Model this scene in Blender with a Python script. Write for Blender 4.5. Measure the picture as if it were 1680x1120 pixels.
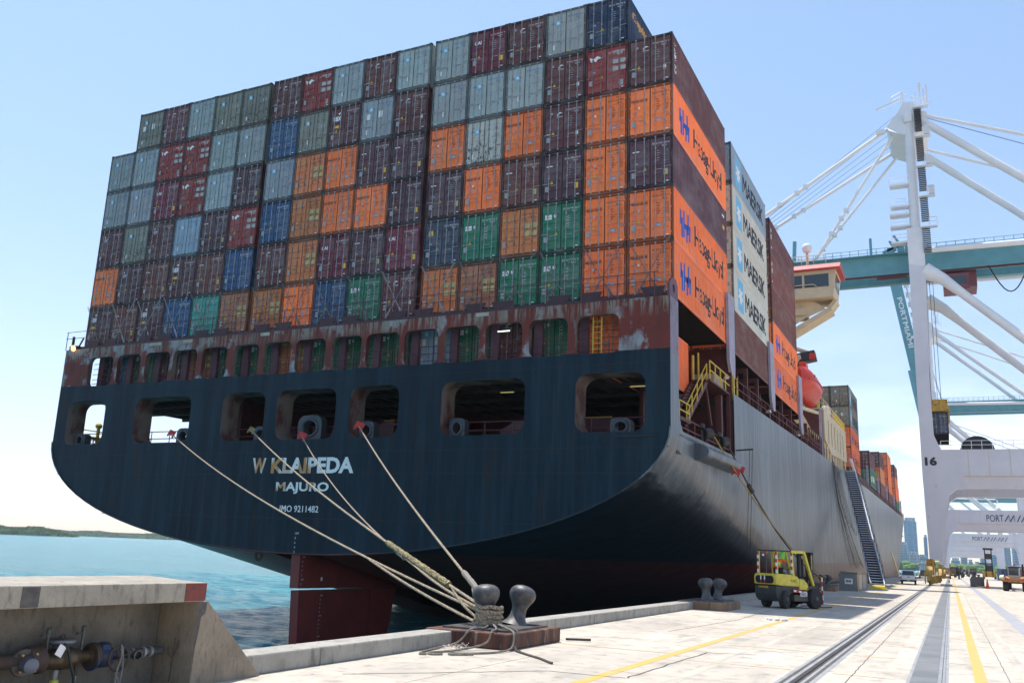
import bpy, bmesh, math, random
from mathutils import Vector, Matrix, Euler, noise
random.seed(7)
HAZE = 0.00010
R = math.radians
scene = bpy.context.scene
for o in list(bpy.data.objects): bpy.data.objects.remove(o)
COL = scene.collection
# ------------------------------------------------------------ camera
cam_d = bpy.data.cameras.new('camera'); cam = bpy.data.objects.new('camera', cam_d); COL.objects.link(cam)
cam_d.sensor_width = 36.0; cam_d.sensor_fit = 'HORIZONTAL'; cam_d.lens = 1450.62 / 1680 * 36
cam_d.clip_start = 0.2; cam_d.clip_end = 20000
yaw, pit, rol = R(26.2327), R(13.3653), R(2.4222)
fw = Vector((-math.sin(yaw) * math.cos(pit), math.cos(yaw) * math.cos(pit), math.sin(pit)))
rt = Vector((math.cos(yaw), math.sin(yaw), 0)); up = rt.cross(fw)
r2 = math.cos(rol) * rt + math.sin(rol) * up; u2 = -math.sin(rol) * rt + math.cos(rol) * up
M = Matrix((r2, u2, -fw)).transposed().to_4x4(); M.translation = Vector((0, 0, 1.95)); cam.matrix_world = M
scene.camera = cam
# ------------------------------------------------------------ sky, sun, exposure
SUNV = Vector((-0.273, 0.150, 1.0)).normalized()
w = bpy.data.worlds.new('World'); scene.world = w; w.use_nodes = True
wn, wl = w.node_tree.nodes, w.node_tree.links
bg = wn['Background']; bg.inputs[1].default_value = 0.13
sky = wn.new('ShaderNodeTexSky'); sky.sky_type = 'NISHITA'; sky.sun_disc = False
sky.sun_elevation = math.asin(SUNV.z); sky.sun_rotation = math.atan2(SUNV.x, SUNV.y)
sky.air_density = 1.0; sky.dust_density = 0.5; sky.ozone_density = 1.0; sky.altitude = 0
tc = wn.new('ShaderNodeTexCoord'); mp = wn.new('ShaderNodeMapping'); mp.inputs['Scale'].default_value = (1, 1, 4.0)
nz = wn.new('ShaderNodeTexNoise'); nz.inputs['Scale'].default_value = 4.2; nz.inputs['Detail'].default_value = 7; nz.inputs['Roughness'].default_value = .55
cr = wn.new('ShaderNodeValToRGB'); cr.color_ramp.elements[0].position = .47; cr.color_ramp.elements[1].position = .62
sx_ = wn.new('ShaderNodeSeparateXYZ')
band = wn.new('ShaderNodeValToRGB'); e = band.color_ramp.elements
e[0].position = 0.0; e[0].color = (1, 1, 1, 1); e[1].position = .30; e[1].color = (0, 0, 0, 1)
x1 = e.new(.11); x1.color = (.62, .62, .62, 1); x2 = e.new(.16); x2.color = (.10, .10, .10, 1)
mul = wn.new('ShaderNodeMath'); mul.operation = 'MULTIPLY'; side_ = wn.new('ShaderNodeMapRange'); side_.inputs[1].default_value = -.45; side_.inputs[2].default_value = -.12; mul2 = wn.new('ShaderNodeMath'); mul2.operation = 'MULTIPLY'
mx = wn.new('ShaderNodeMixRGB'); mx.inputs[2].default_value = (11.5, 11.8, 12.2, 1)
hs = wn.new('ShaderNodeHueSaturation'); hs.inputs['Saturation'].default_value = .93
wl.new(tc.outputs['Generated'], mp.inputs[0]); wl.new(mp.outputs[0], nz.inputs[0]); wl.new(nz.outputs[0], cr.inputs[0])
wl.new(tc.outputs['Generated'], sx_.inputs[0]); wl.new(sx_.outputs[2], band.inputs[0])
wl.new(cr.outputs[0], mul.inputs[0]); wl.new(band.outputs[0], mul.inputs[1]); wl.new(sx_.outputs[0], side_.inputs[0]); wl.new(mul.outputs[0], mul2.inputs[0]); wl.new(side_.outputs[0], mul2.inputs[1]); wl.new(mul2.outputs[0], mx.inputs[0])
tn = wn.new('ShaderNodeMixRGB'); tn.blend_type = 'MULTIPLY'; tn.inputs[0].default_value = 1; gt_ = wn.new('ShaderNodeValToRGB'); gt_.color_ramp.elements[0].position = .08; gt_.color_ramp.elements[0].color = (1.02, .98, 1.06, 1); gt_.color_ramp.elements[1].position = .52; gt_.color_ramp.elements[1].color = (1.05, 1.14, 1.15, 1); wl.new(sx_.outputs[2], gt_.inputs[0]); wl.new(gt_.outputs[0], tn.inputs[2])
wl.new(sky.outputs[0], hs.inputs['Color']); wl.new(hs.outputs[0], tn.inputs[1]); wl.new(tn.outputs[0], mx.inputs[1]); wl.new(mx.outputs[0], bg.inputs[0])
sd = bpy.data.lights.new('sun', 'SUN'); sun = bpy.data.objects.new('sun', sd); COL.objects.link(sun)
sd.energy = 4.2; sd.angle = R(.55); sd.color = (1, .955, .89)
sun.rotation_mode = 'QUATERNION'; sun.rotation_quaternion = SUNV.to_track_quat('Z', 'Y')
scene.view_settings.view_transform = 'Standard'; scene.view_settings.look = 'None'
scene.view_settings.exposure = 0.6; scene.view_settings.gamma = 1
scene.render.engine = 'CYCLES'; scene.cycles.max_bounces = 8; scene.cycles.diffuse_bounces = 4
scene.cycles.volume_bounces = 0
# ------------------------------------------------------------ materials
MATS = {}
def nt(name):
    m = bpy.data.materials.new(name); m.use_nodes = True; MATS[name] = m
    n, l = m.node_tree.nodes, m.node_tree.links
    return m, n, l, n['Principled BSDF']
def noise_fac(n, l, scale, stretch=(1, 1, 1), lo=.4, hi=.6, detail=6, coord='Object', rough=.6):
    t = n.new('ShaderNodeTexCoord'); m = n.new('ShaderNodeMapping'); m.inputs['Scale'].default_value = stretch
    z = n.new('ShaderNodeTexNoise'); z.inputs['Scale'].default_value = scale; z.inputs['Detail'].default_value = detail
    z.inputs['Roughness'].default_value = rough
    r = n.new('ShaderNodeMapRange'); r.inputs[1].default_value = lo; r.inputs[2].default_value = hi
    l.new(t.outputs[coord], m.inputs[0]); l.new(m.outputs[0], z.inputs[0]); l.new(z.outputs[0], r.inputs[0])
    return r.outputs[0], z.outputs[0]
def mixc(n, l, fac, a, b, mode='MIX'):
    m = n.new('ShaderNodeMixRGB'); m.blend_type = mode
    for i, v in ((0, fac), (1, a), (2, b)):
        if isinstance(v, (int, float)): m.inputs[i].default_value = v
        elif isinstance(v, tuple): m.inputs[i].default_value = (*v[:3], 1)
        else: l.new(v, m.inputs[i])
    return m.outputs[0]
def bump(n, l, h, p, strength=.3, dist=.02):
    b = n.new('ShaderNodeBump'); b.inputs['Strength'].default_value = strength; b.inputs['Distance'].default_value = dist
    l.new(h, b.inputs['Height']); l.new(b.outputs[0], p.inputs['Normal'])
def pm(name, c1, c2=None, scale=3, rough=.6, metal=0, stretch=(1, 1, 1), c3=None, s3=9, lo3=.56, hi3=.68, bmp=0, emit=None, lo=.35, hi=.65, coat=0):
    m, n, l, p = nt(name)
    p.inputs['Roughness'].default_value = rough; p.inputs['Metallic'].default_value = metal
    p.inputs['Base Color'].default_value = (*c1, 1)
    if coat: p.inputs['Coat Weight'].default_value = coat
    if c2:
        f, raw = noise_fac(n, l, scale, stretch, lo, hi); c = mixc(n, l, f, c1, c2)
        if c3:
            g, r3 = noise_fac(n, l, s3, stretch, lo3, hi3, 8); c = mixc(n, l, g, c, c3)
        l.new(c, p.inputs['Base Color'])
        if bmp: bump(n, l, raw, p, bmp)
    if emit:
        p.inputs['Emission Color'].default_value = (*c1, 1); p.inputs['Emission Strength'].default_value = emit
    return m
# container paint: tint and wear come from the object colour
def cpaint(name, dim):
    m, n, l, p = nt(name); oi = n.new('ShaderNodeObjectInfo'); t = n.new('ShaderNodeTexCoord')
    cx = n.new('ShaderNodeCombineXYZ'); rm = n.new('ShaderNodeMath'); rm.operation = 'MULTIPLY'; rm.inputs[1].default_value = 73.; l.new(oi.outputs['Random'], rm.inputs[0]); l.new(rm.outputs[0], cx.inputs[0]); l.new(rm.outputs[0], cx.inputs[1])
    va = n.new('ShaderNodeVectorMath'); va.operation = 'ADD'; l.new(t.outputs['Object'], va.inputs[0]); l.new(cx.outputs[0], va.inputs[1])
    def nf(scale, st, lo, hi, det=6, rough=.6):
        mp_ = n.new('ShaderNodeMapping'); mp_.inputs['Scale'].default_value = st; z = n.new('ShaderNodeTexNoise'); z.inputs['Scale'].default_value = scale; z.inputs['Detail'].default_value = det; z.inputs['Roughness'].default_value = rough
        r_ = n.new('ShaderNodeMapRange'); r_.inputs[1].default_value = lo; r_.inputs[2].default_value = hi; l.new(va.outputs[0], mp_.inputs[0]); l.new(mp_.outputs[0], z.inputs[0]); l.new(z.outputs[0], r_.inputs[0]); return r_.outputs[0], z.outputs[0]
    sc_ = n.new('ShaderNodeVectorMath'); sc_.operation = 'MULTIPLY'; sc_.inputs[1].default_value = (dim, dim * .97, dim * .95); l.new(oi.outputs['Color'], sc_.inputs[0]); c = sc_.outputs[0]
    f1, r1 = nf(1.1, (1, .4, .5), .3, .72); c = mixc(n, l, f1, c, mixc(n, l, 1.0, c, (.78, .77, .76), 'MULTIPLY'))
    fd, _ = nf(.9, (1, .5, 1), .45, .75, 4); fm = n.new('ShaderNodeMath'); fm.operation = 'MULTIPLY'; fm.inputs[1].default_value = .26; l.new(fd, fm.inputs[0]); c = mixc(n, l, fm.outputs[0], c, (.42, .39, .36))
    vs, _ = nf(5, (2.5, 2.5, .22), .52, .72); fade = n.new('ShaderNodeMath'); fade.operation = 'MULTIPLY'; fade.inputs[1].default_value = .38; l.new(vs, fade.inputs[0]); c = mixc(n, l, fade.outputs[0], c, (.11, .085, .07))
    rz, rr = nf(7, (1, 1, .7), 0, 1, 10, .72); sp = n.new('ShaderNodeSeparateXYZ'); l.new(t.outputs['Object'], sp.inputs[0])
    thr = n.new('ShaderNodeMath'); thr.operation = 'MULTIPLY_ADD'; thr.inputs[1].default_value = -.235; thr.inputs[2].default_value = .77; l.new(oi.outputs['Alpha'], thr.inputs[0])
    hz = n.new('ShaderNodeMath'); hz.operation = 'MULTIPLY_ADD'; hz.inputs[1].default_value = .045; l.new(sp.outputs[2], hz.inputs[0]); l.new(thr.outputs[0], hz.inputs[2])
    sb = n.new('ShaderNodeMath'); sb.operation = 'SUBTRACT'; l.new(rr, sb.inputs[0]); l.new(hz.outputs[0], sb.inputs[1])
    ms = n.new('ShaderNodeMath'); ms.operation = 'MULTIPLY'; ms.use_clamp = True; ms.inputs[1].default_value = 14; l.new(sb.outputs[0], ms.inputs[0])
    c = mixc(n, l, ms.outputs[0], c, (.085, .042, .022)); l.new(c, p.inputs['Base Color']); p.inputs['Roughness'].default_value = .6; p.inputs['Specular IOR Level'].default_value = .35
    bz, br = nf(1.6, (1, .4, 1), 0, 1, 3); bump(n, l, br, p, .5, .03); return m
CP = cpaint('container_paint', 1.30); CF = cpaint('container_frame', .34)  # frame copy is darkened: shade and dirt round each box put into the colour
pm('gasket', (.012, .012, .014), rough=.8)
pm('casting', (.03, .026, .025), (.07, .04, .03), 6, .7)
pm('galv', (.36, .37, .39), (.24, .235, .23), 5, .5, .3)
pm('galv_rust', (.26, .25, .25), (.12, .07, .05), 9, .6, .3)
pm('ink_white', (.75, .75, .75), rough=.6); pm('ink_dark', (.02, .022, .03), rough=.6)
pm('ink_blue', (.008, .09, .42), rough=.5); pm('ink_sky', (.18, .47, .68), rough=.5); pm('ink_yellow', (.75, .48, .05), rough=.5)
pm('ink_pale', (.52, .42, .18), rough=.6); pm('ink_red', (.55, .04, .03), rough=.5); pm('ink_dull', (.42, .42, .40), rough=.6); pm('ink_grey', (.32, .33, .34), rough=.5); pm('ink_gold', (.6, .3, .06), rough=.5)
pm('maroon_steel', (.060, .012, .013), (.085, .022, .022), 2, .6, c3=(.05, .02, .015), s3=6)
pm('purple_steel', (.085, .035, .055), (.13, .06, .08), 1.5, .55)
pm('dark_steel', (.018, .018, .02), (.03, .026, .024), 3, .6)
pm('rail_maroon', (.10, .03, .035), rough=.6); pm('lavender_steel', (.36, .33, .42), (.25, .23, .29), 1.2, .5)
pm('yellow_paint', (.62, .46, .04), (.5, .36, .03), 4, .45, c3=(.14, .07, .03), s3=12, lo3=.66, hi3=.72)
pm('beige_paint', (.62, .50, .31), (.52, .42, .27), 1.2, .5, c3=(.30, .18, .09), s3=5, lo3=.64, hi3=.76)
pm('roof_red', (.55, .07, .06), (.42, .05, .05), 2, .5)
pm('boat_orange', (.62, .045, .02), (.5, .03, .015), 2, .35)
pm('white_paint', (.74, .75, .77), (.66, .67, .70), .35, .45, c3=(.45, .40, .33), s3=1.2, lo3=.66, hi3=.8)
pm('lilac_white', (.62, .62, .68), (.56, .56, .61), .3, .45, c3=(.42, .38, .34), s3=1.0, lo3=.64, hi3=.8)
pm('teal_paint', (.12, .33, .38), (.10, .28, .325), .5, .5, c3=(.13, .10, .08), s3=1.1, lo3=.66, hi3=.78)
pm('glass_dark', (.03, .045, .05), rough=.08, coat=.5); pm('lamp_lit', (.55, .45, .18), rough=.4, emit=.35)
pm('rope', (.42, .34, .24), (.17, .13, .09), 22, .95, bmp=.9, lo=.42, hi=.62); pm('rope_dark', (.05, .045, .04), (.1, .085, .07), 20, .9); pm('rope_yellow', (.50, .33, .07), (.35, .23, .06), 20, .85)
pm('rope_grey', (.17, .15, .13), (.28, .25, .2), 25, .9, bmp=.6)
pm('sleeve_yellow', (.34, .27, .12), (.07, .055, .035), 14, .95, bmp=.8, lo=.42, hi=.58)
pm('guard_red', (.48, .02, .012), (.36, .015, .01), 4, .45)
pm('rubber', (.018, .018, .019), (.035, .034, .033), 8, .8); pm('rim', (.08, .075, .065), rough=.6)
pm('fork_yellow', (.78, .62, .05), (.62, .48, .05), 3, .42, c3=(.20, .15, .05), s3=9, lo3=.62, hi3=.74); pm('fork_dark', (.022, .024, .028), (.04, .038, .036), 4, .55); pm('fork_brown', (.09, .075, .06), rough=.6)
pm('tape_red', (.5, .02, .02), rough=.4); pm('tape_white', (.8, .8, .8), rough=.4)
pm('hivis_orange', (.95, .16, .02), rough=.8); pm('hivis_green', (.22, .85, .12), rough=.8); pm('skin', (.22, .12, .08), rough=.6); pm('denim', (.28, .36, .5), rough=.8)
pm('bollard_iron', (.042, .042, .045), (.12, .118, .115), 4.2, .50, .15, c3=(.075, .040, .026), s3=6.5, lo3=.55, hi3=.66, bmp=.5)
pm('rust_box', (.050, .022, .017), (.14, .055, .030), 3.2, .8, stretch=(1, 1, .14), lo=.42, hi=.6, c3=(.22, .17, .13), s3=7, lo3=.56, hi3=.68, bmp=.4)
pm('rust_box_tan', (.17, .10, .065), (.30, .19, .11), 2.2, .8, stretch=(1, 1, .25), c3=(.12, .07, .05), s3=5, lo3=.55, hi3=.7, bmp=.4)
pm('car_white', (.78, .79, .8), rough=.25, coat=.5); pm('car_dark', (.03, .035, .045), rough=.25, coat=.5); pm('tail_red', (.5, .01, .01), rough=.2)
pm('cart_orange', (.50, .20, .05), (.34, .14, .05), 2, .55); pm('cone_orange', (.8, .09, .02), rough=.5)
pm('bogie_yellow', (.55, .33, .035), (.35, .2, .04), 1.5, .55, c3=(.08, .05, .03), s3=3, lo3=.55, hi3=.66)
pm('hull_grey', (.18, .19, .2), rough=.5); pm('pale_shed', (.30, .28, .24), (.42, .38, .31), 2, .8)
pm('bronze', (.15, .10, .055), (.065, .05, .035), 7, .5, .6, c3=(.05, .045, .03), s3=11, bmp=.3); pm('valve_blue', (.018, .05, .14), (.03, .035, .045), 9, .5, c3=(.16, .07, .03), s3=14, lo3=.6, hi3=.7, bmp=.4)
pm('rust_iron', (.075, .045, .032), (.05, .035, .03), 14, .75, bmp=.4); pm('pipe_green', (.045, .06, .06), (.08, .085, .08), 8, .5); pm('hose', (.012, .02, .014), rough=.5); pm('brass', (.55, .36, .15), rough=.4, metal=.8); pm('meter_grey', (.15, .16, .2), rough=.5, metal=.3)
# transom / hull paints in the ship's own coordinates
def hull_mat(name, base, b2, stern):
    m, n, l, p = nt(name); t = n.new('ShaderNodeTexCoord'); s = n.new('ShaderNodeSeparateXYZ'); l.new(t.outputs['Object'], s.inputs[0])
    f, raw = noise_fac(n, l, .55, (1, .6, .12), .38, .66); c = mixc(n, l, f, base, b2)
    g, _ = noise_fac(n, l, 1.5, (1.2, 1.2, .07), .46, .74, 9, rough=.7); gm = n.new('ShaderNodeMath'); gm.operation = 'MULTIPLY'; gm.inputs[1].default_value = .42 if stern else .5; l.new(g, gm.inputs[0])
    c = mixc(n, l, gm.outputs[0], c, (.032, .074, .096) if stern else (.29, .32, .34))
    g2, _ = noise_fac(n, l, 1.7, (1, 1, .18), .56, .70, 9); gm2 = n.new('ShaderNodeMath'); gm2.operation = 'MULTIPLY'; gm2.inputs[1].default_value = .6; l.new(g2, gm2.inputs[0])
    c = mixc(n, l, gm2.outputs[0], c, (.025, .016, .010) if stern else (.07, .06, .05))
    if not stern:   # scuffed band low on the side
        q, _ = noise_fac(n, l, .8, (1, .5, .5), .3, .6); lb = n.new('ShaderNodeMapRange'); lb.inputs[1].default_value = -7.5; lb.inputs[2].default_value = -12.; l.new(s.outputs[2], lb.inputs[0])
        mm = n.new('ShaderNodeMath'); mm.operation = 'MULTIPLY'; l.new(q, mm.inputs[0]); l.new(lb.outputs[0], mm.inputs[1]); c = mixc(n, l, mm.outputs[0], c, (.06, .055, .05))
    if not stern:   # deep shade under the stern painted in as near-black, ragged edge, ending forward
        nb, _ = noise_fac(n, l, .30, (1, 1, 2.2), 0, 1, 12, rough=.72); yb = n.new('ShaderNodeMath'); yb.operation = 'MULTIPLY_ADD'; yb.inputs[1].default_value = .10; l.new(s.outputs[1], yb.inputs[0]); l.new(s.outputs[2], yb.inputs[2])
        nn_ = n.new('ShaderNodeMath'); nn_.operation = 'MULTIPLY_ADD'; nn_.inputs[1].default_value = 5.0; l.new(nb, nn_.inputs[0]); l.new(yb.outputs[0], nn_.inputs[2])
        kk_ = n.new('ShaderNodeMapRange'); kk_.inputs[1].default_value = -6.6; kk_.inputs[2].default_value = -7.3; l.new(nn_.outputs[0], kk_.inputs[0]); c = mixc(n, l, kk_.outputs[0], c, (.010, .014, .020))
    # boot topping
    lt = n.new('ShaderNodeMath'); lt.operation = 'LESS_THAN'; lt.inputs[1].default_value = -13.05; l.new(s.outputs[2], lt.inputs[0])
    rf, _ = noise_fac(n, l, 1.3, (1, 1, .4), .35, .7); rc = mixc(n, l, rf, (.065, .012, .010), (.11, .032, .026))
    c = c if stern else mixc(n, l, lt.outputs[0], c, rc)
    if stern:
        gt = n.new('ShaderNodeMath'); gt.operation = 'GREATER_THAN'; gt.inputs[1].default_value = -3.08; l.new(s.outputs[2], gt.inputs[0])
        a, _ = noise_fac(n, l, .55, (1, 1, .8), .525, .58, 8, rough=.62); rc = mixc(n, l, a, (.155, .034, .027), (.27, .28, .30)); a2, _ = noise_fac(n, l, 1.6, (1, 1, .5), .45, .62, 6); a3 = n.new('ShaderNodeMath'); a3.operation = 'MULTIPLY'; a3.inputs[1].default_value = .6; l.new(a2, a3.inputs[0]); rc = mixc(n, l, a3.outputs[0], rc, (.085, .028, .022))
        hh = n.new('ShaderNodeMapRange'); hh.inputs[1].default_value = -1.5; hh.inputs[2].default_value = -.85; l.new(s.outputs[2], hh.inputs[0])
        st, _ = noise_fac(n, l, 3.5, (1.5, 1, .12), .46, .6, 8); sm = n.new('ShaderNodeMath'); sm.operation = 'MULTIPLY'; l.new(st, sm.inputs[0]); l.new(hh.outputs[0], sm.inputs[1])
        rc = mixc(n, l, sm.outputs[0], rc, (.22, .20, .165))
        st2, _ = noise_fac(n, l, 5, (1.2, 1, .1), .58, .68, 8); rc = mixc(n, l, st2, rc, (.10, .045, .03))
        c = mixc(n, l, gt.outputs[0], c, rc)
    l.new(c, p.inputs['Base Color']); p.inputs['Roughness'].default_value = .55 if stern else .36; p.inputs['Specular IOR Level'].default_value = .18 if stern else .38
    bz, br = noise_fac(n, l, .55, (1, 1.5, .5), 0, 1, 3); bump(n, l, br, p, .55, .12)
    return m
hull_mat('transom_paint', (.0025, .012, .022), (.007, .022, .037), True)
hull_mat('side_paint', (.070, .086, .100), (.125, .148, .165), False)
pm('pillar_side', (.20, .17, .24), (.13, .10, .14), 1.5, .5, c3=(.12, .04, .04), s3=3)
m, n, l, p = nt('tunnel_rust'); f, _ = noise_fac(n, l, .9, (1, 1, .6), .42, .56, 8); c = mixc(n, l, f, (.075, .022, .018), (.15, .12, .105)); l.new(c, p.inputs['Base Color']); p.inputs['Roughness'].default_value = .7
m, n, l, p = nt('name_white'); f, _ = noise_fac(n, l, .55, (1, 1, .5), .54, .60, 3); c = mixc(n, l, f, (.72, .74, .73), (.45, .22, .07)); l.new(c, p.inputs['Base Color']); p.inputs['Roughness'].default_value = .6
def conc(name, c1, c2, dark, scale=.6, joints=False):
    m, n, l, p = nt(name); f, raw = noise_fac(n, l, scale, (1, 1, 1), .3, .7, 9); c = mixc(n, l, f, c1, c2)
    g, gr = noise_fac(n, l, scale * 6, (1, 1, .35), .53, .72, 9); gm = n.new('ShaderNodeMath'); gm.operation = 'MULTIPLY'; gm.inputs[1].default_value = .75; l.new(g, gm.inputs[0]); c = mixc(n, l, gm.outputs[0], c, dark)
    h, hr = noise_fac(n, l, 40, (1, 1, 1), .35, .7, 4); hm = n.new('ShaderNodeMath'); hm.operation = 'MULTIPLY'; hm.inputs[1].default_value = .22; l.new(h, hm.inputs[0]); c = mixc(n, l, hm.outputs[0], c, dark)
    if joints:
        k, _ = noise_fac(n, l, .25, (2.5, .25, 1), .50, .72, 6); km = n.new('ShaderNodeMath'); km.operation = 'MULTIPLY'; km.inputs[1].default_value = .65; l.new(k, km.inputs[0]); c = mixc(n, l, km.outputs[0], c, (.27, .25, .215))
        k, _ = noise_fac(n, l, .9, (1.5, .8, 1), .54, .70, 6); km = n.new('ShaderNodeMath'); km.operation = 'MULTIPLY'; km.inputs[1].default_value = .55; l.new(k, km.inputs[0]); c = mixc(n, l, km.outputs[0], c, (.20, .19, .17))
    if joints:
        k, _ = noise_fac(n, l, .7, (1, 1, 1), .665, .70, 5); km = n.new('ShaderNodeMath'); km.operation = 'MULTIPLY'; km.inputs[1].default_value = .55; l.new(k, km.inputs[0]); c = mixc(n, l, km.outputs[0], c, (.13, .12, .11))
        k, _ = noise_fac(n, l, 5, (1, 1, 1), .70, .74, 3); km = n.new('ShaderNodeMath'); km.operation = 'MULTIPLY'; km.inputs[1].default_value = .6; l.new(k, km.inputs[0]); c = mixc(n, l, km.outputs[0], c, (.12, .11, .10))
    else:
        k, _ = noise_fac(n, l, 1.4, (1, 1, 1), .44, .62, 10, rough=.7); km = n.new('ShaderNodeMath'); km.operation = 'MULTIPLY'; km.inputs[1].default_value = .35; l.new(k, km.inputs[0]); c = mixc(n, l, km.outputs[0], c, tuple(.45 * q for q in c2))
    l.new(c, p.inputs['Base Color']); p.inputs['Roughness'].default_value = .85; bump(n, l, gr, p, .35, .02)
    return m
conc('apron_concrete', (.60, .52, .425), (.47, .415, .345), (.21, .19, .165), .35, True)
conc('kerb_concrete', (.42, .39, .34), (.34, .315, .27), (.12, .115, .10), 1.2)
conc('wall_concrete_shaded', (.22, .195, .16), (.14, .127, .108), (.045, .04, .035), 1.6)  # recess wall only: the deep shade in there is put into the colour
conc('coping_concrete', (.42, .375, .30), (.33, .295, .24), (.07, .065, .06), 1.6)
conc('slab_tone', (.53, .465, .385), (.43, .38, .32), (.20, .18, .155), .5, True)
conc('wedge_concrete', (.34, .275, .20), (.25, .205, .155), (.11, .09, .07), 3.0)
pm('wall_red', (.24, .05, .04), (.16, .05, .04), 14, .8, c3=(.06, .05, .05), s3=9, lo3=.55, hi3=.7)
pm('line_yellow', (.62, .36, .06), (.50, .34, .12), 3, .7, c3=(.42, .39, .33), s3=6, lo3=.56, hi3=.68); pm('line_thin', (.60, .43, .18), (.45, .4, .32), 2, .8, lo=.4, hi=.6)
pm('rail_steel', (.035, .033, .032), (.07, .065, .06), 2, .5, .3); pm('trench_grey', (.13, .135, .14), (.19, .19, .19), 1, .6); pm('trench_edge', (.33, .33, .33), (.24, .24, .24), 2, .6); pm('tyre_mark', (.36, .33, .28), (.52, .46, .38), 1.2, .85, stretch=(3, .4, 1)); pm('band_grey', (.28, .28, .30), (.34, .34, .36), 1, .7)
pm('joint_dark', (.05, .048, .045), (.12, .11, .10), 3, .9)
# sea water: light and dark of distant waves streaked into the colour, plus foam
m, n, l, p = nt('sea_water'); t = n.new('ShaderNodeTexCoord')
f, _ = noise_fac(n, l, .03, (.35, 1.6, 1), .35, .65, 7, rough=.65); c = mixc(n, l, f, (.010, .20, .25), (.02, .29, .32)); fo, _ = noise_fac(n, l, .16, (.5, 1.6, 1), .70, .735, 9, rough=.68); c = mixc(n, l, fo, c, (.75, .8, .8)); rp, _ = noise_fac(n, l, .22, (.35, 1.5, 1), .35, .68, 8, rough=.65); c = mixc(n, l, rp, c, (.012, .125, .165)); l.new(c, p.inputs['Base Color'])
p.inputs['Roughness'].default_value = .16; p.inputs['IOR'].default_value = 1.33; p.inputs['Specular IOR Level'].default_value = .13
za = n.new('ShaderNodeTexNoise'); za.inputs['Scale'].default_value = .55; za.inputs['Detail'].default_value = 8; za.inputs['Roughness'].default_value = .62; za.inputs['Distortion'].default_value = .6
mpp = n.new('ShaderNodeMapping'); mpp.inputs['Rotation'].default_value = (0, 0, R(25)); mpp.inputs['Scale'].default_value = (.55, 1.5, 1); l.new(t.outputs['Object'], mpp.inputs[0]); l.new(mpp.outputs[0], za.inputs[0])
b = n.new('ShaderNodeBump'); b.inputs['Strength'].default_value = 1; b.inputs['Distance'].default_value = 1.3; l.new(za.outputs[0], b.inputs['Height']); l.new(b.outputs[0], p.inputs['Normal'])
m, n, l, p = nt('mangrove_leaf'); f, _ = noise_fac(n, l, .12, (1, 1, 1), .35, .65, 6); c = mixc(n, l, f, (.045, .115, .025), (.105, .19, .05)); l.new(c, p.inputs['Base Color']); p.inputs['Roughness'].default_value = .9
def glassmat(name, c1, c2, sx, sz, rough=.25):
    m, n, l, p = nt(name); t = n.new('ShaderNodeTexCoord'); s = n.new('ShaderNodeMapping'); s.inputs['Scale'].default_value = (sx, sx, sz)
    br = n.new('ShaderNodeTexBrick'); br.offset = 0; br.inputs['Color1'].default_value = (*c1, 1); br.inputs['Color2'].default_value = (*[q * .8 for q in c1], 1); br.inputs['Mortar'].default_value = (*c2, 1)
    br.inputs['Scale'].default_value = 1; br.inputs['Mortar Size'].default_value = .12; br.inputs['Brick Width'].default_value = 1; br.inputs['Row Height'].default_value = 1
    sw = n.new('ShaderNodeSeparateXYZ'); cb = n.new('ShaderNodeCombineXYZ'); ad = n.new('ShaderNodeMath'); l.new(t.outputs['Object'], s.inputs[0]); l.new(s.outputs[0], sw.inputs[0])
    l.new(sw.outputs[0], ad.inputs[0]); l.new(sw.outputs[1], ad.inputs[1]); l.new(ad.outputs[0], cb.inputs[0]); l.new(sw.outputs[2], cb.inputs[1]); l.new(cb.outputs[0], br.inputs[0])
    l.new(br.outputs[0], p.inputs['Base Color']); p.inputs['Roughness'].default_value = rough
glassmat('tower_glass', (.16, .32, .46), (.26, .40, .50), .25, .28, .15)
glassmat('tower_pale', (.30, .36, .42), (.55, .56, .57), .22, .3, .5)
glassmat('tower_blue', (.15, .28, .40), (.38, .46, .52), .2, .3, .3)
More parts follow.
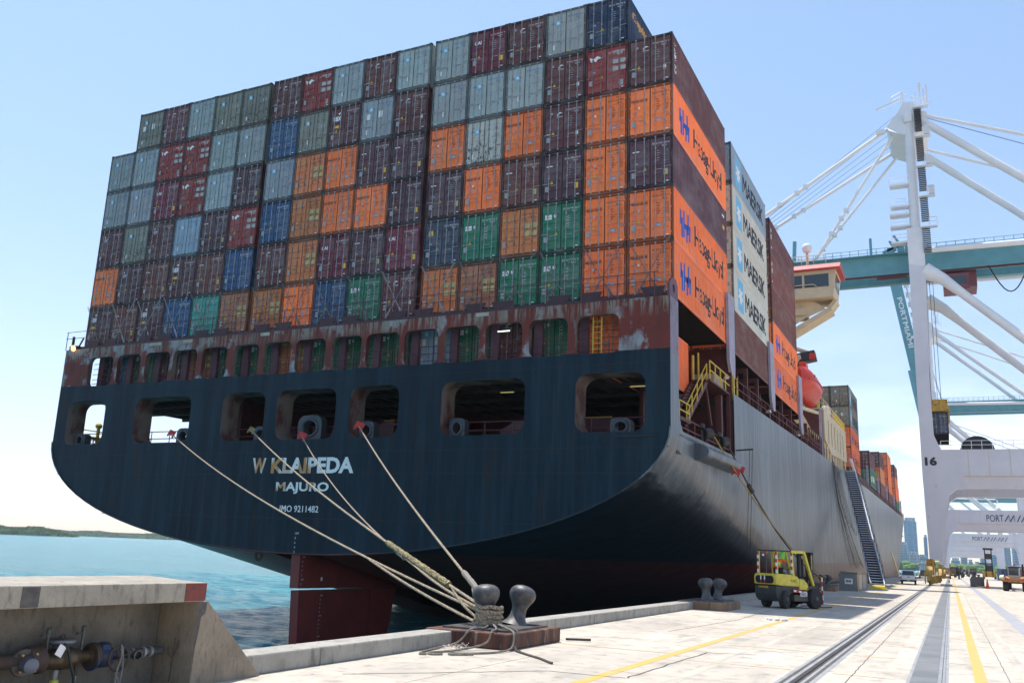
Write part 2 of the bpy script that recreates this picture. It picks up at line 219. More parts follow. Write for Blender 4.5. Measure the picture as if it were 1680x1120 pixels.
# ------------------------------------------------------------ mesh helpers
class MB:
    def __init__(s): s.v = []; s.f = []; s.m = []
    def face(s, pts, m=0):
        k = len(s.v); s.v += [tuple(p) for p in pts]; s.f.append(tuple(range(k, k + len(pts)))); s.m.append(m)
    def hexa(s, P, m=0):
        k = len(s.v); s.v += [tuple(p) for p in P]
        for q in ((0, 3, 2, 1), (4, 5, 6, 7), (0, 1, 5, 4), (1, 2, 6, 5), (2, 3, 7, 6), (3, 0, 4, 7)): s.f.append(tuple(k + i for i in q)); s.m.append(m)
    def box(s, x0, x1, y0, y1, z0, z1, m=0):
        s.hexa(((x0, y0, z0), (x1, y0, z0), (x1, y1, z0), (x0, y1, z0), (x0, y0, z1), (x1, y0, z1), (x1, y1, z1), (x0, y1, z1)), m)
    def beam(s, a, b, w, h, m=0, upv=(0, 0, 1)):
        a, b = Vector(a), Vector(b); d = (b - a).normalized(); u = Vector(upv)
        if abs(d.dot(u)) > .98: u = Vector((0, 1, 0))
        r = d.cross(u).normalized() * w / 2; t = r.cross(d).normalized() * h / 2
        s.hexa((a - r - t, a + r - t, b + r - t, b - r - t, a - r + t, a + r + t, b + r + t, b - r + t), m)
    def tube(s, pts, r, n=8, m=0, cap=True):
        pts = [Vector(p) for p in pts]; rr = r if isinstance(r, (list, tuple)) else [r] * len(pts); k0 = len(s.v); prev = None
        for i, p in enumerate(pts):
            d = (pts[min(i + 1, len(pts) - 1)] - pts[max(i - 1, 0)]).normalized()
            if prev is None: u = Vector((0, 0, 1)) if abs(d.z) < .9 else Vector((1, 0, 0)); a = d.cross(u).normalized()
            else: a = (prev - d * prev.dot(d)).normalized()
            prev = a; b = d.cross(a)
            for j in range(n):
                t = 2 * math.pi * j / n; s.v.append(tuple(p + (a * math.cos(t) + b * math.sin(t)) * rr[i]))
        for i in range(len(pts) - 1):
            for j in range(n): q = (j + 1) % n; s.f.append((k0 + i * n + j, k0 + i * n + q, k0 + (i + 1) * n + q, k0 + (i + 1) * n + j)); s.m.append(m)
        if cap:
            s.f.append(tuple(k0 + j for j in range(n))[::-1]); s.m.append(m); e = k0 + (len(pts) - 1) * n; s.f.append(tuple(e + j for j in range(n))); s.m.append(m)
    def lathe(s, prof, n=24, m=0, o=(0, 0, 0), axis=(0, 0, 1)):
        ax = Vector(axis).normalized(); a = ax.cross(Vector((0, 0, 1)) if abs(ax.z) < .9 else Vector((1, 0, 0))).normalized(); b = ax.cross(a); o = Vector(o); k = len(s.v)
        for r, h in prof:
            for j in range(n): t = 2 * math.pi * j / n; s.v.append(tuple(o + ax * h + (a * math.cos(t) + b * math.sin(t)) * r))
        for i in range(len(prof) - 1):
            for j in range(n): q = (j + 1) % n; s.f.append((k + i * n + j, k + i * n + q, k + (i + 1) * n + q, k + (i + 1) * n + j)); s.m.append(m)
        s.f.append(tuple(k + j for j in range(n))[::-1]); s.m.append(m); e = k + (len(prof) - 1) * n; s.f.append(tuple(e + j for j in range(n))); s.m.append(m)
    def prism(s, poly, f0, f1, m=0):
        k = len(s.v); n = len(poly); s.v += [tuple(f0(p)) for p in poly] + [tuple(f1(p)) for p in poly]
        s.f.append(tuple(range(k, k + n))[::-1]); s.m.append(m); s.f.append(tuple(range(k + n, k + 2 * n))); s.m.append(m)
        for i in range(n): j = (i + 1) % n; s.f.append((k + i, k + j, k + n + j, k + n + i)); s.m.append(m)
    def ext(s, vs, fs, fn, m=0):
        k = len(s.v); s.v += [tuple(fn(v)) for v in vs]; s.f += [tuple(k + i for i in f) for f in fs]; s.m += [m] * len(fs)
    def mesh(s, name, mats, smooth=False):
        me = bpy.data.meshes.new(name); me.from_pydata(s.v, [], s.f)
        for q in (mats if isinstance(mats, (list, tuple)) else [mats]): me.materials.append(MATS[q] if isinstance(q, str) else q)
        me.polygons.foreach_set('material_index', s.m); bm = bmesh.new(); bm.from_mesh(me); bmesh.ops.recalc_face_normals(bm, faces=bm.faces) if not getattr(s, 'keep', 0) else None
        if smooth:
            for f in bm.faces: f.smooth = True
            for e_ in bm.edges:
                if len(e_.link_faces) == 2 and e_.calc_face_angle(0) > R(38): e_.smooth = False
        bm.to_mesh(me); bm.free(); me.update(); return me
    def build(s, name, mats, parent=None, smooth=False, bevel=0):
        if parent and not getattr(s, 'keep', 0) and name not in ('chain_links',):
            first = None
            for q in s.pieces(): first = q.build1(name, mats, parent, smooth, bevel) if first is None else (q.build1(name, mats, parent, smooth, bevel), first)[1]
            return first
        return s.build1(name, mats, parent, smooth, bevel)
    def pieces(s):
        nf = len(s.f); par = {}
        def find(a):
            while par.setdefault(a, a) != a: par[a] = par[par[a]]; a = par[a]
            return a
        for f in s.f:
            r_ = find(f[0])
            for i in f[1:]: par[find(i)] = r_
        key = {}
        for i, v in enumerate(s.v):       # weld faces that share a corner
            k = (round(v[0], 3), round(v[1], 3), round(v[2], 3))
            if k in key: par[find(i)] = find(key[k])
            else: key[k] = i
        isl = {}
        for fi, f in enumerate(s.f): isl.setdefault(find(f[0]), []).append(fi)
        L = list(isl.values())
        if len(L) < 2 or len(L) > 260: return [s]
        bb = []
        for fs_ in L:
            P = [s.v[i] for fi in fs_ for i in s.f[fi]]; lo = [min(p[k] for p in P) for k in range(3)]; hi = [max(p[k] for p in P) for k in range(3)]; bb.append((lo, hi, max(hi[k] - lo[k] for k in range(3))))
        g = list(range(len(L)))
        def fg(a):
            while g[a] != a: g[a] = g[g[a]]; a = g[a]
            return a
        for i in range(len(L)):
            for j in range(i):
                d = math.sqrt(sum(max(0, bb[i][0][k] - bb[j][1][k], bb[j][0][k] - bb[i][1][k]) ** 2 for k in range(3)))
                if d <= max(.02, .5 * max(bb[i][2], bb[j][2])): g[fg(i)] = fg(j)
        C = {}
        for i in range(len(L)): C.setdefault(fg(i), []).extend(L[i])
        if len(C) < 2 or len(C) > 60: return [s]
        out = []
        for fl_ in C.values():
            q = MB(); mp_ = {}
            for fi in fl_:
                t = []
                for i in s.f[fi]:
                    if i not in mp_: mp_[i] = len(q.v); q.v.append(s.v[i])
                    t.append(mp_[i])
                q.f.append(tuple(t)); q.m.append(s.m[fi])
            out.append(q)
        return out
    def build1(s, name, mats, parent=None, smooth=False, bevel=0):
        o = bpy.data.objects.new(name, s.mesh(name, mats, smooth)); COL.objects.link(o)
        if parent: o.parent = parent
        if bevel: b_ = o.modifiers.new('bevel', 'BEVEL'); b_.width = bevel; b_.segments = 2; b_.limit_method = 'ANGLE'
        return o
def tag(o, label=None, cat=None, group=None, kind=None):
    if label: o['label'] = label
    if cat: o['category'] = cat
    if group: o['group'] = group
    if kind: o['kind'] = kind
    return o
def empty(name, loc=(0, 0, 0), rz=0, mat=None):
    o = bpy.data.objects.new(name, None); COL.objects.link(o); o.empty_display_size = .3
    o.matrix_world = (mat or Matrix.Identity(4)) @ Matrix.Translation(loc) @ Matrix.Rotation(rz, 4, 'Z'); return o
TXT = {}
def text_geo(s, bold=0.0):
    if (s, bold) in TXT: return TXT[(s, bold)]
    if bold and 'M' in s:      # the bold capital M is drawn here, the font's own fills in wrongly
        V, F = [], []
        for i, ch in enumerate(s):
            if ch == ' ': continue
            pre, own = raw_text(s[:i + 1], bold), raw_text(ch, bold); dx = max(v[0] for v in pre[0]) - max(v[0] for v in own[0]); k = len(V)
            if ch == 'M':
                xs = [v[0] for v in own[0]]; ys = [v[1] for v in own[0]]; x0, x1, y0, y1 = min(xs), max(xs), min(ys), max(ys); a = .23
                for q in (((0, 0), (a, 0), (a, .66), (a, 1), (0, 1)), ((1 - a, 0), (1, 0), (1, 1), (1 - a, 1), (1 - a, .66)), ((a, .66), (.46, .30), (.5, .30), (.5, .64), (a, 1)), ((.5, .30), (.54, .30), (1 - a, .66), (1 - a, 1), (.5, .64))):
                    n0 = len(V); V += [(dx + x0 + p[0] * (x1 - x0), y0 + p[1] * (y1 - y0), 0) for p in q]; F.append(tuple(range(n0, n0 + len(q))))
            else: V += [(v[0] + dx, v[1], 0) for v in own[0]]; F += [tuple(k + j for j in f) for f in own[1]]
    else: V, F = raw_text(s, bold)
    x0 = min(v[0] for v in V); x1 = max(v[0] for v in V); y0 = min(v[1] for v in V); y1 = max(v[1] for v in V)
    V = [((v[0] - x0) / (x1 - x0), (v[1] - y0) / (y1 - y0)) for v in V]; TXT[(s, bold)] = (V, F, (x1 - x0) / (y1 - y0)); return TXT[(s, bold)]
def raw_text(s, bold=0.0):
    c = bpy.data.curves.new('t', 'FONT'); c.body = s; c.size = 1; c.offset = bold; c.resolution_u = 3
    o = bpy.data.objects.new('t', c); COL.objects.link(o); dg = bpy.context.evaluated_depsgraph_get(); me = bpy.data.meshes.new_from_object(o.evaluated_get(dg))
    vs = [tuple(v.co) for v in me.vertices]; fs = [tuple(p.vertices) for p in me.polygons]; bpy.data.objects.remove(o); bpy.data.curves.remove(c); bpy.data.meshes.remove(me)
    return vs, fs
def put_text(mb, s, fn, w=None, h=1, m=0, bold=0.0):     # fn maps (u, v) in metres to a point
    vs, fs, asp = text_geo(s, bold); w = w or h * asp
    mb.keep = 1; mb.ext(vs, fs, lambda v: fn(v[0] * w, v[1] * h), m)
def plate_geo(outer, holes, thick):                       # outline with holes, extruded; returns verts (x, z, t) and faces
    c = bpy.data.curves.new('p', 'CURVE'); c.dimensions = '2D'; c.fill_mode = 'BOTH'; c.extrude = thick / 2
    for poly in [outer] + holes:
        sp_ = c.splines.new('POLY'); sp_.points.add(len(poly) - 1); sp_.use_cyclic_u = True
        for i, (x, z) in enumerate(poly): sp_.points[i].co = (x, z, 0, 1)
    o = bpy.data.objects.new('p', c); COL.objects.link(o); dg = bpy.context.evaluated_depsgraph_get(); me = bpy.data.meshes.new_from_object(o.evaluated_get(dg))
    vs = [tuple(v.co) for v in me.vertices]; fs = [tuple(q.vertices) for q in me.polygons]; bpy.data.objects.remove(o); bpy.data.curves.remove(c); bpy.data.meshes.remove(me)
    return vs, fs
def rrect(x0, x1, z0, z1, r, n=5):
    P = []
    for cx, cz, a0 in ((x1 - r, z1 - r, 0), (x0 + r, z1 - r, 90), (x0 + r, z0 + r, 180), (x1 - r, z0 + r, 270)):
        for i in range(n + 1): a = R(a0 + 90 * i / n); P.append((cx + r * math.cos(a), cz + r * math.sin(a)))
    return P
MS = Matrix(((1, .0057, -.0014, -11.4911), (-.0057, .9999, -.0095, 41.2216), (.0013, .0096, 1, 14.7001), (0, 0, 0, 1)))
SHIP = empty('container_ship', mat=MS)
tag(SHIP, 'huge dark blue container ship moored stern first along the quay, its hull rusty', 'ship')
def part(mb, name, mats, parent=None, **k): return mb.build(name, mats, parent or SHIP, **k)
# ============================================================ SETTING: quay, water
def slab(name, x0, x1, y0, y1, z0, z1, mat, kind='structure', **k):
    b = MB(); b.box(x0, x1, y0, y1, z0, z1); o = b.build(name, mat, **k); return tag(o, kind=kind)
slab('quay_apron', -9.5, 900, -60, 1300, -6, 0, 'apron_concrete')
slab('quay_edge', -10.12, -9.52, -60, 1300, -6, -.02, 'kerb_concrete')
b = MB(); NX, NY = 230, 300; X0, X1_, Y0_, Y1_ = -125, -9.7, -6, 130
def wave(x, y):
    e_ = min(1, (x - X0) / 25, (Y1_ - y) / 25, (y - Y0_ + 4) / 8); u_ = x * .35 + y * 1.05; v_ = x * .9 - y * .3
    return max(0, e_) * 1.45 * (.11 * noise.noise(Vector((u_ * .42, v_ * .16, 1))) + .075 * noise.noise(Vector((u_ * .95, v_ * .40, 5))) + .035 * noise.noise(Vector((u_ * 2.1, v_ * 1.0, 9))))
for i in range(NY + 1):
    y = Y0_ + (Y1_ - Y0_) * (i / NY) ** 1.5
    for j in range(NX + 1):
        x = X1_ + (X0 - X1_) * (j / NX) ** 1.4; b.v.append((x, y, -3.4 + wave(x, y)))
for i in range(NY):
    for j in range(NX): a = i * (NX + 1) + j; b.f.append((a, a + NX + 1, a + NX + 2, a + 1)); b.m.append(0)
for q in (((-7000, -3000), (X0, -3000), (X0, 7000), (-7000, 7000)), ((X0, -3000), (X1_, -3000), (X1_, Y0_), (X0, Y0_)), ((X0, Y1_), (X1_, Y1_), (X1_, 7000), (X0, 7000)), ((X1_, 1290), (6000, 1290), (6000, 7000), (X1_, 7000))): b.face([(x, y, -3.4) for x, y in q])
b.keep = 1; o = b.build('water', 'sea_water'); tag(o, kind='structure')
for f in o.data.polygons: f.use_smooth = True
# kerb in lengths between the bollard plates
KS = [(9.75, 12.6), (12.62, 17.1), (19.7, 22.6), (22.62, 25.5), (25.52, 29.3), (29.32, 33.1), (33.12, 37.0), (39.2, 48), (48.02, 57), (57.02, 66), (66.02, 75.0), (78.2, 97), (97.02, 118.2), (120.6, 160), (160.02, 240), (240.02, 400)]
b = MB()
for a, c in KS: b.box(-10.1, -9.5, a, c, -.01, .29)
o = b.build('kerb', 'kerb_concrete', bevel=.03); tag(o, kind='structure')
def strip(name, x0, x1, y0, y1, mat, z=.004):
    b = MB(); b.face(((x0, y0, z), (x1, y0, z), (x1, y1, z), (x0, y1, z))); return tag(b.build(name, mat), kind='structure')
strip('painted_line_quayside', -5.48, -5.27, 4, 140, 'line_yellow')
strip('painted_line_landside', .27, .48, 4, 420, 'line_yellow')
b = MB()
for i in range(14):
    y = 18.3 + i * 4.05; x0 = -4.9; b.face(((x0, y, .005), (-2.85, y, .005), (-2.85, y + .09, .005), (x0, y + .09, .005)))
    b.face(((-2.1, y, .005), (-1.2, y, .005), (-1.2, y + .09, .005), (-2.1, y + .09, .005)))
    b.face(((-.15, y, .005), (.22, y, .005), (.22, y + .09, .005), (-.15, y + .09, .005)))
    if i % 2 == 0: b.face(((-8.4, y + 1, .005), (-5.5, y + 1, .005), (-5.5, y + 1.09, .005), (-8.4, y + 1.09, .005)))
tag(b.build('painted_line_cross', 'line_thin'), kind='structure')
# crane rail: groove edges, rail head
strip('rail_bed', -2.80, -2.20, 2, 420, 'trench_edge', .004)
b = MB(); b.box(-2.72, -2.66, 2, 420, .001, .010); b.box(-2.35, -2.29, 2, 420, .001, .010); b.box(-2.58, -2.42, 2, 420, .001, .008)
tag(b.build('rail_groove', 'joint_dark'), kind='structure')
b = MB(); b.box(-2.535, -2.465, 2, 420, .002, .035); tag(b.build('crane_rail', 'rail_steel'), kind='structure')
strip('cable_trench_edge', -.84, -.16, 2, 420, 'trench_edge', .003)
b = MB(); b.box(-.78, -.34, 2, 420, .001, .010); tag(b.build('cable_trench', 'trench_grey'), kind='structure')
b = MB(); b.box(-.325, -.27, 2, 420, .001, .03); b.box(-.24, -.215, 2, 420, .001, .02); tag(b.build('cable_trench_lip', 'galv'), kind='structure')
for i, (xa, xb, ya, yb) in enumerate(((-9.5, -2.9, 12.2, 18.9), (-9.5, -2.9, 24.2, 30.2), (.6, 4.5, 9.8, 15.6), (4.65, 12, 17.7, 23.8), (-9.5, -2.9, 48.7, 61), (.6, 4.5, 30, 42), (4.65, 14, 42.1, 54.2), (-2.1, -1.25, 20, 40))): strip('slab_panel', xa, xb, ya, yb, 'slab_tone', .0012)
for i, (xa, ya, xb, yb) in enumerate(((3.2, 8, 3.5, 60), (5.0, 10, 4.8, 90), (-4.4, 8, -4.2, 34), (-6.2, 22, -4.6, 46), (1.1, 10, 1.0, 70), (6.4, 20, 6.0, 120))):
    b = MB(); b.face(((xa, ya, .0026), (xa + .22, ya, .0026), (xb + .22, yb, .0026), (xb, yb, .0026))); tag(b.build('tyre_track', 'tyre_mark'), kind='structure')
strip('grey_band', 2.0, 2.55, 2, 420, 'band_grey')
# slab joints and cracks
b = MB()
def crack(pts, w_=.018, jit=.03, seed=0):
    rnd = random.Random(seed); P = []
    for (xa, ya), (xb, yb) in zip(pts, pts[1:]):
        k = max(2, int(math.hypot(xb - xa, yb - ya) / .25))
        for i in range(k): t = i / k; P.append((xa + (xb - xa) * t + rnd.uniform(-jit, jit), ya + (yb - ya) * t + rnd.uniform(-jit, jit)))
    P.append(pts[-1])
    for (xa, ya), (xb, yb) in zip(P, P[1:]):
        d = math.hypot(xb - xa, yb - ya) or 1; nx, ny = -(yb - ya) / d * w_, (xb - xa) / d * w_
        b.face(((xa - nx, ya - ny, .006), (xb - nx, yb - ny, .006), (xb + nx, yb + ny, .006), (xa + nx, ya + ny, .006)))
crack([(-8.6, 12.0), (-6.3, 14.73), (-4.95, 14.83)], .015, .03, 1); crack([(-4.95, 14.83), (-4.88, 20.1), (-3.9, 20.6)], .016, .03, 2)
crack([(-7.1, 25), (-6.7, 32), (-7.0, 40)], .012, .02, 3); crack([(-1.75, 6), (-1.78, 60)], .007, .012, 4); crack([(.85, 8), (.9, 90)], .006, .008, 5)
for i in range(12):
    y = 9.5 + i * 6.1; crack([(-9.4, y), (-2.9, y + .02)], .005, .006, 10 + i); crack([(.6, y + 2), (12, y + 2)], .005, .006, 40 + i)
crack([(4.6, 8), (4.6, 200)], .005, .006, 90); crack([(-7.4, 4), (-7.4, 17)], .005, .006, 91)
tag(b.build('slab_joints', 'joint_dark'), kind='structure')
# ============================================================ SHIP (ship frame: x to starboard side 0.3, y forward, z from the foot of the first tier)
XC, B = -20.9, 21.2
YT, YI = -1.66, -.25
def hb(y, z):
    if z >= -6.8: v = B
    else:
        t = (-6.8 - z) / 6.5; yf = YT + 30 * t; r = (yf - y) / 30
        if r <= 0: v = B
        elif r >= 1: v = 0
        else: v = B * (1 - r * r) ** (.5 if t < 1.3 else min(.85, .5 + .5 * (t - 1.3)))
    q = max(0, min(1, (z + 17) / 15)); ys = 163 + q * 48.6; L = 110 - q * 55
    if y > ys: s_ = (y - ys) / L; v *= max(0, 1 - s_ * s_)
    return v
def ztop(y): return -3.02 + .0125 * (y - 12) if y < 50 else (-2.55 + (y - 50) * .007 if y < 100 else (-2.2 if y < 215 else -2.2 + (y - 215) * .035))
def zbot(y):
    t = 1 + (y - YT) / 30; return max(-20, -6.8 - 6.5 * t)
b = MB(); ST = [-1.6, -.9, -.26] + [i * 1.0 for i in range(1, 12)] + [11.9] + [13 + i * 2 for i in range(20)] + list(range(56, 160, 8)) + list(range(160, 266, 5)) + [266.4]
NZ = 30; rows = []
for y in ST:
    zb = zbot(y) + .02; row = []
    for i in range(NZ + 1):
        a = i / NZ; z = zb + (-6.8 - zb) * (1 - math.cos(a * math.pi / 2)) if zb < -6.8 else zb
        row.append((hb(y, z), z))
    row.append((hb(y, -7.07) if y < 11.85 else hb(y, -5), -7.07 + .27 if y > 11.85 else -6.79)); rows.append(row)
n_ = len(rows[0]); k = 0
for sgn in (1, -1):
    base = len(b.v)
    for y, row in zip(ST, rows): b.v += [(XC + sgn * h, y, z) for h, z in row]
    for i in range(len(ST) - 1):
        for j in range(n_ - 1):
            q = [base + i * n_ + j, base + (i + 1) * n_ + j, base + (i + 1) * n_ + j + 1, base + i * n_ + j + 1]
            b.f.append(tuple(q if sgn > 0 else q[::-1])); b.m.append(0)
# upper side strakes from y=11.9 forward
S2 = [y for y in ST if y >= 11.9]
for sgn in (1, -1):
    for ya, yb in zip(S2, S2[1:]):
        zs = [-6.8, -5.2, -3.8]
        for q in range(3):
            def P(y, q): z = -6.8 + (ztop(y) + 6.8) * q / 3; return (XC + sgn * hb(y, z), y, z)
            F = (P(ya, q), P(yb, q), P(yb, q + 1), P(ya, q + 1)); b.face(F if sgn > 0 else F[::-1])
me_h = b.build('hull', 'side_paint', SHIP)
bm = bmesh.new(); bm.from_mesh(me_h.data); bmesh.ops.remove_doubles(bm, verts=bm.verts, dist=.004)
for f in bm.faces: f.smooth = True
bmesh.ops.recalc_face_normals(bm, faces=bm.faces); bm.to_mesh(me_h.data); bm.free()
# thin plate seams on the side (weld lines)
b = MB()
for y in (19, 27, 38.5, 50, 64, 80, 97, 115): b.box(.3, .306, y, y + .05, -7 if y < 30 else -9, ztop(y) - .02)
for z, y0, y1 in ((-5.6, 12, 210), (-8.6, 20, 190)): b.box(.3, .307, y0, y1, z, z + .05)
part(b, 'weld_seam', 'hull_grey')
# transom block with its tunnels
OUT = [(-42.1 + .0, -.5), (-42.1, -3.0), (-42.1, -6.8)]
def tz(h): return -13.3
arc = []
for i in range(41):
    a = math.pi * i / 40; c_, s_ = math.cos(a), math.sin(a)
    arc.append((XC - B * (abs(c_) ** (1 / 1.02)) * (1 if c_ > 0 else -1), -6.8 - 6.5 * abs(s_) ** 1.0))
OUT = [(-42.1, -.52)] + arc + [(.3, -.52)]
UP = [(-39.63, -37.31), (-36.9, -34.79), (-34.35, -32.2), (-31.92, -29.86), (-29.44, -27.4), (-26.88, -24.9), (-24.57, -22.43), (-22.11, -19.95), (-19.54, -17.43), (-17.14, -14.93), (-14.6, -12.45), (-12.1, -9.97), (-9.59, -7.47), (-7.06, -4.95), (-4.54, -2.25)]
LOW = [(-41.0, -37.45), (-34.7, -29.9), (-27.3, -24.03), (-23.1, -18.9), (-17.91, -14.72), (-12.05, -7.2), (-4.47, -.92)]
ZS = -3.24
b = MB(); k = 0
for out_, hol, th_ in (([(-42.1, ZS)] + arc + [(.3, ZS)], [rrect(a, c_, -7.0, -4.14, .62, 7) for a, c_ in LOW], YI - YT), ([(-42.1, -.52), (-42.1, ZS), (.3, ZS), (.3, -.52)], [rrect(a, c_, -3.14, -1.2, .38) for a, c_ in UP], .30)):
    vs, fs = plate_geo(out_, hol, th_); k = len(b.v); b.v += [(x, YT + th_ / 2 - t, z) for x, z, t in vs]; b.f += [tuple(k + i for i in f) for f in fs]; b.m += [0] * len(fs)
for x0_ in (-42.1, -.0): b.box(x0_, x0_ + .3, YT + .30, YI, ZS, -.52)
b.keep = 1; tr = b.build('transom', ['transom_paint', 'tunnel_rust', 'side_paint', 'pillar_side'], SHIP)
for f in tr.data.polygons:
    nrm = f.normal; c = f.center
    if abs(nrm.y) < .5: f.material_index = 2 if (c.x > .25 or c.x < -42.05 or c.z < -7.2) else 1
    if abs(nrm.y) < .5 and c.x > .25 and c.z > -3.3: f.material_index = 3
# knuckle lip round the foot of the transom
b = MB(); b.tube([(x, YT - .03, z) for x, z in arc], .05, 6); part(b, 'transom_lip', 'side_paint')
b = MB(); b.tube([(-2.4, YT - .04, -7.25), (-.4, YT - .04, -7.22)], .035, 5); part(b, 'rubbing_bar', 'dark_steel')
b = MB(); b.keep = 1
for z, x0_, x1_ in ((-7.75, -41.9, .2), (-8.95, -41.2, -24.8), (-8.95, -17.0, -.6), (-11.4, -36.5, -6.5), (-3.72, -42, .2)): b.box(x0_, x1_, YT - .008, YT, z, z + .035)
for x, z0_, z1_ in ((-36, -11.2, -3.8), (-28.6, -12.7, -3.8), (-13.4, -12.8, -3.8), (-6.0, -11.2, -3.8), (-20.9, -13.1, -11.5)): b.box(x, x + .035, YT - .008, YT, z0_, z1_)
part(b, 'weld_seam', 'seam_dark') if 'seam_dark' in MATS else (pm('seam_dark', (.004, .008, .012), rough=.7), part(b, 'weld_seam', 'seam_dark'))
# lettering on the stern
b = MB()
def TS(x0, z0, off=-.012): return lambda u, v: (x0 + u, YT + off, z0 + v)
put_text(b, 'W', TS(-24.5, -8.91), 1.0, .88, bold=.04); put_text(b, 'KLAIPEDA', TS(-23.1, -8.91), 5.75, .88, bold=.04)
put_text(b, 'MAJURO', TS(-22.62, -10.05), 3.7, .65, bold=.03)
part(b, 'name_lettering', 'name_white')
b = MB(); put_text(b, 'IMO 9211482', TS(-22.2, -11.05), 2.7, .36, bold=.01)
for i, t_ in enumerate(('15M', '8', '6', '4', '2')): put_text(b, t_, TS(-20.95, -12.25 - i * .25), None, .11)
part(b, 'draught_marks', 'ink_white')
# rudder and horn
def rud(poly, hw, mat, name):
    b = MB(); b.prism(poly, lambda p: (XC - hw, p[0], p[1]), lambda p: (XC + hw, p[0], p[1])); return part(b, name, mat)
pm('rudder_red', (.22, .030, .026), (.15, .022, .02), .8, .5, bmp=.05)
rud([(-1.5, -13.2), (8.6, -13.0), (9.3, -15.3), (8.2, -15.25), (-1.45, -15.12)], .30, 'rudder_red', 'rudder_horn')
rud([(-1.35, -15.24), (5.3, -15.33), (5.35, -22), (-.9, -22)], .27, 'rudder_red', 'rudder')
rud([(5.5, -15.3), (8.2, -15.3), (6.6, -22), (5.5, -22)], .30, 'rudder_red', 'rudder_post')
b = MB()
for i, t_ in enumerate(('13M', '8', '6', '4', '2', '12M', '8')): put_text(b, t_, lambda u, v, i=i: (XC + .315, -1.3 + u, -13.5 - i * .24 + v), None, .1)
for i, t_ in enumerate(('12M', '8', '6', '4', '2', '11M', '8', '6', '4', '2', '10M', '8', '6')): put_text(b, t_, lambda u, v, i=i: (XC + .285, .55 + u, -15.6 - i * .22 + v), None, .1)
b.box(XC + .30, XC + .315, .45, .6, -14.75, -14.55)
part(b, 'rudder_marks', 'ink_white')
b = MB(); b.tube([(-23.9 + .20 * math.cos(R(a)), -1.1, -13.50 + .24 * math.sin(R(a))) for a in range(0, 361, 30)], .07, 6); part(b, 'towing_eye', 'rust_iron')
# decks and bulkheads inside the stern
b = MB(); b.box(-42.0, .2, YI, 12.2, -7.9, -7.5); part(b, 'mooring_deck', 'dark_steel')
b = MB(); b.box(-40.9, -1.7, YI + .01, 12.0, -3.72, -3.42); b.box(-42.05, .25, 12.0, 95, -3.72, -3.42); part(b, 'deck_plating', 'dark_steel')
b = MB()
for i in range(37): x = -40.8 + i * 1.08; b.box(x, x + .1, 0, 12, -3.95, -3.72)
for y in (2, 5, 8): b.box(-40.8, -1.8, y, y + .15, -4.15, -3.95)
part(b, 'deck_beam', 'dark_steel')
b = MB(); b.box(-42.0, .2, 12.0, 12.2, -7.5, -3.73); b.box(-42, .18, 11.95, 12.1, -3.42, -.6); part(b, 'bulkhead', 'maroon_steel')
b = MB(); b.box(-29, -28.7, 1.5, 12, -7.5, -3.8); b.box(-17.2, -16.9, 6, 12, -7.5, -3.8); b.box(-3.2, -3.0, 4.5, 12, -7.5, -3.8); part(b, 'longitudinal_bulkhead', 'maroon_steel')
# rounded foot of the side opening, both sides
for s_, nm in ((.0, 1), (-42.1, -1)):
    b = MB(); poly = [(-.25, -3.9)] + [(-.25 + 1.5 * (1 - math.sin(R(a))), -7.0 + 1.4 - 1.4 * math.cos(R(a)) ) for a in range(90, -1, -10)] + [(1.25, -7.09), (-.25, -7.09)]
    x0 = .0 if nm > 0 else -42.1; b.prism(poly, lambda p: (x0, p[0], p[1]), lambda p: (x0 + .3, p[0], p[1])); part(b, 'opening_bracket', 'side_paint')
    b = MB(); b.box(x0 + .02, x0 + .30, -.25, 11.92, -7.12, -6.95); part(b, 'bulwark_sill', 'side_paint')
# pillars behind the upper windows, window rails, ladder
for i, (a, c_) in enumerate(UP):
    b = MB(); b.box(a - .15, a + .32, YT + .9, YT + 1.15, -3.42, -.6); part(b, 'window_pillar', 'purple_steel')
b = MB()
for i, (a, c_) in enumerate(UP):
    for z in ((-2.85, -2.45, -2.05) if i not in (0, 14) else (-2.9, -2.6, -2.25, -1.9, -1.55)): b.tube([(a - .1, YT + .5, z), (c_ + .1, YT + .5, z)], .022, 5)
    for x in (a + .75, a + 1.6): b.tube([(x, YT + .5, -3.2), (x, YT + .5, -2.05)], .025, 5)
part(b, 'window_railing', 'rail_maroon')
b = MB()
for x in (-3.75, -3.3): b.tube([(x, YT + .4, -3.2), (x, YT + .4, -1.0)], .03, 5, 0)
for i in range(8): b.tube([(-3.75, YT + .4, -3.1 + i * .28), (-3.3, YT + .4, -3.1 + i * .28)], .022, 5, 0)
part(b, 'window_ladder', 'yellow_paint')
b = MB()
for a, c_ in LOW:
    for z in (-6.15, -6.6): b.tube([(a - .2, YI - .2, z), (c_ + .2, YI - .2, z)], .03, 5)
    k = max(2, int((c_ - a) / 1.3))
    for i in range(k): x = a + .4 + i * (c_ - a) / k; b.tube([(x, YI - .2, -7.1), (x, YI - .2, -6.15)], .03, 5)
part(b, 'mooring_railing', 'rail_maroon')
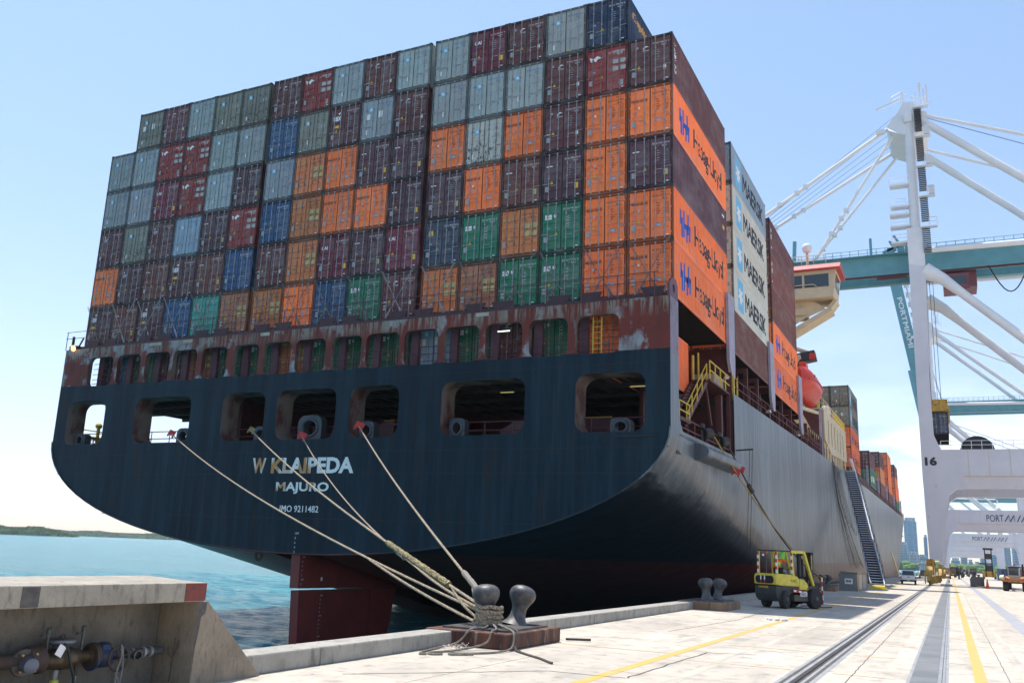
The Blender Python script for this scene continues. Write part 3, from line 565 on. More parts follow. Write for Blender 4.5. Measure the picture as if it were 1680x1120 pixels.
# fairleads
def fairlead(x, z, w_, h_, y=YI - .55, rot=0):
    b = MB(); out = rrect(-w_ / 2, w_ / 2, 0, h_, min(w_, h_) * .3, 4); hole = rrect(-w_ * .26, w_ * .26, h_ * .32, h_ * .8, min(w_, h_) * .2, 4)
    vs, fs = plate_geo(out, [hole], .5); b.v = [(x + p[0], y - p[2], z + p[1]) for p in vs]; b.f = list(fs); b.m = [0] * len(fs)
    ring = [(x + w_ * .33 * math.cos(R(a)), y - .25, z + h_ * .56 + h_ * .3 * math.sin(R(a))) for a in range(0, 361, 20)]; b.tube(ring, .09, 7)
    part(b, 'fairlead', 'fairlead_paint', smooth=True)
pm('fairlead_paint', (.045, .065, .085), (.03, .04, .05), 3, .5, c3=(.10, .06, .04), s3=5)
for x, w_, h_ in ((-40.25, .95, 1.0), (-30.9, 1.15, 1.15), (-24.7, 1.0, 1.1), (-21.1, 1.7, 1.65), (-17.15, 1.0, 1.2), (-11.4, .95, 1.2), (-2.35, 1.05, .95)): fairlead(x, -7.2, w_, h_)
# winches and lockers on the mooring deck
def winch(x0, x1, y0, h_, mat='winch_maroon'):
    b = MB(); b.prism([(x0, -7.5), (x1, -7.5), (x1, -7.5 + h_), (x0 + .9, -7.5 + h_), (x0, -7.5 + h_ - .5)], lambda p: (p[0], y0, p[1]), lambda p: (p[0], y0 + 1.2, p[1]))
    w_ = part(b, 'winch', mat); c = MB(); c.lathe([(.22, 0), (.22, .06), (.15, .06), (.15, .1)], 16, 0, ((x0 + x1) / 2 + .3, y0, -6.8), (0, -1, 0)); c.lathe([(.16, 0), (.16, .06)], 14, 0, (x0 + .7, y0, -6.75), (0, -1, 0)); c.build('winch_cap', 'maroon_steel', w_)
    c = MB(); c.box(x0 + .9, x1, y0 - .02, y0 + .1, -7.5 + h_, -7.46 + h_); c.build('winch_trim', 'yellow_paint', w_)
pm('winch_maroon', (.11, .045, .06), (.08, .03, .04), 3, .5)
winch(-10.2, -7.4, 1.6, 1.65); winch(-6.5, -4.0, 2.2, 1.8); winch(-27.5, -26, 3.2, 1.6); winch(-20, -18.4, 3.5, 2.2)
b = MB(); b.box(-1.75, -1.15, .3, .8, -7.5, -6.75); b.box(-22.9, -22.4, .3, .8, -7.5, -6.8); b.box(-16.7, -16.0, .6, 1.1, -7.5, -6.7); part(b, 'deck_locker', 'locker_yellow') if 'locker_yellow' in MATS else (pm('locker_yellow', (.45, .5, .05), rough=.5), part(b, 'deck_locker', 'locker_yellow'))
for x in (-2.6, -10, -16.2, -20.8, -25.2): b = MB(); b.box(x, x + .8, 1.1, 1.16, -4.36, -4.31); part(b, 'lamp_tube', 'lamp_lit')
b = MB(); b.box(-9.2, -8.5, YT + .6, YT + .66, -1.5, -1.45); part(b, 'lamp_tube', 'lamp_white') if 'lamp_white' in MATS else (pm('lamp_white', (.9, 1, .9), rough=.3, emit=1.2), part(b, 'lamp_tube', 'lamp_white'))
# port side yellow platform seen through the first opening
b = MB()
for y in (1.6, 4.6): b.tube([(-41.9, y, -7.0), (-41.9, y, -5.4)], .12, 8); b.lathe([(.2, 0), (.24, .2), (.15, .32)], 12, 0, (-41.9, y, -5.45))
b.beam((-41.9, .3, -6.2), (-41.9, 6.3, -6.2), .2, .2); b.tube([(-41.9, .3, -5.7), (-41.9, 6.3, -5.7)], .04, 6)
part(b, 'roller_stand', 'yellow_paint')
b = MB()
for i in range(8): b.tube([(-42.0, i * 1.4, -7.0), (-42.0, i * 1.4, -6.1)], .04, 5)
for z in (-6.15, -6.55): b.tube([(-42.0, 0, z), (-42.0, 11.8, z)], .035, 5)
part(b, 'side_railing', 'rail_maroon')
# top of the transom: girder, walkway rail, gusset plates, lashing rods
b = MB(); b.box(-42.0, -1.4, YI - .9, YI - .2, -.52, -.30); b.box(-42.0, -1.0, YI - .3, YI + .1, -.6, -.02); part(b, 'lashing_girder', 'purple_dark') if 'purple_dark' in MATS else (pm('purple_dark', (.045, .02, .028), (.07, .03, .035), 2, .6), part(b, 'lashing_girder', 'purple_dark'))
b = MB()
for i in range(17):
    x = -42.6 + 2.505 * i; b.prism([(x + .45, -.3), (x + 1.1, -.3), (x + 1.45, .35), (x + .1, .35)] if i % 2 else [(x + 1.3, -.3), (x + 1.9, -.3), (x + 2.25, .35), (x + .95, .35)], lambda p: (p[0], YI - .25, p[1]), lambda p: (p[0], YI - .2, p[1]))
part(b, 'gusset_plate', 'purple_dark')
b = MB()
for z in (.3, .75): b.tube([(-42.4, YT + .1, z), (-.3, YT + .1, z)], .022, 5)
for i in range(23): x = -42.3 + i * 1.9; b.tube([(x, YT + .1, -.52), (x, YT + .1, .75)], .028, 5)
part(b, 'stern_railing', 'rail_maroon')
b = MB()
for x, w_ in ((-31.2, .8), (-34.2, 1.1), (-10.2, .75), (-24.9, .7)): b.box(x, x + w_, YT - .02, YT + .15, -.75, -.55)
part(b, 'fender_block', 'pale_shed')
COLX = []
x = 0.0
for k in range(17):
    if k in (6, 11): x -= .25
    COLX.append(x - 1.219); x -= 2.475
for k in range(17):
    xc = COLX[k]; y = -.28
    for s_ in (-1, 1):
        for dx in (0, .09):
            b = MB(); p0 = Vector((xc + s_ * (1.13 - dx), y, 2.95)); p1 = Vector((xc - s_ * (.75 - dx), y, -.1)); b.tube([p0, p1], .014, 5)
            d = (p1 - p0).normalized(); a_ = p0 + d * 2.55; b.tube([a_, a_ + d * .75], .035, 6); part(b, 'lashing_rod', 'galv' if k in (6, 13, 15, 14, 5) else 'galv_rust')
# horn lamp on the port corner
b = MB(); b.box(-42.05, -41.3, -1.5, -1.0, -.5, -.2); b.tube([(-42.0, -1.3, -.3), (-42.0, -1.3, .5)], .09, 8); b.tube([(-41.4, -1.3, -.3), (-41.0, -1.3, .35)], .06, 6); part(b, 'winch_stand', 'dark_steel')
b = MB(); b.lathe([(.05, 0), (.2, .1), (.2, .16)], 12, 0, (-41.15, -1.75, -.45), (0, -1, -.3)); part(b, 'deck_lamp', 'lamp_orange') if 'lamp_orange' in MATS else (pm('lamp_orange', (1, .45, .15), rough=.3, emit=2.5), part(b, 'deck_lamp', 'lamp_orange'))
# top corner of the starboard pillar
b = MB(); vs, fs = plate_geo([(-1.66, -.55), (-.25, -.55), (-.25, .25), (-.6, .55), (-1.3, .45), (-1.66, .1)], [rrect(-1.15, -.75, -.2, .2, .12, 4)], .12)
b.v = [(.22 - p[2], p[0], p[1]) for p in vs]; b.f = list(fs); b.m = [0] * len(fs); part(b, 'corner_bracket', 'purple_steel')
# ------------------------------------------------------------ starboard side between transom and the full bulwark
b = MB(); b.box(-.1, .1, 11.6, 11.95, -7, -3.0); b.box(-.35, .0, 9.9, 10.2, -7.5, -3.42); part(b, 'side_pillar', 'maroon_steel')
b = MB(); b.prism([(7.0, -7.0), (8.9, -7.0), (8.9, -5.2), (7.0, -5.2)], lambda p: (-3.0, p[0], p[1]), lambda p: (-2.95, p[0], p[1])); part(b, 'side_door', 'maroon_steel')
b = MB(); b.box(-2.9, -2.85, 6.5, 9.2, -4.95, -4.85); part(b, 'lamp_tube', 'lamp_lit')
b = MB(); b.beam((-.2, 2.5, -6.2), (-.2, 7.2, -3.1), .12, .3); b.beam((-1.0, 2.5, -6.2), (-1.0, 7.2, -3.1), .12, .3); b.beam((-.3, 7.4, -3.3), (-.3, 8.6, -5.4), .12, .15); b.beam((-.3, 11, -3.3), (-.3, 11.4, -5.4), .12, .15)
for i in range(13): t = i / 13; y = 2.6 + 4.6 * t; z = -6.1 + 3.1 * t; b.box(-1.0, -.2, y, y + .2, z, z + .03)
part(b, 'side_stair', 'maroon_steel')
b = MB()
def rail(b, pts, hh=1.0, r=.03, n=None):
    for h_ in (hh, hh * .5): b.tube([(p[0], p[1], p[2] + h_) for p in pts], r, 6)
    for i in range(len(pts) - 1):
        a, c = Vector(pts[i]), Vector(pts[i + 1]); k = max(1, int((c - a).length / 1.2))
        for j in range(k + 1): q = a.lerp(c, j / k); b.tube([q, q + Vector((0, 0, hh))], r, 5)
rail(b, [(.05, 7.0, -3.0), (.05, 12.1, -3.05)], 1.05, .04); rail(b, [(-.1, 2.6, -6.1), (-.1, 6.9, -3.1)], .95, .035); rail(b, [(.1, .5, -6.1), (.1, 2.4, -6.1)], .9, .035)
b.tube([(-.9, 7.0, -3.0), (-.9, 7.0, -1.6)], .08, 6); b.tube([(-.9, 8.2, -3.0), (-.9, 8.2, -1.2)], .06, 6)
part(b, 'side_stair_railing', 'yellow_paint')
b = MB(); b.box(-1.6, .1, 6.9, 12.0, -3.12, -3.02); b.box(-1.2, .15, .2, 2.5, -6.15, -6.05); part(b, 'side_platform', 'maroon_steel')
b = MB(); b.box(-1.4, -.2, 9.0, 11.4, -3.0, -2.3); part(b, 'deck_box', 'pale_shed')
b = MB(); put_text(b, '4', lambda u, v: (-.19, 9.6 + u, -2.85 + v), .3, .4); part(b, 'deck_box_number', 'ink_red')
b = MB(); rail(b, [(.12, .6, -7.0), (.12, 11.4, -7.0)], 1.0, .035)
part(b, 'mooring_side_railing', 'rail_maroon')
# roller fairleads and the half round fender on the side
for y in (4.6, 8.4):
    b = MB(); b.tube([(.15, y, -7.0), (.15, y, -6.2)], .10, 8); b.tube([(.15, y + .8, -7.0), (.15, y + .8, -6.2)], .10, 8); b.lathe([(.24, -.05), (.3, .02), (.3, .5), (.2, .62)], 14, 0, (.25, y + .1, -6.35), (.35, .75, .1)); b.lathe([(.18, 0), (.2, .16), (.1, .24)], 12, 0, (.15, y, -6.05)); part(b, 'roller_fairlead', 'dark_steel', smooth=True)
b = MB(); prof = [(.0 + .75 * math.sin(R(a)), -7.5 + .42 * math.cos(R(a))) for a in range(0, 181, 15)]
b.prism([(p[0] + .25, p[1]) for p in prof], lambda p: (p[0], 2.7, p[1]), lambda p: (p[0], 10.4, p[1])); part(b, 'side_fender', 'side_paint', smooth=True)
b = MB(); b.beam((.3, 12.3, -6.4), (1.3, 12.3, -6.35), .1, .08); part(b, 'fender_boom', 'dark_steel')
# deck edge structure under the bays: cross beams, stanchions, lavender lashing bridge legs, walkway rail
BAY = [0, 13.95, 27.95]
for y in (12.15, 26.1, 40.2):
    b = MB(); b.prism([(-1.05, 3.2), (-.95, -1.0), (-.3, -1.9), (.55, -1.9), (.62, -1.3), (.62, 3.3)], lambda p: (.0, y + p[0], p[1]) if False else (.02, y + .25 + p[0], p[1]), lambda p: (.20, y + .25 + p[0], p[1])); part(b, 'lashing_bridge_leg', 'lavender_steel')
    b = MB(); b.box(-42.4, .02, y - .05, y + .2, -.6, -.15); b.box(-42.4, 0, y - .1, y + .3, -1.6, -1.2); part(b, 'hatch_beam', 'maroon_steel')
    b = MB(); b.box(-.25, .0, y + .4, y + .7, 3.0, 3.5); part(b, 'leg_cap', 'yellow_paint')
    b = MB(); b.lathe([(.14, 0), (.2, -.12), (.2, -.2)], 10, 0, (-.15, y - .1, -1.9)); part(b, 'flood_lamp', 'tape_white')
for y in (17.8, 21.5, 31.5, 36, 45, 49.5):
    b = MB(); b.box(-.3, -.05, y, y + .25, -3.4, -.3); b.box(-3.0, -.05, y - .02, y + .27, -.6, -.3); part(b, 'deck_stanchion', 'maroon_steel')
for y in [16.0 + i * 4.1 for i in range(10)]:
    b = MB(); b.box(-6, -1.2, y, y + .5, -3.4, -.25); part(b, 'hatch_coaming_stay', 'maroon_steel')
b = MB(); b.box(-40.2, -2.6, 12.3, 42, -3.4, -.3); part(b, 'hatch_coaming', 'maroon_steel')
b = MB(); b.box(-42.2, .0, 12.25, 100, -3.4, -3.2); part(b, 'side_deck', 'maroon_steel')
b = MB(); pts = [(.15, y, ztop(y)) for y in (12.4, 20, 28, 36, 44, 52, 58)]
for h_ in (1.1, .6): b.tube([(p[0], p[1], p[2] + h_) for p in pts], .028, 6)
for i in range(31): y = 12.5 + i * 1.5; b.tube([(.15, y, ztop(y) - .1), (.15, y, ztop(y) + 1.1)], .028, 5)
part(b, 'deck_railing', 'rail_maroon')
b = MB(); b.box(.0, .24, 12.3, 12.5, ztop(12) - .4, ztop(12) + 1.3); b.tube([(.1, 13.8, ztop(13)), (.1, 13.8, ztop(13) + 1.3)], .06, 6); part(b, 'rail_post', 'yellow_paint')
# forward coaming and rail
b = MB()
for y0, y1 in ((84, 104), (104, 128), (128, 152), (152, 178), (178, 203), (203, 232)):
    xx = XC + hb(y1, -2) - .5; b.box(2 * XC - xx, xx, y0, y1 - .2, -3, -.75 - .35 * (y0 > 104))
part(b, 'forward_coaming', 'maroon_steel')
b = MB()
for y in range(84, 230, 2): x_ = XC + hb(y, -2) - .1; b.box(x_ - .05, x_, y, y + .08, ztop(y) - .1, ztop(y) + 1.1)
for ya, yb in zip(range(84, 226, 6), range(90, 232, 6)):
    for h_ in (1.05, .55): b.tube([(XC + hb(ya, -2) - .08, ya, ztop(ya) + h_), (XC + hb(yb, -2) - .08, yb, ztop(yb) + h_)], .04, 5)
part(b, 'forward_railing', 'rail_maroon')
for y in (98.6, 113.5, 126.5, 137, 151, 160, 174, 185, 198, 212):
    b = MB(); xx = XC + hb(y, -2) - .45; b.box(xx - .3, xx, y - .25, y + .25, -2.5, 2.2); part(b, 'lashing_bridge_leg', 'lavender_steel')
# ------------------------------------------------------------ accommodation, bridge wing, house
b = MB(); b.box(-3.4, .15, 54, 55.4, -3.2, 2.4); b.box(-9, -3.4, 52.5, 55.4, -3.2, 2.6); part(b, 'deck_house', 'maroon_steel')
b = MB(); b.box(-.05, .2, 53.96, 54.2, -3.2, 2.4); part(b, 'deck_house_corner', 'lavender_steel')
b = MB(); rail(b, [(.1, 45.5, -2.6), (.1, 53.8, -2.5)], 1.9, .05); b.box(-2.5, .1, 45.4, 45.6, -.8, -.6); part(b, 'deck_frame', 'rail_maroon')
# beige colonnade on the side: plate with slots, columns below
vs, fs = plate_geo([(56, 2.7), (56, -.4), (61.5, -1.5), (77, -.9), (77, 2.9)], [[(y, 2.0), (y, -.6), (y + .7, -.6), (y + .7, 2.0)] for y in (59, 61.8, 64.6, 67.4, 70.2, 73.2)], .25)
b = MB(); b.v = [(.1 - p[2], p[0], p[1]) for p in vs]; b.f = list(fs); b.m = [0] * len(fs); hs_ = part(b, 'house_side', 'beige_paint')
b = MB(); b.box(-8, -.3, 56, 77, -3, 2.6); b.box(-8, .2, 55.6, 77.3, 2.62, 2.8); b.build('house_wall', 'beige_shade' if 'beige_shade' in MATS else 'beige_paint', hs_)
b = MB()
for i in range(9): y = 56.3 + i * 2.45; b.tube([(.05, y, ztop(y)), (.05, y, -.9)], .16, 8)
b.build('house_column', 'beige_paint', hs_)
b = MB(); rail(b, [(.1, 55.7, 2.8), (.1, 66, 2.8)], 1.1, .035); rail(b, [(-3.5, 55.7, 2.8), (.1, 55.7, 2.8)], 1.1, .035); b.build('house_railing', 'beige_paint', hs_)
b = MB(); rail(b, [(.1, 66, 2.8), (.1, 77, 2.8)], 1.1, .06); b.tube([(-.8, 60, 2.8), (-.8, 60, 4.6)], .15, 8); b.box(-3.5, -1.2, 62, 63, 4.5, 4.7); b.build('house_fittings', 'yellow_paint', hs_)
b = MB(); b.lathe([(.5, 0), (.55, .5), (.5, .9), (.3, 1.15)], 14, 0, (-.6, 64.5, 3.2)); b.build('house_vent', 'white_paint', hs_, smooth=True)
b = MB(); b.box(-38, -6, 57, 74, -3, 14.3); b.box(-34, -8, 56, 72, 14.3, 19.5); part(b, 'accommodation_block', 'beige_paint')
# bridge wing
Y0, Y1, Z0, Z1 = 57, 61.5, 15.2, 18.6
b = MB(); b.prism([(Y0, Z0), (Y1, Z0), (Y1 + .3, Z1 - .3), (Y0 + .05, Z1 - .3)], lambda p: (-30, p[0], p[1]), lambda p: (1.6 + (p[1] - Z0) * .12, p[0], p[1])); wing = part(b, 'bridge_wing', 'beige_paint')
b = MB(); b.prism([(Y0 - .5, Z1 - .32), (Y1 + .5, Z1 - .30), (Y1 + .5, Z1 + .35), (Y0 + .4, Z1 + .50), (Y0 - .5, Z1 - .20)], lambda p: (-30, p[0], p[1]), lambda p: (2.45, p[0], p[1])); b.build('wing_roof', ['roof_red'], wing)
for xa, xb_ in ((-9.6, -6.9), (-6.6, -3.9), (-3.6, -1.6), (-1.35, 1.2)):
    b = MB(); b.prism([(Y0 - .02, Z0 + 1.2), (Y0 - .02 + .02, Z1 - .75), (Y0 + .08, Z1 - .75), (Y0 + .06, Z0 + 1.2)], lambda p: (xa, p[0], p[1]), lambda p: (xb_, p[0], p[1])); b.build('wing_window', 'glass_dark', wing)
for ya, yb in ((Y0 + .5, Y0 + 1.6), (Y0 + 1.9, Y0 + 3.0), (Y0 + 3.2, Y0 + 4.2)):
    b = MB(); b.prism([(ya, Z0 + 1.2), (yb, Z0 + 1.2), (yb, Z1 - .7), (ya, Z1 - .7)], lambda p: (1.55 + (p[1] - Z0) * .12, p[0], p[1]), lambda p: (1.63 + (p[1] - Z0) * .12, p[0], p[1])); b.build('wing_window', 'glass_dark', wing)
b = MB(); b.tube([(-9, Y0 - .25, Z0 + 1.45), (-.4, Y0 - .25, Z0 + 1.45), (-.1, Y0, Z0 + 1.3)], .05, 6); b.build('wing_grab_rail', 'beige_paint', wing)
b = MB(); b.beam((1.2, 59.5, 14.2), (-7, 59.5, 9.6), 2.6, .5); b.box(-30, -1.5, 58, 61, 13.6, 14.4); b.beam((1.0, 59.5, 14.3), (1.7, 59.5, 15.2), 2.4, .4)
b.prism([(-4.5, 15.2), (-.6, 15.2), (.6, 14.2), (-1.8, 13.2), (-7.5, 9.6), (-9, 9.6)], lambda p: (p[0], 58.3, p[1]), lambda p: (p[0], 58.4, p[1])); b.build('wing_bracket', 'beige_paint', wing)
b = MB(); rail(b, [(-12, Y0 + .8, Z1 + .7), (.9, Y0 + .8, Z1 + .7)], 1.0, .04); b.tube([(-7.2, 59, Z1 + .7), (-7.2, 59, Z1 + 6.5)], .04, 5); b.tube([(-4.4, 59, Z1 + .7), (-4.4, 59, Z1 + 4.5)], .03, 5); b.box(-7.0, -6.3, 58.8, 59.3, Z1 + .7, Z1 + 1.8); b.tube([(-1.2, 59, Z1 + .6), (-1.2, 59, Z1 + 2.4)], .16, 8)
b.build('wing_mast', 'beige_paint', wing)
b = MB(); b.lathe([(.1, -.55), (.42, -.4), (.58, 0), (.5, .35), (.28, .55), (.05, .6)], 16, 0, (-1.2, 59, Z1 + 3.0)); b.build('wing_radome', 'white_paint', wing, smooth=True)
# dark provision crane beam
b = MB(); b.beam((-8, 58, 7.6), (-.6, 58, 8.9), 1.2, 1.1); pc = part(b, 'stores_crane', 'dark_steel'); b = MB(); b.tube([(-6, 58, 11.2), (-1.2, 58, 9.2)], .22, 8); b.build('crane_jib', 'beige_paint', pc); b = MB(); b.box(-1.2, -.6, 57.35, 57.45, 8.4, 9.1); b.build('crane_lamp', 'boat_orange', pc)
# lifeboat davit
b = MB(); b.beam((-3.0, 46, 1.6), (-.9, 46, 6.2), .35, .55); b.beam((-3.2, 46, -.6), (-2.6, 46, 3.2), .5, .7); b.beam((-1.0, 45.9, 6.2), (-.5, 45.9, 6.3), .3, .4)
b.beam((-3.0, 53, 1.6), (-.9, 53, 6.2), .35, .55); b.beam((-2.8, 46, 2.2), (-.5, 47.5, .2), .2, .3); b.beam((-2.6, 46.5, 2.2), (-.8, 52, -.6), .25, .3); b.beam((-1.0, 47, 1.6), (.0, 52.6, 1.8), .25, .3); b.box(-3.4, 0, 45.2, 54, -.8, -.55)
for y in (47.5, 49.5, 51.5): b.tube([(-.4, y, -.55), (-1.6, y, 2)], .12, 6)
part(b, 'boat_davit', 'beige_paint')
b = MB(); b.tube([(-.75, 46, 6.2), (-.75, 46.2, 4.6)], .05, 5); b.tube([(-.75, 53, 6.2), (-.75, 52.6, 5)], .05, 5); part(b, 'davit_wire', 'dark_steel')
lb = empty('lifeboat', mat=MS @ Matrix.Translation((-.6, 49.4, 3.9)) @ Matrix.Rotation(R(-3), 4, 'X'))
tag(lb, 'bright orange enclosed lifeboat hanging from beige davits below the bridge wing', 'lifeboat')
def boat_sec(y):
    t = y / 4.1; wv = (1 - abs(t) ** 3.2) ** .6; return wv
b = MB(); secs = []
for i in range(13):
    y = -4.05 + i * 8.1 / 12; k = max(.12, boat_sec(y)); W = 1.45 * k
    secs.append([(x * W, y, z) for x, z in ((0, -1.35 - .1 * k), (.45, -1.2), (.9, -.55), (1.0, 0), (.98, .15), (.8, .75), (.55, 1.15 * (.6 + .4 * k) + .1), (.28, 1.55 * (.6 + .4 * k)), (0, 1.6 * (.6 + .4 * k)))])
for s_ in secs: b.v += s_ + [(-p[0], p[1], p[2]) for p in s_[-2:0:-1]]
nn = len(secs[0]) * 2 - 2
for i in range(12):
    for j in range(nn): q = (j + 1) % nn; b.f.append((i * nn + j, (i + 1) * nn + j, (i + 1) * nn + q, i * nn + q)); b.m.append(0)
b.f.append(tuple(range(nn))); b.m.append(0); b.f.append(tuple(range(12 * nn, 13 * nn))[::-1]); b.m.append(0)
b.build('boat_hull', 'boat_orange', lb, smooth=True)
b = MB(); b.tube([(1.47 * boat_sec(-4 + i * .5) , -4 + i * .5, .05) for i in range(1, 16)], .07, 6); b.tube([(-1.47 * boat_sec(-4 + i * .5) , -4 + i * .5, .05) for i in range(1, 16)], .07, 6); b.build('fender_line', 'roof_red', lb)
b = MB(); b.box(-.45, .45, -2.6, -1.2, 1.45, 1.95); b.build('conning_hatch', 'boat_orange', lb, bevel=.06)
b = MB()
for y in (-2.2, -1, .2, 1.4): b.box(1.14, 1.2, y, y + .5, .45, .72)
for x in (-.6, .1): b.box(x, x + .45, -3.6, -3.5, .5, .75)
b.build('boat_window', 'glass_dark', lb)
# ============================================================ CONTAINERS
L_, H_, W_ = 12.192, 2.896, 2.438
hw = W_ / 2
b = MB()   # body: 0 paint, 1 gasket, 2 casting
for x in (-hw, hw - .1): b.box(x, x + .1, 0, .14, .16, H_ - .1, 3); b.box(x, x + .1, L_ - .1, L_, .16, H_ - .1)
for s_ in (-1, 1):
    x0, x1 = (hw - .06, hw - .004) if s_ > 0 else (-hw + .004, -hw + .06)
    b.box(x0, x1, .14, L_ - .1, .0, .17); b.box(x0, x1, .14, L_ - .1, H_ - .09, H_ - .005)
    P = []; y = .14; n = 42; pw_ = (L_ - .24) / n
    for i in range(n): P += [(y, 0), (y + pw_ * .3, 0), (y + pw_ * .5, 1), (y + pw_ * .8, 1)]; y += pw_
    P.append((L_ - .1, 0))
    for (ya, a), (yb, c_) in zip(P, P[1:]):
        xa, xb = s_ * (hw - .012 - a * .036), s_ * (hw - .012 - c_ * .036); b.face(((xa, ya, .17), (xb, yb, .17), (xb, yb, H_ - .09), (xa, ya, H_ - .09)))
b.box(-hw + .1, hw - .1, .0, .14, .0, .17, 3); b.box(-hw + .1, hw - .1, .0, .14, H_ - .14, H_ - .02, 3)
b.box(-hw + .1, hw - .1, L_ - .1, L_ - .02, .0, H_ - .02)
b.box(-hw + .06, hw - .06, .14, L_ - .1, H_ - .05, H_ - .03); b.box(-hw + .06, hw - .06, .14, L_ - .1, .13, .15, 1)
for i in range(26): y = .3 + i * .45; b.box(-hw + .06, hw - .06, y, y + .05, .02, .128, 1)
b.box(-hw + .1, hw - .1, .06, .08, .17, H_ - .14, 1); b.box(-.02, .02, .015, .05, .17, H_ - .14, 1)
for x in (-hw - .003, hw - .172):
    for y in (-.006, L_ - .16):
        for z in (-.008, H_ - .118): b.box(x, x + .175, y, y + .166, z, z + .126, 2)
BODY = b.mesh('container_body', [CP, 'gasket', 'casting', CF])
def door_mesh(style, s_):
    b = MB(); x0, x1 = (.03, 1.085) if s_ > 0 else (-1.085, -.03); z0, z1 = .205, H_ - .175
    if style == 'flat':
        b.box(x0, x1, .03, .055, z0, z1)
        for z in (z0, .95, 1.55, 2.1, z1 - .03): b.box(x0, x1, .008, .03, z, z + .03)
        for x in (x0, (x0 + x1) / 2, x1 - .04): b.box(x, x + .04, .006, .03, z0, z1)
    else:
        zs = []; z = z0; n = 5; pit = (z1 - z0) / n
        for i in range(n): zs += [(z, 0), (z + pit * .52, 0), (z + pit * .60, 1), (z + pit * .92, 1)]; z += pit
        zs.append((z1, 0)); m_ = .09
        for (za, a), (zb, c_) in zip(zs, zs[1:]): b.face(((x0 + m_, .010 + a * .042, za), (x1 - m_, .010 + a * .042, za), (x1 - m_, .010 + c_ * .042, zb), (x0 + m_, .010 + c_ * .042, zb)))
        b.box(x0, x0 + m_, .010, .05, z0, z1); b.box(x1 - m_, x1, .010, .05, z0, z1)
    for z in (.35, 1.0, 1.7, 2.4): xh = x1 if s_ > 0 else x0; b.box(xh - .02, xh + .04, -.01, .03, z, z + .09)
    return b.mesh('door', [CP, 'gasket'])
DOOR = {(st, s_): door_mesh(st, s_) for st in ('ribbed', 'flat') for s_ in (-1, 1)}
def rod_mesh(s_):
    b = MB()
    for x in (.30, .78): x *= s_; b.tube([(x, -.035, .1), (x, -.035, H_ - .07)], .023, 6); 
    for x in (.30, .78):
        x *= s_
        for z in (.12, .75, 1.35, 2.1, H_ - .14): b.box(x - .045, x + .045, -.05, .008, z, z + .06)
        b.box(min(x, x + s_ * .36), max(x, x + s_ * .36), -.055, -.035, .92 + (.12 if x * s_ > .5 else 0), .95 + (.12 if x * s_ > .5 else 0))
    return b
RODS = {(s_, m_): rod_mesh(s_).mesh('locking_rod', m_) for s_ in (-1, 1) for m_ in ('galv', 'galv_rust')}
INK = ['ink_white', 'ink_dark', 'ink_blue', 'ink_sky', 'ink_yellow', 'ink_pale', 'ink_red', 'ink_grey', 'ink_gold', 'ink_dull']
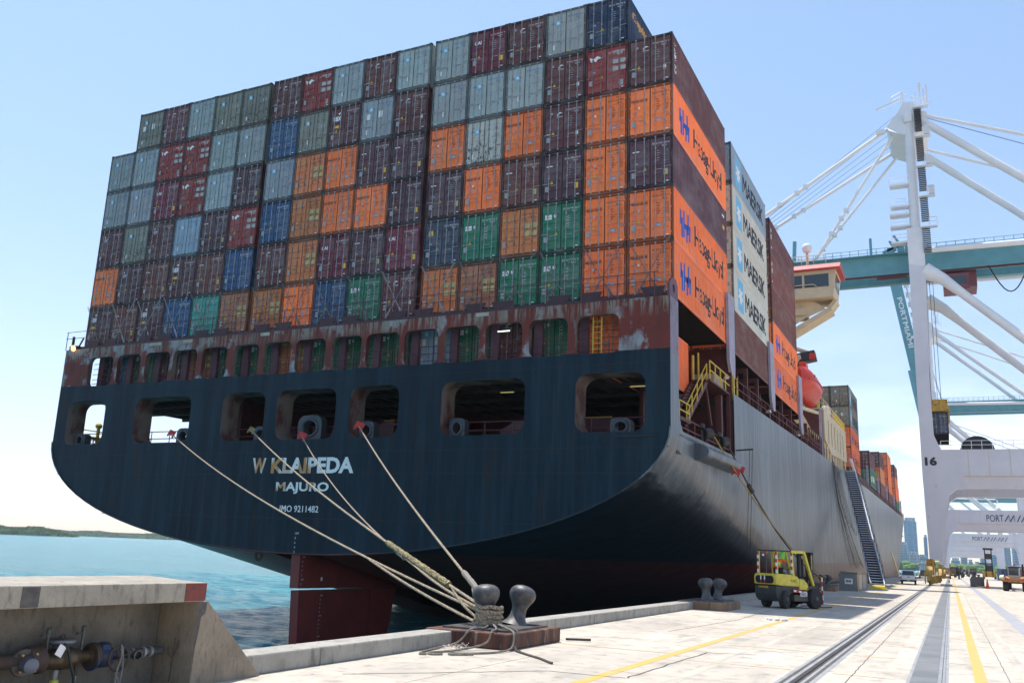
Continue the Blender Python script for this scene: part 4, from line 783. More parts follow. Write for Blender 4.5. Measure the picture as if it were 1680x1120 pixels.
def mark_mesh(kind, v):
    b = MB(); rnd = random.Random(kind + str(v)); b.keep = 1
    def at(x, z, y=-.004): return lambda u, w_: (x + u, y, z + w_)
    def q(x, z, w_, h_, m, y=-.003): b.face(((x, y, z), (x + w_, y, z), (x + w_, y, z + h_), (x, y, z + h_)), m)
    ink = 1 if kind in ('hapag', 'faded', 'star') else 0
    if kind == 'star': ink = 7
    dk = {'hapag': 1, 'faded': 1}.get(kind, 0)
    code = {'tex': 'TGHU', 'cai': 'CAIU', 'flag': 'CRLU', 'star': 'MSKU', 'hapag': 'HLXU', 'faded': 'HLBU', 'triton': 'TTNU', 'ever': 'EGHU', 'navy': 'GESU', 'plain': 'FSCU', 'fff': 'FCIU', 'pil': 'SEGU', 'teal': 'CSLU', 'rusty': 'MSKU'}[kind]
    ik = {'star': 2, 'rusty': 7}.get(kind, dk)
    put_text(b, '%s %06d %d' % (code, rnd.randint(100000, 899999), rnd.randint(0, 9)), at(.12, 2.36), .92, .095, ik); put_text(b, '45G1', at(.62, 2.21), .27, .085, ik)
    if kind not in ('star', 'rusty'):
        for i in range(5):
            z = 1.98 - i * .135; q(.36, z, .12 + .05 * (i % 2), .035, dk and 1 or 7); put_text(b, '%d KG' % rnd.randint(3000, 32500), at(.74, z), .26, .042, dk and 1 or 7); put_text(b, '%d LB' % rnd.randint(6000, 71000), at(.74, z - .06), .26, .036, dk and 1 or 7)
        T = (-.62, 1.05) if v % 2 else (-.28, .98); b.face(((T[0] - .1, -.003, T[1]), (T[0] + .1, -.003, T[1]), (T[0], -.003, T[1] + .18)), 4); q(T[0] - .015, T[1] + .04, .03, .08, 1, -.005)
        q(-1.0, .62, .2, .3, 7); q(.98 - .14, .24, .14, .05, 0)
        if v % 3 == 0: q(-.55, 1.5, .07, .07, 6)
        if v % 2 == 0: q(-.75, 1.35, .09, .09, 3)
    else:
        q(-.62, 1.95, .30, .30, 3, -.006); c0 = (-.47, 2.10)
        P = []
        for i in range(14): a = math.pi * i / 7; r_ = .12 if i % 2 == 0 else .055; P.append((c0[0] + r_ * math.sin(a), -.008, c0[1] + r_ * math.cos(a)))
        for i in range(14): b.face(((c0[0], -.008, c0[1]), P[i], P[(i + 1) % 14]), 0)
        q(-.8, .45, .14, .3, 0) if v % 2 else q(-.45, .62, .12, .32, 0); q(-.95, .95, .12, .12, 7); q(.1, .2, .25, .05, 4); q(-1.0, .2, .14, .05, 0); q(.6, 1.6, .35, .25, 7)
        if v == 1: q(-.85, 1.45, .33, .38, 0); q(.1, 1.5, .3, .42, 0)
    if kind == 'tex': put_text(b, 'tex', at(-.92, 1.82), .62, .42, 0, bold=.03); q(-.75, 1.35, .32, .16, 4); b.face(((-.55, -.004, 2.35), (-.45, -.004, 2.2), (-.35, -.004, 2.42)), 0)
    if kind == 'cai': put_text(b, 'CAI', at(-.95, 1.95), .46, .24, 0, bold=.04); q(.72, .62, .26, .32, 4); q(-.95, .95, .13, .14, 7)
    if kind == 'flag':
        P = [(-1.0, 2.35), (-.72, 2.25), (-.55, 2.38), (-.2, 2.2), (-.5, 2.2), (-.62, 2.02), (-.74, 2.12), (-.9, 2.05)]
        b.face([(x, -.004, z) for x, z in P[::-1]], 0)
        for x in (.36, .78):
            for z in (1.30, 1.72): q(x, z, .32, .24, 9)
        q(.3, 2.44, .72, .05, 9); q(.6, 2.30, .34, .05, 9); q(.72, .35, .25, .35, 7)
    if kind == 'hapag': put_text(b, 'Hapag-Lloyd', at(-1.05, 2.0), .88, .17, 1, bold=.02); q(-.65, 1.62, .1, .12, 3 if v % 2 else 0); q(.35, .78, .22, .1, 3); put_text(b, 'Rail', at(.6, 2.56), .2, .08, 1)
    if kind == 'faded':
        put_text(b, 'Hapag-Lloyd', at(-1.05, 2.1), .85, .17, 5, bold=.03)
        for x in (.25, .68):
            for z in (1.15, 1.58): q(x, z, .36, .30, 5)
    if kind == 'triton': P = [(-.42, 2.15), (-.34, 2.32), (-.2, 2.35), (-.05, 2.25), (-.15, 2.28), (-.28, 2.24), (-.3, 2.15)]; b.face([(x, -.004, z) for x, z in P[::-1]], 0); put_text(b, 'TRITON', at(-.42, 2.03), .34, .07, 0, bold=.02); b.face([(-.72 + .07 * math.cos(R(a)), -.004, 2.32 + .08 * math.sin(R(a))) for a in range(0, 360, 40)], 7); q(-1.0, 1.08, .2, .05, 0); q(.72, .85, .16, .2, 0)
    if kind == 'ever': q(-.95, 1.9, .40, .28, 0); q(-.92, 2.0, .34, .03, 6, -.006); b.face([(-.35 + .09 * math.cos(R(a)), -.004, 2.08 + .11 * math.sin(R(a))) for a in range(0, 360, 30)], 0); [put_text(b, t_, at(.3, 1.9 - i * .19), .16, .07, 0) for i, t_ in enumerate(('MG.WT.', 'TARE', 'NET', 'CU.CAP'))]
    if kind == 'navy': q(-.9, 1.9, .3, .3, 4); put_text(b, 'L', at(-.82, 1.95, -.006), .12, .2, 1, bold=.05)
    if kind == 'fff':
        for i in range(3): b.face([(x + i * .14, -.004, z) for x, z in ((-.85, 1.95), (-.8, 1.95), (-.7, 2.15), (-.76, 2.15))], 0)
        q(-.76, 2.13, .42, .03, 0); q(-.7, 2.25, .08, .12, 0)
    if kind == 'pil': q(-.95, 2.05, .36, .07, 0); q(.72, .62, .22, .32, 4 if v % 2 else 5)
    if kind == 'teal': q(-.95, 1.85, .38, .5, 7); q(-.4, 2.05, .1, .14, 0)
    return b.mesh('lettering', INK)
MARKS = {}
KINDS = {  # key: colour, wear, marks, door style, rod metal, words
 'G': ((.28, .335, .355), .35, 'star', 'flat', 'galv', 'grey green'), 'P': ((.30, .345, .35), .5, 'star', 'flat', 'galv', 'pale grey'), 'g': ((.20, .215, .19), 1.05, 'rusty', 'flat', 'galv_rust', 'rusty grey'),
 'L': ((.25, .35, .44), .2, 'star', 'flat', 'galv', 'light blue grey'), 'Z': ((.50, .50, .46), .45, 'star', 'flat', 'galv', 'off white'), 'W': ((.42, .44, .40), 1.22, 'rusty', 'flat', 'galv_rust', 'badly rusted'),
 'M': ((.115, .042, .044), .12, 'triton', 'ribbed', 'galv', 'dark maroon'), 'X': ((.105, .040, .044), .12, 'tex', 'ribbed', 'galv', 'white lettered maroon'), 'V': ((.088, .040, .052), .1, 'pil', 'ribbed', 'galv', 'dark purple'),
 'F': ((.098, .036, .042), .15, 'fff', 'ribbed', 'galv', 'dark plum'), 'K': ((.155, .055, .044), .3, 'pil', 'ribbed', 'galv', 'reddish brown'), 'C': ((.155, .020, .038), .12, 'cai', 'ribbed', 'galv', 'crimson'),
 'R': ((.26, .035, .034), .2, 'flag', 'ribbed', 'galv_rust', 'red white squared'), 'B': ((.028, .085, .19), .2, 'plain', 'ribbed', 'galv', 'blue'), 'N': ((.055, .065, .11), .15, 'navy', 'ribbed', 'galv', 'slate blue'),
 'D': ((.015, .035, .085), .1, 'plain', 'ribbed', 'galv', 'navy blue'), 'O': ((.85, .19, .05), .2, 'hapag', 'ribbed', 'galv', 'orange'), 'o': ((.56, .18, .065), .5, 'faded', 'ribbed', 'galv_rust', 'faded orange'),
 'q': ((.40, .15, .085), .5, 'faded', 'ribbed', 'galv_rust', 'dull brownish orange'), 'E': ((.022, .16, .09), .15, 'ever', 'ribbed', 'galv', 'green'), 'T': ((.05, .30, .26), .25, 'teal', 'ribbed', 'galv', 'turquoise')}
BX = Matrix.Rotation(0, 4, 'Z'); NB = [0]
def container(key, x, y, z, label, group, side=None, marks=True):
    col, wear, mk, st, rodm, words = KINDS[key]; NB[0] += 1; rnd = random.Random(NB[0] * 13)
    f = rnd.uniform(.86, 1.14); c4 = (*[min(1, q * f * rnd.uniform(.95, 1.05)) for q in col], wear * rnd.uniform(.8, 1.25))
    e = bpy.data.objects.new('shipping_container', None); COL.objects.link(e)
    e.matrix_world = MS @ Matrix.Translation((x, y, z)); tag(e, label, 'container', group)
    def kid(name, me, par):
        o = bpy.data.objects.new(name, me); COL.objects.link(o); o.parent = par; o.color = c4; return o
    kid('body', BODY, e)
    for s_ in (-1, 1): d = kid('door', DOOR[(st, s_)], e); kid('locking_rod', RODS[(s_, rodm)], d)
    v = rnd.randint(0, 3); k = (mk, v)
    if k not in MARKS: MARKS[k] = mark_mesh(mk, v)
    if marks: kid('lettering', MARKS[k], e)
    if side: kid('side_lettering', side, e)
    return e
def side_marks(kind):
    b = MB(); b.keep = 1; X = hw + .004
    S = lambda y0, z0: (lambda u, v: (X, y0 + u, z0 + v))
    def q(y, z, w_, h_, m, xo=0, sk=0): b.face(((X + xo, y, z), (X + xo, y + w_, z), (X + xo, y + w_ + sk, z + h_), (X + xo, y + sk, z + h_)), m)
    if kind == 'hapag':
        q(1.55, .65, .30, 1.1, 2); q(1.95, .75, .30, 1.5, 2); q(2.2, 1.3, .6, .3, 2); q(2.55, .65, .30, 1.0, 2); q(2.75, 1.15, .28, 1.15, 2); q(3.1, .85, .28, .8, 2); q(3.0, 1.5, .5, .25, 2); q(1.3, 1.3, .3, .8, 2)
        put_text(b, 'Hapag-Lloyd', S(4.35, .62), 6.7, 1.55, 1, bold=.012); q(11.3, 2.0, .3, .12, 4); q(11.3, 1.5, .3, .08, 4)
    if kind == 'star':
        q(1.3, .35, 1.9, 2.2, 3); c0 = (2.25, 1.45); P = []
        for i in range(14): a = math.pi * i / 7; r_ = .85 if i % 2 == 0 else .36; P.append((X + .004, c0[0] + r_ * math.sin(a), c0[1] + r_ * math.cos(a)))
        for i in range(14): b.face(((X + .004, c0[0], c0[1]), P[i], P[(i + 1) % 14]), 0)
        put_text(b, 'MAERSK', S(3.7, .72), 7.5, 1.35, 1, bold=.035)
    if kind == 'triton': 
        for i, ch in enumerate('TRITON'): put_text(b, ch, S(.42, 2.25 - i * .3), .34, .2, 0, bold=.03)
    if kind == 'gold': put_text(b, 'Capital', S(.8, 1.75), 3.0, .62, 8, bold=.03)
    if kind == 'cosco': q(1.5, .7, .8, .9, 0); q(3, 1.0, .7, .8, 0); put_text(b, 'CHINA', S(4.5, .9), 4, 1, 0, bold=.03)
    if kind == 'maroon': q(.5, 1.9, .25, .3, 0); q(.5, 1.3, .25, .4, 0); q(.5, .5, .25, .15, 0)
    if kind == 'purple': q(11.0, 2.3, .6, .15, 0); q(11.2, 1.5, .4, .25, 4)
    # lay the marks into the corrugation of the side
    Q = [(0, 0)]; y = .14
    for i in range(42): pw_ = (L_ - .24) / 42; Q += [(y, 0), (y + pw_ * .3, 0), (y + pw_ * .5, 1), (y + pw_ * .8, 1)]; y += pw_
    Q += [(L_ - .1, 0), (L_, 0)]; c_ = MB(); c_.keep = 1
    def clip(poly, yv, keep_lo):
        out = []
        for (a, d) in zip(poly, poly[1:] + poly[:1]):
            ia, id_ = (a[1] <= yv) == keep_lo or a[1] == yv, (d[1] <= yv) == keep_lo or d[1] == yv
            if ia: out.append(a)
            if ia != id_ and a[1] != d[1]: t = (yv - a[1]) / (d[1] - a[1]); out.append(tuple(a[k] + (d[k] - a[k]) * t for k in range(3)))
        return out
    for f, mi in zip(b.f, b.m):
        P = [b.v[i] for i in f]; lo, hi = min(p[1] for p in P), max(p[1] for p in P)
        for (ya, a), (yb, d) in zip(Q, Q[1:]):
            if yb <= lo or ya >= hi or yb - ya < 1e-6: continue
            R_ = clip(clip(P, ya, False), yb, True)
            if len(R_) < 3: continue
            c_.face([(p[0] - .013 - .036 * (a + (d - a) * (p[1] - ya) / (yb - ya)), p[1], p[2]) for p in R_], mi)
    return c_.mesh('side_lettering', INK)
SIDE = {k: side_marks(k) for k in ('hapag', 'star', 'triton', 'gold', 'cosco', 'maroon', 'purple')}
TH = 2.91
GRID = {6: '-gMGggMRGMGGCMPD-', 5: 'GGRRGGBgXGMPGPMRM', 4: 'GGCRGVGoOVVOWOMOO', 3: 'FgFLVRBoOOVVOKVOV', 2: 'OFKXKBMoCVCNEoEOO', 1: 'XKXBTqoOBEMoqEEOO'}
ORD = ['', 'first', 'second', 'third', 'fourth', 'fifth', 'sixth', 'seventh', 'eighth', 'ninth']
TIER = {1: 'lashed bottom tier', 2: 'second tier up', 3: 'third tier up', 4: 'fourth tier up', 5: 'fifth tier up', 6: 'top tier'}
GRP = 'containers stacked across the stern'
for t in range(1, 7):
    for i, ch in enumerate(GRID[t]):
        if ch == '-': continue
        k = 16 - i; c = i + 1; side = None
        if k == 0: side = SIDE[{5: 'triton', 4: 'hapag', 3: 'purple', 2: 'hapag', 1: 'hapag'}[t]]
        if k == 1 and t == 6: side = SIDE['gold']
        where = ('%s from the left' % ORD[c] if c > 1 else 'leftmost') if c <= 9 else ('%s from the right' % ORD[18 - c] if c < 17 else 'rightmost')
        if t == 6: where = ('%s from the left' % ORD[c - 1] if c > 2 else 'leftmost') if c <= 9 else ('%s from the right' % ORD[17 - c] if c < 16 else 'rightmost')
        container(ch, COLX[k], 0, (t - 1) * TH + .01, '%s container, %s in the %s at the stern' % (KINDS[ch][5], where, TIER[t]), GRP, side)
# containers one level down, seen through the upper stern windows
for k, ch in enumerate('OEMELEEEoEEqMEBF'):
    kk = k + 1
    if kk > 15: continue
    container(ch, COLX[kk] - .35, .3, -3.05, '%s container seen through the %s upper stern window from the %s' % (KINDS[ch][5], ORD[min(9, kk if kk < 9 else 17 - kk)], 'right' if kk < 9 else 'left'), 'containers behind the stern windows')
c20 = container('O', -2.3, .65, -3.9, 'short orange container at deck level inside the dark opening beside the stern corner', None, marks=False); c20.matrix_world = c20.matrix_world @ Matrix.Diagonal((1, .5, 1, 1))
# further bays along the starboard side
def bay(y, rows, z0, words, cols=2, dz=TH, x_off=0, th=None):
    for t, (ch, sd_) in enumerate(rows):
        for k in range(cols):
            cc = ch if k == 0 else {'g': 'g', 'P': 'g'}.get(ch, ch)
            if k and isinstance(words, str) and t == len(rows) - 1 and cols == 2 and y > 100: continue
            container(cc, COLX[k] + x_off, y, z0 + t * dz, '%s container, level %d, %s of %s' % (KINDS[cc][5], t + 1, ('outer row', 'inner row', 'third row')[k], words), 'containers along the starboard side', SIDE[sd_] if (sd_ and k == 0) else None)
bay(13.95, [('K', None), ('Z', 'star'), ('Z', 'star'), ('Z', 'star'), ('L', 'star')], -.1, 'the second stack forward along the side')
bay(27.95, [('O', 'hapag'), ('O', 'hapag'), ('K', None), ('K', 'maroon'), ('M', 'maroon')], -.25, 'the stack before the deck house', dz=2.85)
bay(86, [('O', 'hapag'), ('O', 'hapag'), ('g', 'star'), ('g', 'star')], -.75, 'the stack beyond the deck house', cols=3, dz=2.8)
bay(115.4, [('E', 'cosco'), ('M', None)], -.9, 'the stack just beyond the gangway', dz=2.8)
bay(138.6, [('K', None), ('o', None), ('M', None)], -1.3, 'the second stack beyond the gangway', dz=2.75)
bay(161.5, [('K', None), ('O', None), ('O', None), ('O', None)], -1.6, 'the tall orange stack toward the bow', dz=2.7)
bay(186.6, [('E', None), ('O', None), ('O', None), ('M', None)], -1.8, 'the stack before the last one', dz=2.7)
bay(214, [('O', None), ('M', None), ('O', None)], -1.9, 'the last stack at the bow', dz=2.7, x_off=-1.2)
# ============================================================ MOORING GEAR ON THE QUAY
def bollard_pair(y0, x_in=-8.15, label='', big=True, mat='rust_box', lean=(.10, -.02)):
    e = empty('mooring_bollard', (-9.15, y0, 0)); tag(e, label, 'bollard', 'bollards along the quay edge')
    b = MB(); b.box(-1.0, 1.0, 0, 2.7, 0, .32); b.build('base_plate', mat, e, bevel=.03)
    b = MB(); b.box(-.75, .8, .3, 2.4, .32, .36); b.build('foot_plate', 'bollard_iron', e)
    for (x, y, lx, ly, sc) in ((.0, .95, -.03, .0, 1.0), (.12, 1.95, .06, .10, 1.0)):
        prof = [(.34, .33), (.30, .38), (.22, .46), (.18, .56), (.165, .66), (.175, .76), (.22, .85), (.275, .93), (.305, 1.02), (.30, 1.10), (.26, 1.17), (.19, 1.215), (.1, 1.24), (.02, 1.245)]
        b = MB(); b.lathe([(r * sc, h) for r, h in prof], 28, 0, (x, y, 0), (lx * 2.2, ly * 2.2, 1)); b.build('bollard_post', 'bollard_iron', e, smooth=True)
    return e
bollard_pair(17.0, label='dark iron twin bollard with ropes looped round it on the nearest rusty base')
bollard_pair(36.9, label='twin bollard on a tan rusted base beside the yellow forklift', mat='rust_box_tan')
bollard_pair(75.2, label='dark twin bollard on a rusty base beside the small grey shed', mat='rust_box_tan')
bollard_pair(118, label='farthest visible twin bollard on its base, next to the gangway foot', mat='rust_box_tan')
def sag(a, c, s_, n=24):
    a, c = Vector(a), Vector(c); return [a.lerp(c, i / n) - Vector((0, 0, s_ * 4 * (i / n) * (1 - i / n))) for i in range(n + 1)]
def ship(x, y, z): return MS @ Vector((x, y, z))
BA = Vector((-9.05, 17.95, .72))
def strands(b, pts, r, pitch=.22, step=.022, n=5):
    L = [0]
    for p, q in zip(pts, pts[1:]): L.append(L[-1] + (q - p).length)
    k = max(4, int(L[-1] / step)); S = []; j = 0
    for i in range(k + 1):
        d_ = L[-1] * i / k
        while j < len(L) - 2 and L[j + 1] < d_: j += 1
        S.append(pts[j].lerp(pts[j + 1], (d_ - L[j]) / max(1e-6, L[j + 1] - L[j])))
    fr = []; a = None
    for i, p in enumerate(S):
        d = (S[min(i + 1, k)] - S[max(i - 1, 0)]).normalized()
        if a is None: a = d.cross(Vector((0, 0, 1)) if abs(d.z) < .9 else Vector((1, 0, 0))).normalized()
        else: a = (a - d * a.dot(d)).normalized()
        fr.append((a.copy(), d.cross(a)))
    for s_ in range(3):
        b.tube([p + (fr[i][0] * math.cos(6.283 * (i * L[-1] / k / pitch + s_ / 3)) + fr[i][1] * math.sin(6.283 * (i * L[-1] / k / pitch + s_ / 3))) * r * .52 for i, p in enumerate(S)], r * .56, n)
def rope(name, pts, r, mat, label, cat='rope', group='mooring ropes from the stern', n=8, rmul=None):
    b = MB()
    if name == 'mooring_rope' and 'stern' in group: strands(b, pts, r, .24, .05)
    else: b.tube(pts, rmul or r, n)
    o = b.build(name, mat, smooth=True); return tag(o, label, cat, group)
S1, S2_, S3, S4 = ship(-31.1, -1.9, -6.45), ship(-24.7, -1.9, -6.4), ship(-20.9, -2.0, -6.75), ship(-17.0, -2.0, -6.35)
J1 = Vector((-11.9, 19.9, 1.82))
rope('mooring_rope', sag(S1, BA + Vector((-.25, -.1, -.05)), .55, 30) , .034, 'rope', 'pale mooring rope from the second large stern window, the lowest and longest line')
rope('mooring_rope', sag(S2_, BA + Vector((-.2, -.2, .08)), .35, 30), .036, 'rope', 'pale mooring rope from the third stern window, wrapped in a yellow sleeve near the bollard')
rope('mooring_rope', sag(S3, BA + Vector((-.25, 0, -.12)), .8, 30), .028, 'rope', 'thin mooring rope from the round central fairlead, crossing two other ropes')
rope('mooring_rope', sag(S4, BA + Vector((-.15, .05, .15)), .25, 30), .036, 'rope', 'steepest pale mooring rope, from the fifth stern window down past its red guard')
def sleeve(a, c, t0, t1, r, mat, label, s_=.3, name='rope_sleeve'):
    P = sag(a, c, s_, 60); i0, i1 = int(t0 * 60), int(t1 * 60); Q = P[i0:i1 + 1]; D = []
    for p, q in zip(Q, Q[1:]): D += [p.lerp(q, f) for f in (0, .25, .5, .75)]
    rr = [r * (.86 + .22 * ((i * 7) % 5) / 4) for i in range(len(D))]; b = MB(); b.tube(D, rr, 9); return tag(b.build(name, mat, smooth=True), label, 'sleeve')
sleeve(S2_, BA + Vector((-.2, -.2, .08)), .80, .96, .085, 'sleeve_yellow', 'mottled yellow chafe sleeve wrapped round the middle mooring rope', .35)
sleeve(S4, BA + Vector((-.15, .05, .15)), .93, .985, .075, 'rope_grey', 'grey lashing knot on the steepest rope just above the bollard', .25)
sleeve(S3, BA + Vector((-.25, 0, -.12)), .76, .79, .075, 'rope_grey', 'grey knot bound on the lowest pair of ropes left of the bollard', .8)
# doubled ends and loops on the near bollard
EYE = Vector((-9.13, 17.95, 0))
b = MB(); rnd = random.Random(4)
for k in range(7):
    z = .42 + k * .055; rr = .255 + .03 * rnd.random(); a0 = rnd.uniform(0, 360); tl = rnd.uniform(-.06, .06); P = []
    for i in range(25): a = R(a0 + i * 15); P.append(EYE + Vector((rr * math.cos(a), rr * math.sin(a), z + tl * math.sin(a * 1.0 + k) + .012 * math.sin(5 * a))))
    strands(b, P, .044, .16, .02)
o = b.build('rope_loops', 'rope', smooth=True); tag(o, 'thick coil of old rope eyes wound round the neck of the nearest bollard', 'rope')
for i, (dx, dy, dz, tgt, s_) in enumerate(((-.32, -.12, -.02, S1, .55), (-.28, -.32, .0, S2_, .35), (-.2, -.3, .1, S4, .25), (-.3, -.05, -.16, S3, .8))):
    full = sag(tgt, BA + Vector((-.2, -.1, 0)), s_, 60); st_ = sag(tgt, BA + Vector([(-.25, -.1, -.05), (-.2, -.2, .08), (-.15, .05, .15), (-.25, 0, -.12)][i]), s_, 60)[(50, 57, 57, 50)[i]]; en = EYE + Vector((.05 * i - .26, -.18 + .06 * i, .46 + .07 * i)); mid = st_.lerp(en, .5) - Vector((.0, .12, .10))
    b = MB(); strands(b, [st_.lerp(mid, t) * (1 - t) + mid.lerp(en, t) * t for t in [j / 10 for j in range(11)]], .034, .18, .025); o = b.build('rope_eye', 'rope', smooth=True)
    tag(o, ['doubled rope eye of the lowest line spliced to the bollard', 'doubled rope eye of the sleeved line spliced to the bollard', 'doubled rope eye of the steepest line spliced to the bollard', 'doubled rope eye of the thin line spliced to the bollard'][i], 'rope', 'rope eyes on the near bollard')
# tail ends on the ground
def tail(pts, r, label, mat='rope_grey'):
    P = [Vector(p) for p in pts]; Q = []
    for i in range(len(P) - 1):
        p0, p1, p2, p3 = P[max(i - 1, 0)], P[i], P[i + 1], P[min(i + 2, len(P) - 1)]
        for j in range(6):
            t = j / 6; Q.append(.5 * ((2 * p1) + (p2 - p0) * t + (2 * p0 - 5 * p1 + 4 * p2 - p3) * t * t + (3 * p1 - p0 - 3 * p2 + p3) * t ** 3))
    Q.append(P[-1]); b = MB(); strands(b, Q, r, .13, .015); return tag(b.build('rope_tail', mat, smooth=True), label, 'rope', 'rope tails on the ground')
tail([(-9.0, 17.7, .42), (-8.9, 17.35, .38), (-9.05, 17.0, .36), (-9.25, 16.85, .1), (-9.35, 16.3, .03), (-9.25, 15.55, .025), (-9.1, 15.1, .025), (-8.98, 15.15, .025)], .022, 'rope tail hanging farthest left off the rusty base onto the kerb side')
tail([(-8.9, 17.7, .44), (-8.6, 17.3, .38), (-8.55, 16.97, .34), (-8.62, 16.85, .12), (-8.85, 16.1, .03), (-9.05, 15.4, .025), (-8.9, 15.2, .025), (-8.75, 15.35, .025)], .022, 'middle rope tail running down the base and back along the ground')
tail([(-8.8, 17.75, .44), (-8.3, 17.35, .38), (-8.13, 17.15, .33), (-8.08, 17.0, .08), (-8.1, 16.5, .03), (-8.35, 15.9, .025), (-8.7, 15.55, .025), (-8.55, 15.45, .025), (-8.3, 15.75, .025)], .022, 'rope tail curling at the nearest corner of the rusty base')
tail([(-8.75, 17.75, .44), (-8.22, 17.4, .38), (-8.06, 17.2, .33), (-8.02, 17.02, .06), (-7.6, 16.6, .025), (-7.1, 16.15, .025), (-6.75, 15.75, .025), (-6.6, 15.6, .03)], .022, 'single rope end pointing away from the base toward the viewer', 'rope_dark')
b = MB(); rnd = random.Random(9)
for i in range(60):
    x, y = -9.25 + rnd.random() * .45, 16.2 + rnd.random() * .75; s_ = rnd.uniform(.02, .07); z = rnd.uniform(.01, .09)
    b.face([(x + rnd.uniform(-s_, s_), y + rnd.uniform(-s_, s_), z + rnd.uniform(-.02, .03)) for _ in range(4)])
pm('litter_pale', (.55, .52, .48), (.2, .12, .1), 30, .8); tag(b.build('litter_heap', 'litter_pale'), 'small heap of pale rope scraps and litter at the left of the rusty base', 'litter')
b = MB(); b.tube([(-8.1, 19.9, .05), (-7.6, 20.2, .05)], .03, 6); tag(b.build('loose_bar', 'dark_steel'), 'short dark bar lying behind the nearest rusty base', 'bar')
# red guards
def guard(p, label, s_=.36, mat='guard_red'):
    s_ *= .72
    e_ = MB(); vs, fs = plate_geo([(-s_, -s_), (-.12, -s_), (-.12, -.1), (.12, -.1), (.12, -s_), (s_, -s_), (s_, s_), (-s_, s_)], [], .05)
    e_.v = [(q[0], q[2], q[1]) for q in vs]; e_.f = list(fs); e_.m = [0] * len(fs); o = e_.build('rat_guard', mat); o.matrix_world = Matrix.Translation(p) @ Euler((R(-12), R(20), R(15))).to_matrix().to_4x4(); return tag(o, label, 'rat guard', 'rat guards on the mooring ropes')
def along(a, c, s_, t): return sag(a, c, s_, 200)[int(t * 200)]
guard(along(S1, BA, .55, .012), 'red rat guard on the rope leaving the second large stern window', .30)
guard(along(S3, BA, .8, .02), 'red rat guard just below the round central fairlead', .32); guard(along(S4, BA, .25, .018), 'red rat guard at the fifth large stern window', .34); guard(along(S2_, BA, .35, .012), 'dull yellow rat guard at the third large stern window', .28, 'sleeve_yellow')
T1, T2 = ship(.75, 4.9, -6.5), ship(.6, 9.0, -6.6); B3 = Vector((-8.95, 76.9, .9))
rope('mooring_rope', sag(T1, B3 + Vector((0, -.3, .1)), 1.0, 30), .035, 'rope_yellow', 'yellow mooring rope from the side roller down to the bollard by the shed', group='side mooring ropes')
rope('mooring_rope', sag(T2, B3 + Vector((0, -.5, -.1)), 1.3, 30), .05, 'rope_dark', 'black mooring rope beside the yellow one on the ship side', group='side mooring ropes')
sleeve(T2, B3 + Vector((0, -.5, -.1)), .16, .19, .14, 'rope_dark', 'thick black splice on the side mooring rope', 1.3); guard(along(T1, B3, 1, .135), 'left red square rat guard on the side ropes', .30); guard(along(T2, B3, 1.3, .085), 'right red slotted rat guard on the black side rope', .30)
rope('mooring_rope', sag(ship(-10, 268, -4), (-8.9, 200, .8), 2.0), .05, 'rope_dark', 'far dark bow line from the ship to the quay beyond the white pickup', group='side mooring ropes')
for i, (x, y) in enumerate(((1.1, 12.3), (1.25, 12.3))):
    rope('guard_cord', sag(ship(x, y, -6.4), ship(.5, y + 1.5 + i, -12), .1, 6), .015, 'rope_dark', ['thin cord hanging from the boom, nearer one', 'thin cord hanging from the boom, farther one'][i], 'cord', 'cords under the boom', 4)
# hanging black net over the side near the gangway
b = MB(); rnd = random.Random(3)
for i in range(13):
    y0 = 61 + rnd.uniform(-.6, 1.6); y1 = 72 + i * 1.4; P = []
    for j in range(15): t = j / 14; y = y0 + (y1 - y0) * t ** 1.8; P.append(ship(.36 + .25 * t, y, -2.5 - 11.0 * t + .25 * math.sin(i + 6 * t)))
    b.tube(P, .016, 4)
for i in range(5):
    y0 = 62 + i * .8; P = [ship(.42, y0 + (9 + 2.2 * i) * math.sin(math.pi * t / 2), -2.6 - (5.5 + i * .4) * math.sin(math.pi * t * .62)) for t in [j / 14 for j in range(15)]]; b.tube(P, .018, 4)
tag(b.build('hanging_net', 'rope_dark'), 'tangle of black nets and lines hanging over the ship side left of the gangway', 'net')
# gangway
e = empty('gangway', (-5.5, 92, 0)); tag(e, 'long aluminium gangway ladder slanting from the ship rail to the quay', 'gangway')
top = ship(1.1, 70.6, -2.4); bot = Vector((-6.2, 92.0, .35)); inv = e.matrix_world.inverted(); hor = Vector((.98, .2, 0)).normalized()
d = (bot - top); n_s = 52; wv = Vector((.93, .36, 0)).normalized() * .62
wv = d.cross(Vector((0, 0, 1))).normalized() * -1; wv = Vector((wv.x, wv.y, 0)).normalized() * .60
pm('tread_alu', (.50, .56, .68), rough=.4, metal=.2)
b = MB()
for s_ in (-1, 1): b.beam(inv @ (top + wv * s_), inv @ (bot + wv * s_), .10, .26)
b.build('stringer', 'tread_alu', e)
b = MB()
for i in range(n_s): p = inv @ (top + d * ((i + .5) / n_s)); b.beam(p - wv * .9, p + wv * .9, .22, .05)
pm('tread_alu', (.50, .56, .68), rough=.4, metal=.2); b.keep = 1; b.build('tread', 'tread_alu', e)
b = MB(); dz_ = Vector((0, 0, -.22)); b.beam(inv @ (top + dz_), inv @ (bot + dz_), 1.1, .05); b.build('gangway_dark_backing', 'dark_steel', e)  # dark sheet added below the treads to darken the gaps between them
b = MB()
for s_ in (-1, 1):
    for h_ in (.55, 1.05): b.tube([inv @ (top + wv * s_ * 1.08 + Vector((0, 0, h_))), inv @ (bot + wv * s_ * 1.08 + Vector((0, 0, h_)))], .022, 5)
    for i in range(14): p = inv @ (top + d * (i / 13) + wv * s_ * 1.08); b.tube([p, p + Vector((0, 0, 1.05))], .02, 4)
b.build('gangway_railing', 'dark_steel', e)
